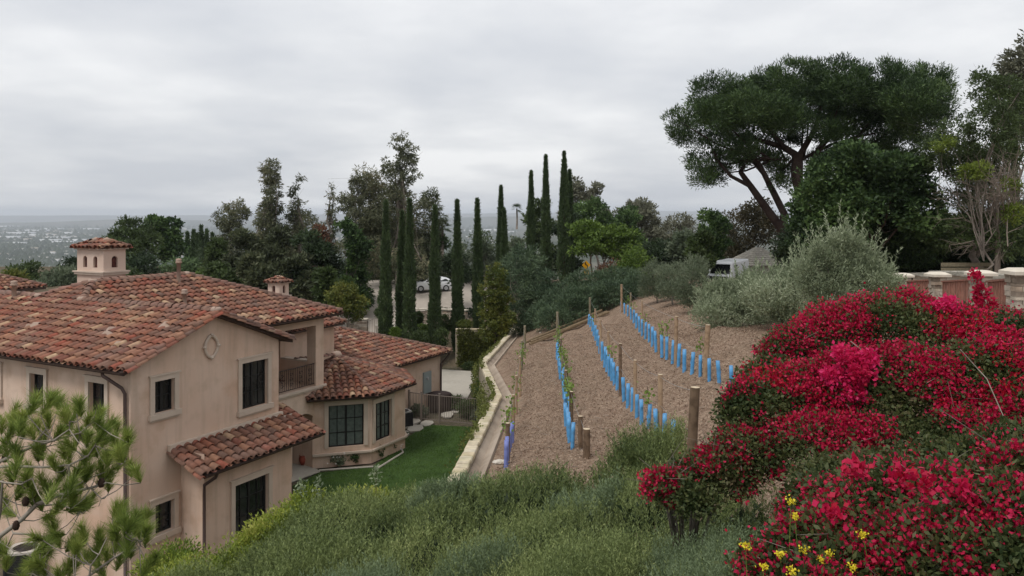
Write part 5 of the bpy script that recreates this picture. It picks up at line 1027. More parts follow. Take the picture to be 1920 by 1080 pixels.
# --- Italian cypresses
def cypress_mesh(seed, n=5200):
    z = rng.uniform(0, 1, n)**.85; q = rng.uniform(0, 6.28, n); prof = np.interp(z, [0,.05,.2,.45,.7,.86,.95,1], [.7,.92,1,.84,.54,.25,.07,.0])*(1+.13*np.sin(q*3+z*24+seed)+.10*np.sin(q*5-z*55)+.10*np.sin(z*17+seed*3)); r = prof*rng.uniform(.72, 1.0, n)**.5
    return np.c_[r*np.cos(q), r*np.sin(q), z], np.c_[np.cos(q)*.35, np.sin(q)*.35, np.ones(n)]
CY = []
def cypress(px, pyt, wpx, d, label, pyb=None, grp='Italian cypresses along the drive', far=False):
    p = P(px, pyt, d); bz = gz(p[0], d) if pyb is None else P(px, pyb, d)[2]; h = p[2]-bz; r = wpx/F*d/2*.86; t = thing('cypress_tree', label, 'cypress', (p[0], d, bz), grp); P_, D = cypress_mesh(rng.uniform(0, 9), 1600 if far else 11000)
    lean = rng.normal(0, .006, 2); P_ = P_*np.array((r, r, h*.985)); P_[:, :2] += (P_[:, 2:3]*lean); P_ += np.array((p[0], d, bz)); leaves('foliage', P_, nrm(D), .30 if not far else .6, .09 if not far else .25, M['l_cyp'], t, .34)
    mb = MB(); mb.tube([(p[0],d,bz-.3),(p[0],d,bz+h*.5),(p[0]+lean[0]*h,d+lean[1]*h,bz+h*.93)], [r*.3, r*.2, .02], 6); mb.build('trunk', M['bark'], t)
for a in [(722,375,25,64,'dark cypress, leftmost of the row before the drive'),(752,395,21,66,'slim cypress close left of a wider one'),(768,372,25,63,'cypress just left of the white car'),(815,385,24,64,'cypress overlapping the rear of the white car'),(858,374,22,66,'sharply pointed cypress right of the white car'),(897,372,20,67,'pointed cypress beside the yellowish bush'),
    (939,348,17,78,'tall narrow cypress left of the small palm'),(947,392,15,77,'shorter cypress touching the one beside the small palm'),(995,320,17,80,'tall cypress right of the small palm, leftmost of three spires'),(1024,290,19,79,'very tall cypress, middle spire of three'),(1058,283,26,78,'tallest and broadest dark cypress spire'),(1068,318,16,80,'slimmer cypress leaning on the tallest spire')]: cypress(*a)
for i, (px, pt) in enumerate([(352,437),(362,432),(371,440),(378,424),(388,432),(398,438)]): cypress(px, pt, 9, 150, ['far small cypress left of the pale palm trunk, outermost','far small cypress, second of the distant row','far small cypress, short one in the distant row','far small cypress, tallest of the distant row','far small cypress, fifth of the distant row','far small cypress at the gum tree edge'][i], 512, 'distant cypress row beyond the roof', True)
# --- palms
def palm(px, py, rpx, d, label, pyb, fan=True, nf=34, tw=.18, grp=None):
    p = P(px, py, d); r = rpx/F*d; bz = P(px, pyb, d)[2]; t = thing('palm_tree', label, 'palm', (p[0], d, bz), grp); mb = MB(); mb.tube([(p[0],d,bz),(p[0]+.05*r,d,(bz+p[2])/2),(p[0],d,p[2])], [tw*1.3, tw, tw*.9], 8); mb.build('trunk', M['bark_grey'], t, True); V = []; Q = []
    for i in range(nf):
        az = rng.uniform(0, 6.28); el = rng.uniform(-.7, 1.3); dr_ = np.array((math.cos(az)*math.cos(el), math.sin(az)*math.cos(el), math.sin(el)))
        if fan:
            hub = p+dr_*r*.45; s_ = nrm(np.cross(dr_, (0,0,1.)) if abs(el) < 1.2 else np.array((1.,0,0)))
            for a in np.linspace(-1.1, 1.1, 9):
                D = nrm(dr_*math.cos(a)+s_*math.sin(a)); w2 = nrm(np.cross(D, np.cross(D, dr_+1e-3)))*.03*r; b = len(V); V += [hub-w2, hub+w2, hub+D*r*.62+(0,0,-.10*r)]; Q.append((b, b+1, b+2))
        else:
            for k in range(14):
                f_ = (k+1)/14; c = p+dr_*r*f_+np.array((0,0,-.55*r*f_*f_)); s_ = nrm(np.cross(dr_, (0,0,1.)))
                for sg in (-1, 1): b = len(V); e = c+s_*sg*r*.28*(1-.6*f_)+np.array((0,0,-.16*r)); V += [c, c+dr_*r*.06, e]; Q.append((b, b+1, b+2))
    npmesh('fronds', np.array(V), np.array(Q), M['l_palm'], t)
palm(969, 391, 13, 190, 'small fan palm standing against the sky between cypresses', 430, tw=.2)
palm(829, 426, 24, 95, 'fan palm crown behind the cypress row', 480); palm(386, 470, 22, 120, 'feathery palm with pale trunk beyond the roof', 508, False, grp='queen palms beyond the roof'); palm(403, 470, 18, 122, 'second feathery palm, hidden in the gum tree edge', 508, False, grp='queen palms beyond the roof')
def blobtree(name, label, cat, spec, d, m, n, cl, per, L, W, bark, base_px, tr=.25, dj=1.5, nl=14, lo=.45, twigs=1, **kw):
    bx, by = base_px; p0_ = P(bx, by, d); t = thing(name, label, cat, (p0_[0], d, T1(p0_[0], d))); bl = []
    for px, py, rx, ry_ in spec: dd = d+rng.uniform(-dj, dj); r = rx/F*dd; bl.append((P(px, py, dd), (r, r*.9, ry_/F*dd)))
    cr = crown_leaves('crown', bl, M[m], t, n, cl, per, L, W, lo=lo, **kw)[1]; limbs('trunk', (p0_[0], d, T1(p0_[0], d)), cr[rng.choice(len(cr), nl, False)], tr, M[bark], t, twigs=twigs); return t
# --- background trees, left to right
tree('broad feathery green tree left of the dark round one beyond the roof', 0, 193, 302, 404, 530, 105, 'l_mid', nb=12, n=240, per=30, cl=.09, leaf=(.55,.17), spread=.6, name='green_tree', base=-2)
tree('dark dense round tree beyond the roof beside the feathery one', 0, 262, 344, 401, 515, 112, 'l_dark', nb=10, n=220, per=28, cl=.10, leaf=(.5,.3), name='dark_tree', base=-2)
tree('bright weeping tree low behind the roof vent', 0, 306, 372, 478, 540, 85, 'l_pepper', nb=8, n=110, per=26, cl=.12, leaf=(.4,.12), droop=.9, name='pepper_tree')
tree('yellow-green hedge bush showing over the roof hip', 0, 362, 420, 506, 545, 72, 'l_bright', nb=6, n=80, per=26, cl=.14, leaf=(.35,.2), trunk=.05, name='hedge_bush', cat='bush')
for i, (a, b, c, d_, m) in enumerate([(-20,80,488,95,'l_mid'),(60,150,500,88,'l_olive_dk'),(95,200,478,98,'l_deep'),(-30,45,505,80,'l_yellow'),(225,320,468,92,'l_deep'),(180,262,492,86,'l_mid')]):
    tree('%s beyond the far roof' % ['rounded green tree at the left picture edge','olive-coloured bush left of the big chimney','dark bush right behind the big chimney','yellowish bush low at the left edge','dark low tree between chimney and vent pipe','green bush close right of the big chimney'][i], 0, a, b, c, 560, d_, m, nb=7, n=130, per=26, cl=.11, leaf=(.42,.2), trunk=.08, name='orchard_tree', base=-2)
E_ = dict(bark='bark_grey', leaf=(.36,.10), droop=.7, spread=.7)
tree('spreading gum tree with open crown, leftmost of the gums', 0, 384, 474, 366, 560, 88, 'l_euc', nb=16, n=340, per=26, cl=.075, shape='round', trunk=.18, lo=.3, name='gum_tree', twigs=2, **E_)
tree('tall dense dark gum tree with pointed top', 0, 463, 545, 293, 560, 84, 'l_euc', nb=26, n=640, per=28, cl=.085, shape='tall', trunk=.05, lo=.2, name='gum_tree', twigs=1, **E_)
tree('thin sparse gum tree with bare leaning twigs', 0, 531, 586, 320, 560, 86, 'l_euc', nb=14, n=190, per=22, cl=.11, shape='tall', trunk=.15, lo=.2, name='gum_tree', twigs=3, nl=16, **E_)
tree('narrow wispy gum tree between two gaps of sky', 0, 598, 637, 336, 560, 90, 'l_euc', nb=12, n=150, per=20, cl=.13, shape='tall', trunk=.15, lo=.2, name='gum_tree', twigs=3, nl=14, **E_)
tree('gum tree with crown swept to the left', 0, 626, 735, 308, 560, 82, 'l_euc', nb=16, n=420, per=28, cl=.075, shape='round', trunk=.28, lo=.35, name='gum_tree', twigs=2, **E_)
tree('tallest open gum tree above the cypress row', 0, 694, 806, 244, 560, 80, 'l_euc', nb=30, n=560, per=28, cl=.065, shape='tall', trunk=.12, lo=.25, name='gum_tree', twigs=2, nl=22, tw=.4, **E_)
tree('shorter gum tree right of the tallest one', 0, 766, 838, 344, 560, 85, 'l_euc_dark', nb=12, n=220, per=26, cl=.09, shape='round', trunk=.15, lo=.3, name='gum_tree', **E_)
tree('wide dark gum crown filling the gap left of the tallest gum', 0, 650, 780, 335, 560, 88, 'l_euc', nb=18, n=430, per=28, cl=.07, shape='round', trunk=.1, lo=.3, name='gum_tree', twigs=2, **E_)
tree('broad gum crown low between pointed gum and sparse gum', 0, 500, 610, 372, 560, 90, 'l_euc', nb=14, n=300, per=28, cl=.085, shape='round', trunk=.1, lo=.3, name='gum_tree', twigs=2, **E_)
tree('rusty brown tree standing amid dark gums', 0, 568, 624, 416, 560, 76, 'l_rust', nb=9, n=130, per=24, cl=.12, leaf=(.32,.15), trunk=.1, name='rusty_tree', bark='bark_grey', twigs=2)
for i, (a, b, c, d_, m) in enumerate([(376,440,440,80,'l_mid'),(420,500,425,74,'l_euc_dark'),(478,560,420,72,'l_euc_dark'),(540,640,430,70,'l_deep'),(612,690,405,73,'l_dark'),(660,745,402,74,'l_euc_dark'),(720,800,415,77,'l_deep'),(778,850,430,78,'l_dark'),(500,600,470,68,'l_euc_dark'),(430,520,470,68,'l_euc_dark'),(360,450,490,70,'l_mid'),(585,640,500,64,'l_mid')]):
    tree('%s' % ['dark shrubby tree at the foot of the leftmost gum','dark tree filling the base of the leftmost gum','blackish tree under the pointed gum','deep green tree in front of the sparse gum','green round tree under the swept gum','dark tree between the swept gum and cypress','deep green tree behind the first cypresses','dark green tree behind the car cypresses','brownish black low tree above the small chimney','brownish low tree left of the small chimney','green low tree showing past the roof hip','green low bush right of the small chimney'][i], 0, a, b, c, 590 if a < 640 else 530, d_ if a < 640 else 96, m, nb=9, n=230, per=28, cl=.11, leaf=(.40,.18), trunk=.02, lo=.3, name='dark_tree', bark='bark_grey')
tree('pale green weeping pepper tree left of the cypresses', 0, 620, 694, 488, 568, 76, 'l_pepper', nb=12, n=240, per=30, cl=.10, leaf=(.42,.09), droop=1.1, spread=.4, trunk=.02, name='pepper_tree')
tree('yellowish small tree with thin stems at the roof corner', 0, 612, 691, 527, 628, 58, 'l_yellow', nb=11, n=190, per=24, cl=.09, leaf=(.2,.11), trunk=.25, name='small_tree', bark='bark_grey', twigs=1, lo=.35)
for i, (a, b, c, e_, d_) in enumerate([(830,905,455,535,92),(875,960,430,545,88),(930,1000,440,560,84),(985,1040,470,600,84),(790,860,475,520,95)]):
    tree(['grey-green olive tree behind the pointed cypress','silvery round tree under the small palm','grey-green tree right of the twin cypresses','olive-toned tree under the left spire','silvery low tree above the white car'][i], 0, a, b, c, e_, d_, 'l_olive_dk', nb=10, n=200, per=28, cl=.10, leaf=(.36,.12), trunk=.08, name='olive_tree', bark='bark_grey')
tree('small twisted tree leaning over the drive beside cypresses', 0, 826, 892, 470, 592, 74, 'l_deep', nb=9, n=110, per=26, cl=.12, leaf=(.3,.14), trunk=.45, name='twisted_tree', twigs=2)
tree('loose grey-green conifer with pale limbs above the lumber', 0, 918, 1062, 455, 655, 62, 'l_juniper', nb=18, n=520, per=30, cl=.07, leaf=(.34,.06), spread=.6, trunk=.06, name='conifer', bark='bark_pale', twigs=2, nl=18, lo=.3)
blobtree('column_bush', 'dense column bush with yellow-orange upper leaves', 'bush', [(930,515,20,20),(925,545,26,26),(936,560,26,26),(922,585,26,28),(938,600,28,28),(925,620,26,24)], 59, 'l_yellow', 420, .2, 30, .17, .10, 'bark', (930,640), dj=.4, nl=8, tr=.1)
tree('brownish gum crown rising behind the tallest spire', 0, 1036, 1102, 328, 470, 105, 'l_grey', nb=9, n=150, per=26, cl=.09, leaf=(.5,.2), name='gum_tree', bark='bark_grey', lo=.35, twigs=1)
tree('small brown gum crown right of the tallest spire', 0, 1092, 1142, 338, 470, 108, 'l_grey', nb=8, n=110, per=24, cl=.11, leaf=(.5,.2), name='gum_tree', bark='bark_grey', lo=.35)
tree('greyish brown gum tree right of the light green tree', 0, 1150, 1248, 364, 500, 102, 'l_grey', nb=13, n=260, per=26, cl=.08, leaf=(.45,.18), name='gum_tree', bark='bark_pale', lo=.35, twigs=2)
tree('pale grey sparse tree left of the dark round crown', 0, 1222, 1318, 395, 510, 96, 'l_grey', nb=12, n=170, per=22, cl=.08, leaf=(.4,.16), name='grey_tree', bark='bark_pale', lo=.35, twigs=3)
for i, (a, b, c, e_, d_, m) in enumerate([(1068,1150,368,480,92,'l_dark'),(985,1050,365,520,90,'l_mid'),(1030,1095,395,520,86,'l_deep'),(1140,1215,380,500,95,'l_dark'),(1190,1300,440,530,84,'l_deep'),(1250,1330,430,530,80,'l_olive_dk')]):
    tree(['dark conifer crown behind the light green tree','soft green pine between the cypress spires','deep green mass beside the broad spire','dark crown between light tree and grey gum','deep green low tree behind the bright bush','dull green bush left of the dark round crown'][i], 0, a, b, c, e_, d_, m, nb=9, n=210, per=28, cl=.11, leaf=(.42,.16), trunk=.05, lo=.3, name='dark_tree')
tree('light green flat-topped tree right of the tallest cypress', 0, 1058, 1208, 402, 540, 72, 'l_bright', nb=30, n=340, per=28, cl=.07, leaf=(.30,.16), shape='layer', trunk=.22, name='light_tree', bark='bark_grey', twigs=2, nl=16, flat=.45)
tree('round bright green bush below the light green tree', 0, 1148, 1246, 462, 545, 66, 'l_bright', nb=9, n=190, per=28, cl=.11, leaf=(.22,.12), trunk=.02, name='round_bush', cat='bush')
tree('low rusty red bush right of the road sign', 0, 1112, 1192, 485, 540, 68, 'l_rust', nb=7, n=100, per=26, cl=.12, leaf=(.2,.1), trunk=.02, name='red_bush', cat='bush')
for i, (a, b, c, e_, d_, m) in enumerate([(1292,1370,388,520,66,'l_dark'),(1340,1480,368,500,76,'l_rustg'),(1290,1345,432,510,60,'l_mid'),(1455,1600,420,510,50,'l_deep')]):
    if m == 'l_rustg': M[m] = leafmat(m, [(.04,.04,.02),(.075,.065,.035),(.10,.08,.045)], nscale=.4)
    tree(['dark green rounded tree behind the van','brownish round tree left of the pine trunks','fresh green bush beside the van','deep shaded mass at the foot of the big tree'][i], 0, a, b, c, e_, d_, m, nb=11, n=300, per=30, cl=.10, leaf=(.28,.14), trunk=.04, lo=.3, name='round_tree')
# --- umbrella pine: trunks and needle clumps
pn_ = thing('umbrella_pine', 'huge umbrella pine with flat spreading crown and leaning dark trunks', 'pine', (*P(1490,500,58)[:2], T1(P(1490,500,58)[0], 58)))
TR = [([(1492,520),(1484,470),(1462,425),(1440,395),(1408,350),(1388,322)],[.62,.55,.34,.30,.24,.18]), ([(1466,430),(1470,400),(1450,360),(1432,325),(1410,300)],[.30,.28,.25,.2,.14]), ([(1488,480),(1502,430),(1500,360),(1492,330),(1492,290),(1468,275),(1420,262),(1395,250)],[.45,.42,.40,.36,.33,.25,.16,.08]),
  ([(1498,340),(1500,290),(1530,240),(1540,200)],[.3,.25,.18,.1]), ([(1500,420),(1520,350),(1530,310),(1535,280),(1560,250),(1600,225)],[.35,.32,.28,.24,.18,.1]), ([(1530,320),(1560,280),(1600,258),(1640,250)],[.22,.18,.12,.06]),
  ([(1540,430),(1640,340),(1690,300),(1720,278)],[.25,.22,.18,.1]), ([(1408,350),(1370,330),(1345,300),(1330,265)],[.16,.13,.1,.06]), ([(1440,340),(1420,300),(1370,255),(1345,225)],[.2,.16,.12,.06]), ([(1470,275),(1440,240),(1400,200)],[.18,.12,.06]),([(1388,322),(1395,310),(1392,300)],[.16,.13,.1]),([(1500,300),(1560,270),(1610,262)],[.14,.1,.06])]
mb = MB()
for path, rad in TR:
    dd = 58+rng.uniform(-.8, .8); pts = [P(px, py, 58+(dd-58)*(i/len(path))) for i, (px, py) in enumerate(path)]; mb.tube(pts, np.array(rad)*1.0, 8)
PB = [(1270,225,22,18),(1295,250,30,25),(1300,215,20,14),(1330,175,36,34),(1345,215,42,34),(1370,165,30,22),(1385,240,34,30),(1400,195,44,36),(1330,285,26,22),(1350,262,28,18),(1310,310,20,14),(1335,330,22,16),(1300,300,10,8),
  (1440,170,50,40),(1450,215,50,32),(1500,150,58,36),(1520,195,56,34),(1570,145,60,34),(1590,190,58,34),(1640,150,58,34),(1660,195,52,34),(1700,160,50,38),(1740,160,42,40),(1765,185,24,42),(1720,205,40,34),(1600,230,48,28),(1650,240,50,30),(1690,265,40,28),(1560,245,34,20),(1640,280,36,20),(1470,245,34,22),(1560,250,30,24),(1455,320,24,14),(1475,330,20,14),(1448,300,14,14),(1520,228,30,16),(1400,288,30,20),(1432,298,22,16),(1372,300,30,18),(1318,335,24,15),(1350,325,20,12),(1462,305,16,16),(1545,300,30,22),(1600,288,34,24),(1640,318,34,22),(1700,310,34,26),(1455,345,18,14),(1270,250,20,14),(1390,275,36,20),(1740,240,26,34),(1480,262,22,12),(1425,262,18,10)]
blobs = []
for px, py, rx, ry_ in PB:
    d = 58+rng.uniform(-3.2, 3.2)*min(1, rx/40); c = P(px, py, d); r = rx/F*d; blobs.append((c, (r, r*.95, ry_/F*d)))
for k in range(16): px = rng.uniform(1330, 1730); py = 150+abs(px-1560)*.12+rng.uniform(10, 60); d = 58+rng.choice((-1, 1))*rng.uniform(3, 6.5); blobs.append((P(px, py, d), (1.9, 1.9, 1.1)))
for c, r in blobs[::4]: s_ = P(1500+(c[0]/c[1]*F-540)*.35, 300, 58); mb.tube([s_, s_+(np.array(c)-s_)*.5-(0,0,.3), c], [.10, .07, .03], 5, caps=False)
mb.build('trunk', M['bark_red'], pn_, True)
crown_leaves('crown', blobs, M['l_pine'], pn_, 3300, .60, 56, .30, .060, spread=.5, flat=.75, upb=.75, out=.5, lo=.55)
# --- right side broadleaf, acacia with bare twigs, backdrop
blobtree('broadleaf_tree', 'large dark glossy broadleaf tree in front of the pine', 'tree', [(1560,330,50,40),(1620,320,48,36),(1600,290,36,22),(1530,380,46,42),(1590,390,60,50),(1660,390,56,50),(1700,350,46,44),(1730,400,42,46),(1560,440,60,46),(1640,450,66,46),(1710,455,56,44),(1510,430,34,40),(1680,310,40,24),(1645,350,50,40)], 44, 'l_dark', 1500, .42, 30, .24, .14, 'bark', (1640,505), dj=2.2)
blobtree('shade_tree', 'deep shaded evergreen mass behind the fence pillars', 'tree', [(1760,450,60,50),(1820,455,60,50),(1880,450,60,50),(1930,440,60,60),(1780,500,60,30),(1860,500,60,30),(1700,480,50,40),(1640,490,50,30),(1920,500,50,40)], 46, 'l_deep', 1000, .45, 30, .26, .13, 'bark', (1820,510), dj=2, lo=.35)
blobtree('acacia_tree', 'feathery yellow-green acacia hanging right of the pine', 'tree', [(1760,285,36,34),(1790,250,34,30),(1800,300,40,40),(1750,310,24,24),(1830,330,40,40),(1860,230,44,40),(1885,180,40,40),(1850,165,34,34),(1900,260,40,50),(1810,340,24,18),(1870,300,44,40),(1840,285,40,36),(1790,390,34,34),(1850,390,40,36),(1910,400,40,40),(1820,435,44,30),(1890,450,44,30),(1770,440,34,30)], 40.8, 'l_mid', 1250, .34, 30, .17, .07, 'bark_grey', (1830,505), dj=2, droop=.2, twigs=2)
blobtree('acacia_tree', 'small lime-green acacia sprays among the bare twigs', 'tree', [(1835,318,22,16),(1815,322,14,12),(1895,345,14,14),(1900,400,22,16),(1770,270,18,12)], 38.5, 'l_lime', 120, .25, 28, .14, .06, 'bark_grey', (1850,505), dj=.5, tr=.08)
blobtree('gum_tree', 'dusky gum tree rising at the upper right corner', 'tree', [(1905,120,26,30),(1925,160,40,50),(1880,165,20,24),(1910,220,40,40),(1930,90,20,30),(1890,135,18,18)], 50, 'l_grey', 260, .35, 24, .3, .12, 'bark_grey', (1900,505), dj=2, lo=.35, twigs=2)
# leafless twiggy shrub-tree
t = thing('bare_tree', 'leafless grey twiggy tree tangled in the acacia at right', 'tree', (*P(1870,505,39)[:2], T1(P(1870,505,39)[0], 39))); mb = MB(); b0_ = P(1868, 440, 39)
mb.tube([(b0_[0], 39, T1(b0_[0], 39)-.2), b0_+(.1,0,-.6), b0_+(0,0,1.2)], [.16, .12, .08], 7)
def branch(p, d, L, r, k):
    q = [p]; dd = d
    for _ in range(4): dd = nrm(dd+rng.normal(0, .16, 3)+np.array((0,0,.02))); q.append(q[-1]+dd*L/4)
    mb.tube(q, [r, r*.85, r*.7, r*.5, r*.25], 4, caps=False)
    if k:
        for i in range(5 if k > 1 else 4): s_ = q[rng.integers(1, 5)]; branch(s_, nrm(dd+rng.normal(0, .5, 3)), L*.6, r*.5, k-1)
for i in range(30): a = rng.uniform(-.9, .9); branch(b0_+(rng.normal(0,.3), rng.normal(0,.4), rng.uniform(-.6,1.2)), nrm(np.array((math.sin(a)*1.1-.15, rng.normal(0,.35), math.cos(a)))), rng.uniform(1.6, 2.9), .035, 2)
for i in range(16): branch(b0_+(rng.normal(0,.6), rng.normal(0,.4), -.3), nrm(np.array((-rng.uniform(.3,1), rng.normal(0,.3), -rng.uniform(.2,.8)))), rng.uniform(.8, 1.5), .02, 1)
mb.build('branches', M['twig'], t)
# --- shrubs behind the vines
def bush(name, label, cat, blobs, m, n, cl, per, L, W, group=None, stem=None, bark='bark', **kw):
    c = np.mean([b[0] for b in blobs], 0); bz = gz(c[0], c[1]); t = thing(name, label, cat, (c[0], c[1], bz), group); cr = crown_leaves('foliage', blobs, M[m], t, n, cl, per, L, W, **kw)[1]
    if stem: limbs('trunk', (c[0], c[1], bz), cr[rng.choice(len(cr), min(len(cr), stem[1]), False)], stem[0], M[bark], t)
    return t
def shoots(t, blobs, m, n, L, leaf, k=26):
    """upright leafy shoots standing out of a shrub"""
    Ps = []; Ds = []; mb = MB()
    for i in range(n):
        c, r = blobs[rng.integers(len(blobs))]; q = rng.uniform(0, 6.28); f = rng.uniform(0, .95)**.5; b = np.array(c)+np.array((r[0]*f*math.cos(q), r[1]*f*math.sin(q), r[2]*math.sqrt(1-f*f)*.8)); d = nrm(np.array((math.cos(q)*.45*f, math.sin(q)*.45*f, 1.0))+rng.normal(0, .12, 3)); l = L*rng.uniform(.5, 1.3)
        h = np.linspace(.1, 1, k); a = rng.uniform(0, 6.28, k); o = np.c_[np.cos(a), np.sin(a), np.zeros(k)]; Ps.append(b+d*(h*l)[:, None]); Ds.append(nrm(d+o*.75))
    leaves('shoot_leaves', np.concatenate(Ps), np.concatenate(Ds), leaf[0], leaf[1], M[m], t, .2)
def pb(px, py, d, rx, ry_, dj=0): return (P(px, py, d), (rx/F*d, rx/F*d*.9, ry_/F*d))
J = dict(spread=.45, upb=.5, out=.7, lo=.6, stem=(.06, 8))
bush('juniper_shrub', 'dark spreading juniper above the stacked timbers', 'shrub', [pb(1040,600,54,36,22), pb(1075,580,55,40,26), pb(1105,560,56,40,24), pb(1060,565,57,40,26), pb(1140,550,56,36,24), pb(1020,590,56,24,20)], 'l_juniper', 620, .36, 34, .26, .045, 'spreading junipers behind the vines', **J)
bush('juniper_shrub', 'lighter spreading juniper below the road sign', 'shrub', [pb(1110,530,60,46,22), pb(1160,525,60,44,22), pb(1195,540,57,34,24), pb(1080,545,60,36,20), pb(1150,548,57,40,18), pb(1030,560,60,30,26), pb(1000,600,60,22,16)], 'l_juniper', 560, .36, 34, .26, .05, 'spreading junipers behind the vines', **J)
OL = dict(spread=.55, upb=.9, out=.5, lo=.35, bark='bark_grey')
ol = [('small olive tree with thin trunk, farthest of the olives', [(1232,515,48,30,26),(1222,540,48,24,18),(1245,540,48,22,18)], 'l_olive_dk', (.05,7)), ('olive tree with short trunk behind the vine rows', [(1262,520,45,32,30),(1275,545,45,26,16),(1250,545,44,22,16)], 'l_olive_dk', (.06,7)), ('olive tree right beside the van grille', [(1300,530,39,32,34),(1290,560,39,26,20),(1318,560,39,28,22),(1305,500,40,22,18)], 'l_olive_dk', (.06,8)),
  ('broad silvery olive bush in front of the van', [(1345,590,30,42,34),(1365,560,31,44,36),(1400,552,31,40,32),(1390,590,30,46,34),(1340,560,31,34,28),(1430,580,30,42,34),(1385,542,32,28,16),(1345,548,31,22,16),(1415,530,31,18,18)], 'l_olive', (.07,12)),
  ('silvery olive bush left of the leafy tall one', [(1450,555,27,44,34),(1480,575,27,46,32),(1430,560,28,36,30),(1500,520,27,22,28),(1525,540,27,26,28),(1410,535,30,26,20),(1465,530,28,26,22)], 'l_olive', (.06,10)),
  ('tall silvery olive bush rising against the dark trees', [(1575,452,21,22,26),(1545,480,21,26,26),(1600,470,21,20,26),(1625,492,21,26,24),(1570,495,21,30,30),(1600,525,21,52,30),(1540,535,21,40,28),(1655,515,21,22,18),(1512,500,21,18,18),(1640,530,21,44,30),(1580,560,21,60,24)], 'l_olive', (.05,14))]
for i, (lab, sp, m, st) in enumerate(ol):
    near = i == 5; bb = [pb(a, b, d, rx, ry_) for a, b, d, rx, ry_ in sp]; to = bush('olive_tree', lab, 'olive tree', [pb(a, b, d, rx, ry_) for a, b, d, rx, ry_ in sp], m, 150+90*len(sp)//(1 if i > 2 else 2), .30 if not near else .2, 30, .14 if not near else .10, .03 if not near else .022, 'olive trees beside the vineyard', stem=st, **OL); shoots(to, bb, m, [16,16,22,60,70,95][i], [.35,.35,.4,.55,.6,.62][i], (.10,.024) if near else (.13,.034))
bush('dead_shrub', 'dull brownish shrub between olive bush and bougainvillea', 'shrub', [pb(1600,590,13,50,32), pb(1660,580,13,46,34), pb(1560,610,12.5,40,30)], 'l_rustg', 260, .14, 24, .06, .03)
# topiary and bushes by the drive
for i, (a, b, c, e_, d_, m, lab) in enumerate([(773,803,620,643,61,'l_mid','clipped round bush in front between the car cypresses'),(774,804,608,623,65,'l_bright','light flat clipped bush behind the round one'),(817,838,616,645,61,'l_mid','clipped bush between the two middle cypresses'),(824,846,592,617,66,'l_mid','clipped bush against the curved stone wall'),(732,749,615,632,63,'l_bright','small bright bush below the utility box'),(858,884,602,614,65,'l_yellow','low yellowish bush before the last cypress'),(776,792,585,606,68,'l_mid','small bush left end of the curved wall'),(705,722,578,592,68,'l_mid','plant growing in the round planter')]):
    p = P((a+b)/2, (c+e_)/2, d_); r = (b-a)/2/F*d_; h = (e_-c)/2/F*d_; bush('clipped_bush', lab, 'bush', [(p, (r, r, h))]+[(p-(0,0,h*.8), (r*.8, r*.8, h*.8))], m, 130, .2, 22, .12, .07, 'clipped bushes by the drive', lo=.8, stem=(.04, 3))
p = P(830, 575, 76)
bush('low_hedge', 'low dark hedge between drive and curved wall', 'hedge', [(np.array((x_, 74.0, 3.0)), (1.2,.7,.45)) for x_ in (-6.8,-5.2,-3.6)], 'l_deep', 160, .25, 22, .2, .1, stem=(.04, 3)); bush('low_hedge', 'low green hedge along the left drive edge', 'hedge', [(np.array((-19.0+k*1.5, 78-.3*k, 4.2)), (1.1,.7,.5)) for k in range(4)], 'l_mid', 150, .25, 22, .2, .1, stem=(.04, 3))
# ivy on the court wall and trailing over the cap
n = 9000; x_ = rng.uniform(-4.4, .1, n); zt_ = wz[-1]; q = rng.uniform(0, 1, n); ok = (fbm(x_*1.6, q*4, 21, 4, 1) > -.75); Pt = np.c_[x_, 63.95-rng.uniform(0, .35, n)*(1.3-q), q*(zt_+.1)][ok]
iv = thing('ivy', 'yellow-green creeper covering the far court wall', 'creeper', (-2,64,0)); leaves('foliage', Pt, np.array((0,-1.,.2)), .17, .13, M['l_ivy'], iv, .8)
mb = MB(); [mb.tube([(a, 63.98, 0), (a+rng.normal(0,.2), 63.97, 1.2), (a+rng.normal(0,.3), 63.98, 2.4)], .015, 4) for a in np.linspace(-4.2, 0, 12)]; mb.build('stems', M['bark'], iv)
iv = thing('ivy', 'yellow-green creeper trailing over the wall cap beside the lawn', 'creeper', (-.8,36,0)); n = 9000; yy = rng.uniform(21, 62, n); k = rng.uniform(0, 1, n)**.7; f_ = fbm(yy*1.2, yy*0, 8, 4, 1); ok = (f_ > -.35+k*.5)
zc_ = np.interp(yy, wc[:, 1], wz); Pt = np.c_[wx(yy)-.30-rng.uniform(0, .30, n)*(1-k*.5)-.25*k*(yy > 31)*(yy < 42), yy, zc_+.04-k*rng.uniform(.4, 2.2, n)][ok]; leaves('foliage', Pt, np.array((-.6,-.5,.3)), .085, .07, M['l_ivy'], iv, .8)
n = 2600; yy = rng.uniform(22, 62, n); f_ = fbm(yy*1.2, yy*0, 8, 4, 1); yy = yy[f_ > -.1]; n = len(yy); Pt = np.c_[wx(yy)-.28+np.abs(rng.normal(0, .09, n)), yy, np.interp(yy, wc[:, 1], wz)+.10+rng.uniform(0, .05, n)]; leaves('runner', Pt, np.array((0,0,.6)), .09, .07, M['l_ivy'], iv, .7)
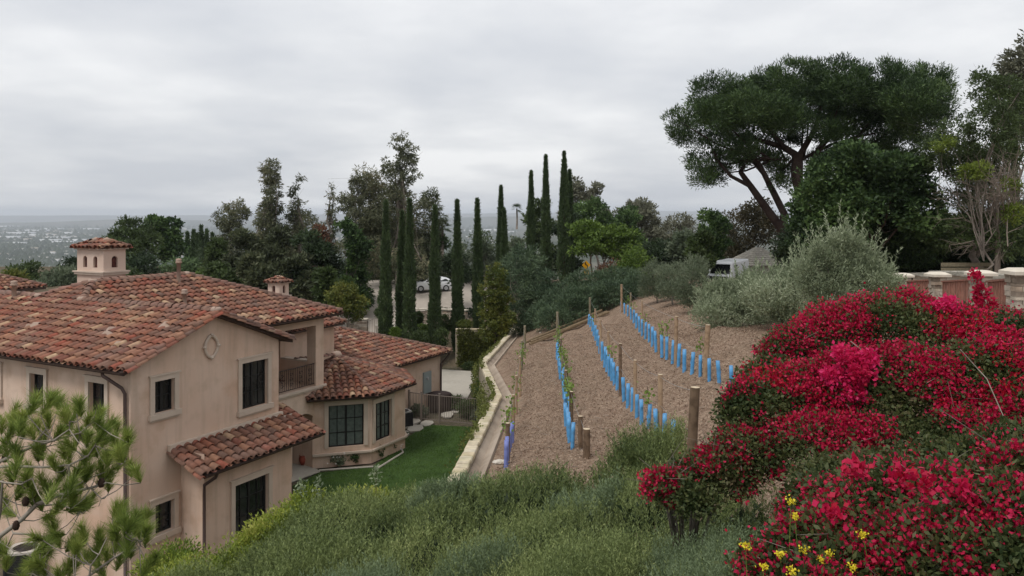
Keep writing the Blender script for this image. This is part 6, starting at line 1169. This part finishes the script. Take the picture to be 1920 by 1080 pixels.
for i, (x_, y_, r_, h_, m, lab) in enumerate([(-1.8,50,.7,1.3,'l_dark','round dark shrub inside the fence by the wall'),(-3.6,49.5,.6,.8,'l_mid','low plant just behind the metal gate'),(-2.7,47.6,.6,.9,'l_mid','green shrub behind the middle of the fence'),(-1.9,46.9,.5,.6,'l_olive_dk','greyish plant near the right fence end'),(-2.0,52.5,.7,1.3,'l_dark','tall dark bush against the retaining wall'),(-1.2,62.2,.8,.7,'l_dark','dark bush with white flowers under the creeper'),(-3.2,62.6,.7,.45,'l_mid','low bush at the foot of the court wall'),(-5.6,47.4,.4,.7,'l_olive_dk','sparse plant behind the short fence piece')]):
    bush('garden_shrub', lab, 'shrub', [((x_, y_, h_*.5), (r_, r_*.8, h_*.55))], m, 90, .2, 24, .13, .07, 'shrubs inside the metal fence', lo=.5, stem=(.03, 5))
# roses at the bay
for i, (px, py, hh, lab) in enumerate([(632,880,.6,'thin rose bush left below the broad bay window'),(663,872,.7,'rose bush in the middle below the broad bay window'),(707,862,.75,'rose bush at the bay corner'),(728,850,.6,'rose bush beside the lawn kerb'),(745,833,.9,'fullest rose bush at the right end of the bay'),(655,848,.5,'slim rose stem standing against the bay sill')][:5]):
    x_, y_ = L0(px, py); t = bush('rose_bush', lab, 'rose bush', [((x_, y_+.15, hh*.6), (.32 if i != 4 else .5, .3, hh*.42))], ['l_olive_dk','l_dark','l_dark','l_dark','l_dark'][i], 40 if i else 16, .12, 22, .09, .06, 'roses along the bay', lo=.2, stem=(.012, 6))
    k = 5; Pt = np.array((x_, y_, hh*.7))+rng.normal(0, 1, (k, 3))*np.array((.3,.2,.18)); Pt = np.repeat(Pt, 9, 0)+rng.normal(0, .02, (k*9, 3)); leaves('blossom', Pt, np.array((0,0,.5)), .05, .045, M['petal_w'], t, .9)
mb = MB(); [mb.tube([(*L0(*a), .05), (*L0(*b), .05)], .05, 6) for a, b in (((598,884),(700,877)),((705,882),(756,850)),((756,850),(748,835)))]; tag(mb.build('lawn_kerb', M['concrete']), 'thin pale kerb edging the rose bed at the lawn', 'kerb')
# ------------------------------------------------------------------ foreground slope shrubs
CC = np.array([P(*a) for a in [(1240,800,14.6),(1190,812,14.4),(1290,870,12.0),(1140,838,14.4),(1095,852,14.6),(1040,860,15.2),(960,890,15.8),(905,902,16.6),(850,916,17.2),(770,905,17.2),(700,905,17),(640,925,17),(590,930,16.5),(520,975,15.8),(455,1015,14.5),(1300,930,10),(1200,905,11),(1250,950,9),(1050,930,11.5),(1000,985,10),(850,990,11),(700,1010,11),(560,1070,11),(960,1120,7),(1300,1050,7.5),(1450,950,7),(1450,1040,6),(700,1180,7),(400,1120,12),(1150,1090,7)]])
_ch = np.clip(CC[:, 2]-T(CC[:, 0], CC[:, 1])-.22, .15, 1.1)
def ct(x, y):                                   # height of the shrub tops over the slope
    w2 = 1/(((np.c_[x, y][:, None]-CC[None, :, :2])**2).sum(-1)+.35)**2; return T(x, y)+(w2*_ch).sum(1)/w2.sum(1)
cpoly = [(-5.6,15.6),(-4.2,17),(-2.8,17.8),(-1.3,17.6),(-.5,16.8),(.3,15.8),(1.1,15),(1.7,14.8),(2.3,15.1),(3.0,14.8),(3.1,13.4),(2.55,12.3),(3.2,10.5),(3.0,8.5),(2.5,6),(1.6,3.6),(-4,3.6),(-8,8),(-7.8,13)]
def sprigs(name, poly, n, m, parent, L=(.16,.34), nl=12, leaf=(.042,.010), zoff=0, lump=.24, sd=3):
    xs = [p[0] for p in poly]; ys = [p[1] for p in poly]; x = rng.uniform(min(xs), max(xs), n*2); y = rng.uniform(min(ys), max(ys), n*2); keep = rng.uniform(0, 1, n*2) < np.clip(9/np.maximum(y, 1), .45, 1.6); ok = inpoly(x, y, poly) & keep; x, y = x[ok], y[ok]
    k = len(x); z = ct(x, y)+lump*(np.minimum(2.6*np.abs(fbm(x*1.1, y*1.1, sd, 4, 1.2)), 1.9)-.9)-rng.uniform(0, 1, k)**1.3*.42+zoff-.22; g = T(x, y); z = np.maximum(z, g+.02)
    D = nrm(np.c_[rng.normal(0, .38, k), rng.normal(0, .38, k), np.ones(k)]); Ls = rng.uniform(*L, k); t = np.linspace(.12, 1, nl)
    b = np.c_[x, y, z][:, None]+D[:, None]*(Ls[:, None]*t[None])[..., None]; q = rng.uniform(0, 6.28, (k, nl)); o = np.stack([np.cos(q), np.sin(q), np.zeros_like(q)], -1); Dl = nrm(D[:, None]*1.25+o*.8)
    sc = np.clip(y/9, .7, 1.5)[:, None]*np.ones(nl); return leaves(name, b.reshape(-1, 3), Dl.reshape(-1, 3), leaf[0]*sc.ravel(), leaf[1]*sc.ravel(), m, parent, .22)
tag(sprigs('slope_shrubs', cpoly, 33000, M['l_cover'], None), kind='stuff')
# undergrowth below, keeps the slope from showing through
x = rng.uniform(-8, 4.3, 60000); y = rng.uniform(3.6, 17.8, 60000); ok = inpoly(x, y, cpoly); x, y = x[ok], y[ok]; zt_ = ct(x, y)+.24*(np.minimum(2.6*np.abs(fbm(x*1.1, y*1.1, 3, 4, 1.2)), 1.9)-.9)-.42
tag(leaves('undergrowth', np.c_[x, y, np.maximum(T(x, y), zt_-rng.uniform(0, .5, len(x)))], np.array((0,0,.4)), .16, .09, M['l_deep'], None, .8), kind='stuff')
def patch(label, cx, cy, r, m, n, zoff=.08, **kw):
    z0 = float(ct(np.array([cx]), np.array([cy]))[0]); t = thing('slope_shrub', label, 'shrub', (cx, cy, T1(cx, cy)), 'grey-green shrubs on the near slope'); pl_ = [(cx+r*math.cos(a)*rng.uniform(.8, 1.15), cy+r*math.sin(a)*rng.uniform(.8, 1.15)) for a in np.linspace(0, 6.28, 9)[:-1]]
    sprigs('foliage', pl_, n, M[m], t, zoff=zoff, **kw); mb = MB(); [mb.tube([(cx, cy, T1(cx, cy)), (cx+rng.normal(0,.3*r), cy+rng.normal(0,.3*r), z0-.15)], [.02,.006], 5) for _ in range(7)]; mb.build('stems', M['bark'], t)
patch('grey-green leafy shrub just left below the bougainvillea', 1.95, 7.4, .75, 'l_cover_grey', 1500, .16); patch('grey-green shrub at the bottom edge beside the mustard flowers', 1.5, 5.9, .7, 'l_cover_grey', 1500, .10); patch('taller spiky shrub in front of the blue tubes', 2.45, 14.1, .65, 'l_cover', 1400, .22, L=(.25,.5)); shoots_=0
patch('grey-green tuft in the middle of the near slope', -.5, 9.2, .6, 'l_cover_grey', 900, .10)
patch('rounded grey-green shrub low in the picture, left of centre', -1.6, 8.6, .75, 'l_cover_grey', 1500, .18); patch('greener rounded shrub beside the grey one near the bottom', .5, 7.6, .7, 'l_cover', 1500, .22, L=(.22,.44)); patch('small olive-toned shrub nearest the end of the wall', -1.3, 15.2, .7, 'l_cover_grey', 1300, .12); patch('tall feathery shrub halfway to the villa', -3.3, 12.4, .9, 'l_cover', 1900, .25, L=(.25,.48)); patch('pale shrub below the short thick end post', 1.1, 12.2, .7, 'l_cover_grey', 1400, .14)
# yellow-green shrubs against the villa
LS = dict(spread=.6, upb=.6, out=.5, lo=.3, flat=1.1)
for sp, lab, n in (([(330,1062,17,60,34),(390,1075,16.5,44,34),(290,1075,17,36,28),(345,1100,16,70,40)], 'yellow-green shrub below the small lower window', 330), ([(470,1035,16,40,34),(500,1010,16.2,34,34),(450,1065,15.5,40,34)], 'yellow-green shrub before the large porch window', 260), ([(580,945,17.2,34,26),(560,975,16.8,40,34),(530,1000,16.4,40,34),(600,975,17,36,28)], 'yellow-green shrub in front of the lawn corner', 300), ([(650,948,17.6,36,18),(700,940,17.8,34,15),(620,965,17.4,30,20)], 'light leafy shrub on the lawn side of the slope', 220)):
    bush('yellow_shrub', lab, 'shrub', [pb(*a[:2], a[2], a[3], a[4]) for a in sp], 'l_lush', n, .20, 34, .085, .032, 'yellow-green shrubs between slope and villa', stem=(.03, 10), **LS)
for i, (px, py, d) in enumerate([(565,905,17),(596,905,17.1),(705,878,17.6)]):
    p = P(px, py+30, d); t = thing('leafy_sprout', ['pale leafy sprout left before the lawn','pale leafy sprout right of its twin before the lawn','thin pale sprout over the middle of the lawn edge'][i], 'sprout', p); mb = MB(); mb.tube([p-(0,0,.5), p+(0,0,.35)], [.012,.004], 5); mb.build('stem', M['bark'], t); k = 70; h = rng.uniform(0, 1, k); leaves('foliage', p+np.c_[rng.normal(0,.08,k)*(1.2-h), rng.normal(0,.08,k), h*.42], np.array((0,0,.5)), .09, .04, M['l_olive'], t, .8)
# ------------------------------------------------------------------ bougainvilleas
def boug(label, blobs, n_leaf, n_br, seed, dens=.0, bs_=1.0, pink=None, wild=0, leafm='l_boug'):
    c0 = np.mean([b[0] for b in blobs], 0); t = thing('bougainvillea', label, 'bougainvillea', (c0[0], c0[1], T1(c0[0], c0[1])), 'red bougainvilleas'); area = np.array([r[0]*r[2] for _, r in blobs])
    ctrs = np.array([b[0] for b in blobs]); rad = np.array([b[1] for b in blobs])
    def shell(n, lo, hi):
        out = []; nn = []
        for (c, r), k in zip(blobs, np.maximum(1, (n*area/area.sum()).astype(int))):
            p, d = ell_pts(c, r, k, lo, hi, .35); out.append(p); nn.append(d)
        p = np.concatenate(out); d = np.concatenate(nn); ins = (((p[:, None]-ctrs[None])/rad[None])**2).sum(-1); ins = (ins < .62).sum(1); ok = ins == 0; p, d = p[ok], d[ok]; ok = p[:, 2] > T(p[:, 0], p[:, 1]); return p[ok], d[ok]
    p, d = shell(n_leaf, .78, 1.03); k = 9; q = p[:, None]+rng.normal(0, .06, (len(p), k, 3)); D = nrm(d[:, None]*.7+rng.normal(0, .7, (len(p), k, 3))+np.array((0,0,.1))); leaves('foliage', q.reshape(-1, 3), D.reshape(-1, 3), .048, .028, M[leafm], t, .3)
    p, d = shell(n_br, .93, 1.09+wild); f_ = fbm(p[:, 0]*2.2+p[:, 2]*1.4, p[:, 2]*2.4+p[:, 1]*1.1, seed, 5, 2.3)*1.05+.22*nrm(d)[:, 2]+rng.normal(0, .33, len(p)); ok = f_ > dens; p, d = p[ok], d[ok]
    k = 24; spread_ = rng.uniform(.022, .062, len(p)); q = p[:, None]+rng.normal(0, 1, (len(p), k, 3))*spread_[:, None, None]+d[:, None]*.03; D = nrm(d[:, None]*.6+rng.normal(0, .8, (len(p), k, 3))+np.array((0,0,.2))); leaves('blossom', q.reshape(-1, 3), D.reshape(-1, 3), .036*bs_, .030*bs_, M['bract'], t, .3)
    mb = MB(); bs = np.array((c0[0], c0[1]+.2, T1(c0[0], c0[1])))
    for i in range(46):
        p_, d_ = p[rng.integers(len(p))], d[rng.integers(len(d))]; m_ = bs+(p_-bs)*.55+np.array((0,0,.35)); mb.tube([bs, m_, p_], [.014,.009,.004], 5, caps=False)
    for i in range(26):
        j = rng.integers(len(p)); o_ = d[j]; e_ = p[j]+o_*rng.uniform(.1, .3)+np.array((rng.normal(0,.15), rng.normal(0,.1), rng.uniform(-.05,.2))); mb.tube([p[j]-o_*.2, p[j]+o_*.05+(0,0,.05), e_], [.004,.003,.002], 4, caps=False)
    mb.build('branches', M['bark_grey'], t)
    return t
B1 = [pb(1445,745,9.5,62,64), pb(1500,680,10,66,58), pb(1575,650,10.2,84,66), pb(1650,650,10.2,90,84), pb(1740,665,10,92,78), pb(1830,675,9.8,92,80), pb(1900,685,9.6,80,80), pb(1420,800,9,66,76), pb(1500,790,9.2,100,96), pb(1620,780,9,120,110), pb(1740,770,8.8,120,110), pb(1860,760,8.6,110,110), pb(1560,860,8.4,110,70), pb(1680,860,8.2,100,70), pb(1820,860,8,110,80), pb(1395,868,8.6,56,56), pb(1920,840,8,80,100), pb(1690,602,10.6,60,48), pb(1620,610,10.6,50,40), pb(1790,618,10.4,56,36), pb(1880,628,10.3,60,36), pb(1550,605,10.6,34,26)]
t = boug('large red bougainvillea mound filling the slope before the fence pillars', B1, 24000, 11500, 31, dens=.20)
def cluster(t, px, py, d, r, n, m='bract_pink'):
    c = P(px, py, d); q = nrm(rng.normal(0, 1, (n, 3))); p = c+q*(rng.uniform(.3, 1, n)**.4)[:, None]*np.array((r, r*.8, r*.75)); k = 16; p2 = p[:, None]+rng.normal(0, .03, (n, k, 3)); leaves('magenta_blossom', p2.reshape(-1, 3), nrm(np.repeat(q, k, 0)+(0,0,.3)), .045, .038, M[m], t, .6)
cluster(t, 1605, 700, 8.55, .19, 38); cluster(t, 1608, 698, 8.42, .08, 14); cluster(t, 1585, 665, 8.6, .11, 26); cluster(t, 1562, 705, 8.6, .10, 20); cluster(t, 1625, 672, 8.6, .09, 16); cluster(t, 1600, 735, 8.45, .08, 12); cluster(t, 1840, 548, 10.2, .08, 14, 'bract'); cluster(t, 1828, 522, 10.2, .05, 7, 'bract'); cluster(t, 1775, 572, 9.8, .12, 22)
mb = MB(); mb.tube([P(1858,640,10.1), P(1852,585,10.15), P(1842,550,10.2), P(1828,518,10.2)], [.016,.012,.008,.004], 6); mb.build('cane', M['bark_grey'], t, True); cluster(t, 1848, 572, 10.18, .09, 16, 'bract'); cluster(t, 1850, 592, 10.15, .10, 16, 'bract')
B2 = [pb(1310,905,8.6,46,34), pb(1270,925,8.4,34,26), pb(1350,900,8.5,50,44), pb(1240,915,8.4,20,18), pb(1300,945,8.2,34,22)]
boug('low straggly red bougainvillea spray at the foot of the big mound', B2, 1700, 900, 5, dens=.0, wild=.08)
B3 = [pb(1520,1050,5.2,70,60), pb(1600,1000,5.3,70,60), pb(1690,960,5.4,90,70), pb(1640,1080,4.9,90,60), pb(1750,1050,4.8,110,70), pb(1800,960,5.2,100,70), pb(1880,1000,4.8,90,80), pb(1930,930,5.2,80,80), pb(1440,1085,5.2,50,34), pb(1900,1080,4.5,100,70), pb(1580,940,5.8,60,30), pb(1560,1110,4.8,90,50)]
B3 += [pb(1560,930,7,70,56), pb(1660,915,7,110,50), pb(1790,900,6.8,110,54), pb(1900,880,6.6,80,70), pb(1500,960,7,34,26)]
B3 = [(c, (r[0]*.96, r[1]*.9, r[2]*.92)) for c, r in B3]
t3 = boug('nearer bougainvillea with larger red bracts in the bottom right corner', B3, 9500, 2500, 77, dens=.20, bs_=.82, wild=.12)
for px, py, r in ((1605,885,.04),(1560,965,.05),(1680,890,.05),(1742,908,.05),(1800,915,.05),(1880,975,.07),(1830,1050,.07)): cluster(t3, px, py, 4.75, r*.7, 4, 'bract')
# long arching bare canes
for i, (pts, lab) in enumerate([([(1595,640,8.9),(1620,660,8.7),(1645,700,8.6),(1655,740,8.6)], 'pale bare cane arching out beside the magenta cluster'), ([(1800,655,8),(1850,710,7.8),(1890,800,7.6),(1910,850,7.5)], 'long reddish cane hanging at the right picture side')]):
    mb = MB(); mb.tube([P(*a) for a in pts], np.linspace(.006,.003,len(pts)), 6); tag(mb.build('bare_cane', M['bark_pale'], smooth=True), lab, 'cane')
# mustard flowers
mst = [(1483,940,5.0,1075,'tall mustard stem with two yellow blossoms'),(1490,968,5.0,1090,'mustard stem right beside the tall one'),(1618,1003,4.7,1090,'single mustard flower standing apart at right'),(1398,1025,4.9,1090,'leftmost single mustard flower'),(1462,1040,4.8,1090,'low mustard flower next to the leftmost'),(1432,1062,4.7,1100,'lowest mustard flower at the bottom edge'),(1508,1030,4.8,1095,'yellow mustard cluster in the bunch centre'),(1540,1050,4.7,1095,'mustard flowers on the right of the bunch'),(1598,1065,4.6,1095,'small mustard flower low at right'),(1553,1040,4.8,1100,'bright mustard head above the red bracts'),(1485,1072,4.6,1100,'low mustard head in the bunch')]
for i, (px, py, d, yb, lab) in enumerate(mst):
    p = P(px, py, d); b = P(px+rng.uniform(-8, 20), yb+60, d); k = 46; t = thing('mustard_flower', lab, 'flower', b, 'yellow mustard flowers among the bougainvillea'); mb = MB(); mb.tube([b, (p+b)/2+(rng.normal(0,.01),0,0), p], [.004,.003,.002], 5); mb.build('stem', M['l_vine'], t)
    q = rng.normal(0, .014, (k, 3))*np.array((1,1,.8)); 
    leaves('petals', p+q, np.array((0,0,.5)), .015, .013, M['petal_y'], t, .9)
# ------------------------------------------------------------------ pine bough reaching in from the left
pt = thing('pine_bough', 'pine boughs with needle tufts reaching in from the left picture edge', 'pine branch', P(-60, 960, 6.4)); mb = MB(); BR = []
for pts, r in (([(-90,960),(0,865),(60,838),(100,826),(150,812)],.018), ([(-60,880),(20,874),(80,876),(130,872),(165,855),(178,835)],.013), ([(-80,1060),(0,1005),(40,975),(70,945),(120,925),(170,915),(200,905)],.024), ([(40,975),(60,950),(110,945),(150,960)],.012), ([(-60,890),(10,905),(40,908),(60,897)],.01), ([(25,1000),(70,1003),(100,1010),(130,1018)],.009), ([(0,865),(20,842),(60,835),(85,838)],.009), ([(140,1100),(180,1070),(215,1045),(240,1030),(258,1012)],.014), ([(215,1045),(235,1040),(262,1028)],.008), ([(50,1100),(60,1075),(75,1050)],.01), ([(120,925),(160,900),(210,880),(235,865)],.008), ([(100,826),(130,805),(132,790)],.007), ([(165,1100),(170,1060),(185,1040)],.01), ([(-40,1060),(-10,1010),(0,960),(5,900)],.02),([(60,838),(90,800),(95,780)],.008),([(20,842),(15,810),(25,785)],.008),([(150,812),(175,790),(180,770)],.007),([(170,915),(190,935),(185,950)],.006),([(178,835),(205,815),(215,800)],.006)):
    dd = 6.3+rng.uniform(-.35, .35); q = [P(a, b, dd+rng.normal(0,.03)) for a, b in pts]; mb.tube(q, np.linspace(r, r*.35, len(q)), 6, caps=False); BR.append(q)
TF_ = []
tips = [(25,775),(60,765),(110,758),(125,775),(150,765),(165,790),(185,780),(90,790),(70,800),(40,795),(20,812),(5,800),(130,800),(60,815),(110,812),(145,820),(165,825),(190,812),(205,800),(180,850),(215,830),(240,820),(232,840),(225,855),(245,880),(200,860),(160,860),(120,850),(75,850),(100,870),(30,850),(10,840),(50,900),(80,905),(20,895),(110,900),(140,890),(60,920),(165,890),(190,885),(150,915),(120,940),(35,930),(10,945),(0,920),(75,945),(150,945),(170,940),(105,955),(140,955),(190,900),(205,888),(95,930),(5,1035),(12,1060),(70,1010),(75,1030),(100,1000),(112,1003),(145,1010),(150,1020),(60,1060),(50,1075),(80,1070),(225,960),(222,985),(235,985),(250,975),(265,975),(218,1005),(240,1010),(262,1000),(275,1010),(190,1020),(180,1045),(200,1045),(160,1050),(215,1030),(130,1060),(145,1040),(120,1075),(245,1035),(275,1065),(190,1070),(140,1030)]
tips = tips+[(a+rng.normal(0,13), b+rng.normal(0,13)) for a, b in tips for _ in range(1) if rng.uniform() < 1.0]
for i, (px, py) in enumerate(tips):
    d = 6.3+rng.uniform(-.45, .45); p = P(px, py, d); a = rng.normal(0, .35); D = nrm(np.array((a+.15*(px > 120), rng.normal(0, .3), 1.0-.9*(py > 925)*(px < 180)*rng.uniform(0, 1)))); L = rng.uniform(.07, .14); s_ = p-D*L*.6; TF_.append((s_, D, L)); near = min((np.linalg.norm(q-s_), tuple(q)) for b in BR for q in b); 
    if near[0] < .42: mb.tube([np.array(near[1]), (np.array(near[1])+s_)/2+(0,0,-.02), s_, p], [.005,.004,.004,.003], 4, caps=False)
mb.build('branches', M['bark_pale'], pt, True); Ps = []; Ds = []
for s_, D, L in TF_:
    k = 230; t_ = rng.uniform(0, 1, k); o = nrm(np.cross(np.broadcast_to(D, (k, 3)), rng.normal(0, 1, (k, 3)))); Ps.append(s_+D*(t_*L)[:, None]); Ds.append(nrm(D[None]*1.0+o*rng.uniform(.35, 1.25, k)[:, None]))
leaves('needles', np.concatenate(Ps), np.concatenate(Ds), .108, .0042, M['needle'], pt, .08, tri=True)
for px, py in ((62,925),(48,940),(190,905),(10,858),(30,985)):
    p = P(px, py, 6.25); mb = MB(); mb.lathe(p, [(0,-.04),(.018,-.035),(.027,-.01),(.024,.015),(.012,.035),(0,.04)], 9); c_ = mb; 
    for q in range(26): a = q*2.4; z_ = -.032+.064*q/26; r_ = .027*math.sqrt(max(.1, 1-(z_/.045)**2)); e = np.array((math.cos(a), math.sin(a), 0)); s_ = np.array((-math.sin(a), math.cos(a), 0)); mb.add([p+e*r_*.8+s_*.006+(0,0,z_), p+e*r_*.8-s_*.006+(0,0,z_), p+e*(r_+.008)+(0,0,z_+.006)], [(0,1,2)])
    mb.build('cone', M['cone'], pt)
# ------------------------------------------------------------------ valley town, roads, warehouses, distance haze
ZV = -138.5
def boxes(name, X, Y, Z, SX, SY, SZ, A, m, **kw):
    k = len(X); c = np.array([(-1,-1,0),(1,-1,0),(1,1,0),(-1,1,0),(-1,-1,1),(1,-1,1),(1,1,1),(-1,1,1)], float)*np.array((.5,.5,1)); V = c[None]*np.stack([SX, SY, SZ], -1)[:, None]; ca_, sa_ = np.cos(A)[:, None], np.sin(A)[:, None]
    V = np.stack([V[..., 0]*ca_-V[..., 1]*sa_+X[:, None], V[..., 0]*sa_+V[..., 1]*ca_+Y[:, None], V[..., 2]+Z[:, None]], -1); Q = np.array([(4,5,6,7),(0,1,5,4),(1,2,6,5),(2,3,7,6),(3,0,4,7)])[None]+(np.arange(k)*8)[:, None, None]
    return tag(npmesh(name, V.reshape(-1, 3), Q.reshape(-1, 4), m), **kw)
M['town'] = rampmat('town_roofs', [(.5,.5,.5),(.32,.27,.23),(.66,.66,.65),(.25,.23,.22),(.42,.36,.3),(.6,.58,.55)], .9); M['l_town'] = leafmat('valley_trees', [(.02,.03,.016),(.035,.048,.025),(.05,.062,.035)], trans=0, nscale=.003)
k = 9000; Y = 1/rng.uniform(1/9000, 1/1300, k); X = Y*rng.uniform(-.72, .35, k); s_ = rng.uniform(.7, 1.3, k)*(1+Y/9000); f_ = fbm(X/420, Y/420, 61, 4, 1); ok = f_ > -.35; X, Y, s_ = X[ok], Y[ok], s_[ok]; k = len(X)
boxes('valley_town', X, Y, np.full(k, ZV), 15*s_, 11*s_, 5.5*np.ones(k), rng.choice((.2, 1.77), k), M['town'], kind='stuff')
k = 34000; Y = 1/rng.uniform(1/11000, 1/900, k); X = Y*rng.uniform(-.75, .4, k); r = rng.uniform(5, 13, k)*(1+Y/6000); c = np.array([(1,0,0),(0,1,0),(-1,0,0),(0,-1,0),(0,0,1)], float)
V = np.stack([X, Y, np.full(k, ZV)], -1)[:, None]+c[None]*r[:, None, None]*rng.uniform(.7, 1.2, (k, 5, 1)); V[:, :4, 2] += 2; Q = np.array([(0,1,4),(1,2,4),(2,3,4),(3,0,4)])[None]+(np.arange(k)*5)[:, None, None]; tag(npmesh('valley_trees', V.reshape(-1, 3), Q.reshape(-1, 3), M['l_town']), kind='stuff')
wh = [(62,433,260,90),(92,430,220,80),(40,438,190,70),(15,446,160,60),(75,442,140,50),(110,447,120,45),(130,438,130,50),(12,425,240,80),(60,422,200,70),(120,424,160,60),(170,430,150,60),(150,452,90,40),(30,458,80,36),(118,456,80,36),(95,452,100,30),(880,434,200,60),(925,432,180,60),(970,436,160,50),(865,446,90,40),(905,448,90,40),(140,418,260,80),(190,420,200,60)]
M['ware'] = rampmat('warehouse_roof', [(.68,.69,.70),(.58,.59,.6),(.75,.75,.75)], .8)
for i, (px, py, L, W_) in enumerate(wh):
    y = (CZ-ZV)*F/(py-403); x = (px-960)/F*y; q = np.array
    o = boxes('warehouse', q([0.]), q([0.]), q([0.]), q([L*1.]), q([W_*2.2]), q([11.]), q([rng.uniform(-.15,.15)]), M['ware']); o.location = (x, y, ZV)
    tag(o, 'pale flat warehouse roof in the hazy valley near %s' % ['the road bend at left','the dark tree line left of centre','the left edge of the light field','the far left edge, lower one','the middle of the pale group','the straight road end','the right of the pale group','the far left, uppermost row','the upper row behind the big roof','the upper row, third from left','the upper row toward the feathery tree','the chimney cap, small one','the left edge, small and nearest','the chimney, nearer small one','the long strip below the group','the first cypress gap','the second cypress gap','the small palm','the cypress gap, lower left','the cypress gap, lower right','the horizon, above the road bend','the horizon, left of the feathery tree'][i], 'warehouse', 'pale warehouses in the valley')
def road(name, a, b, wd):
    ya, yb = [(CZ-ZV)*F/(p[1]-403) for p in (a, b)]; p = np.array(((a[0]-960)/F*ya, ya)); q = np.array(((b[0]-960)/F*yb, yb)); n = np.array((-(q-p)[1], (q-p)[0])); n /= np.linalg.norm(n); mb = MB(); mb.poly([(*(p-n*wd), ZV+3.5), (*(q-n*wd), ZV+3.5), (*(q+n*wd), ZV+3.5), (*(p+n*wd), ZV+3.5)], (0,0,-6)); tag(mb.build(name, M['drive']), kind='structure')
road('valley_road', (-60,480), (140,484), 28); road('valley_highway', (92,447), (112,431), 40); road('valley_street', (-40,446), (150,443.5), 26)
mb = MB(); mb.box(-28500, -28200, -152, 28500, 28200, 150); hzm = bpy.data.materials.new('haze'); hzm.use_nodes = True; t = hzm.node_tree; t.nodes.clear(); ho = t.nodes.new('ShaderNodeOutputMaterial'); hv = t.nodes.new('ShaderNodeVolumePrincipled'); hv.inputs['Color'].default_value = (.86,.92,1,1); hv.inputs['Density'].default_value = .8e-4; t.links.new(hv.outputs[0], ho.inputs['Volume'])
tag(mb.build('haze', hzm), kind='stuff')
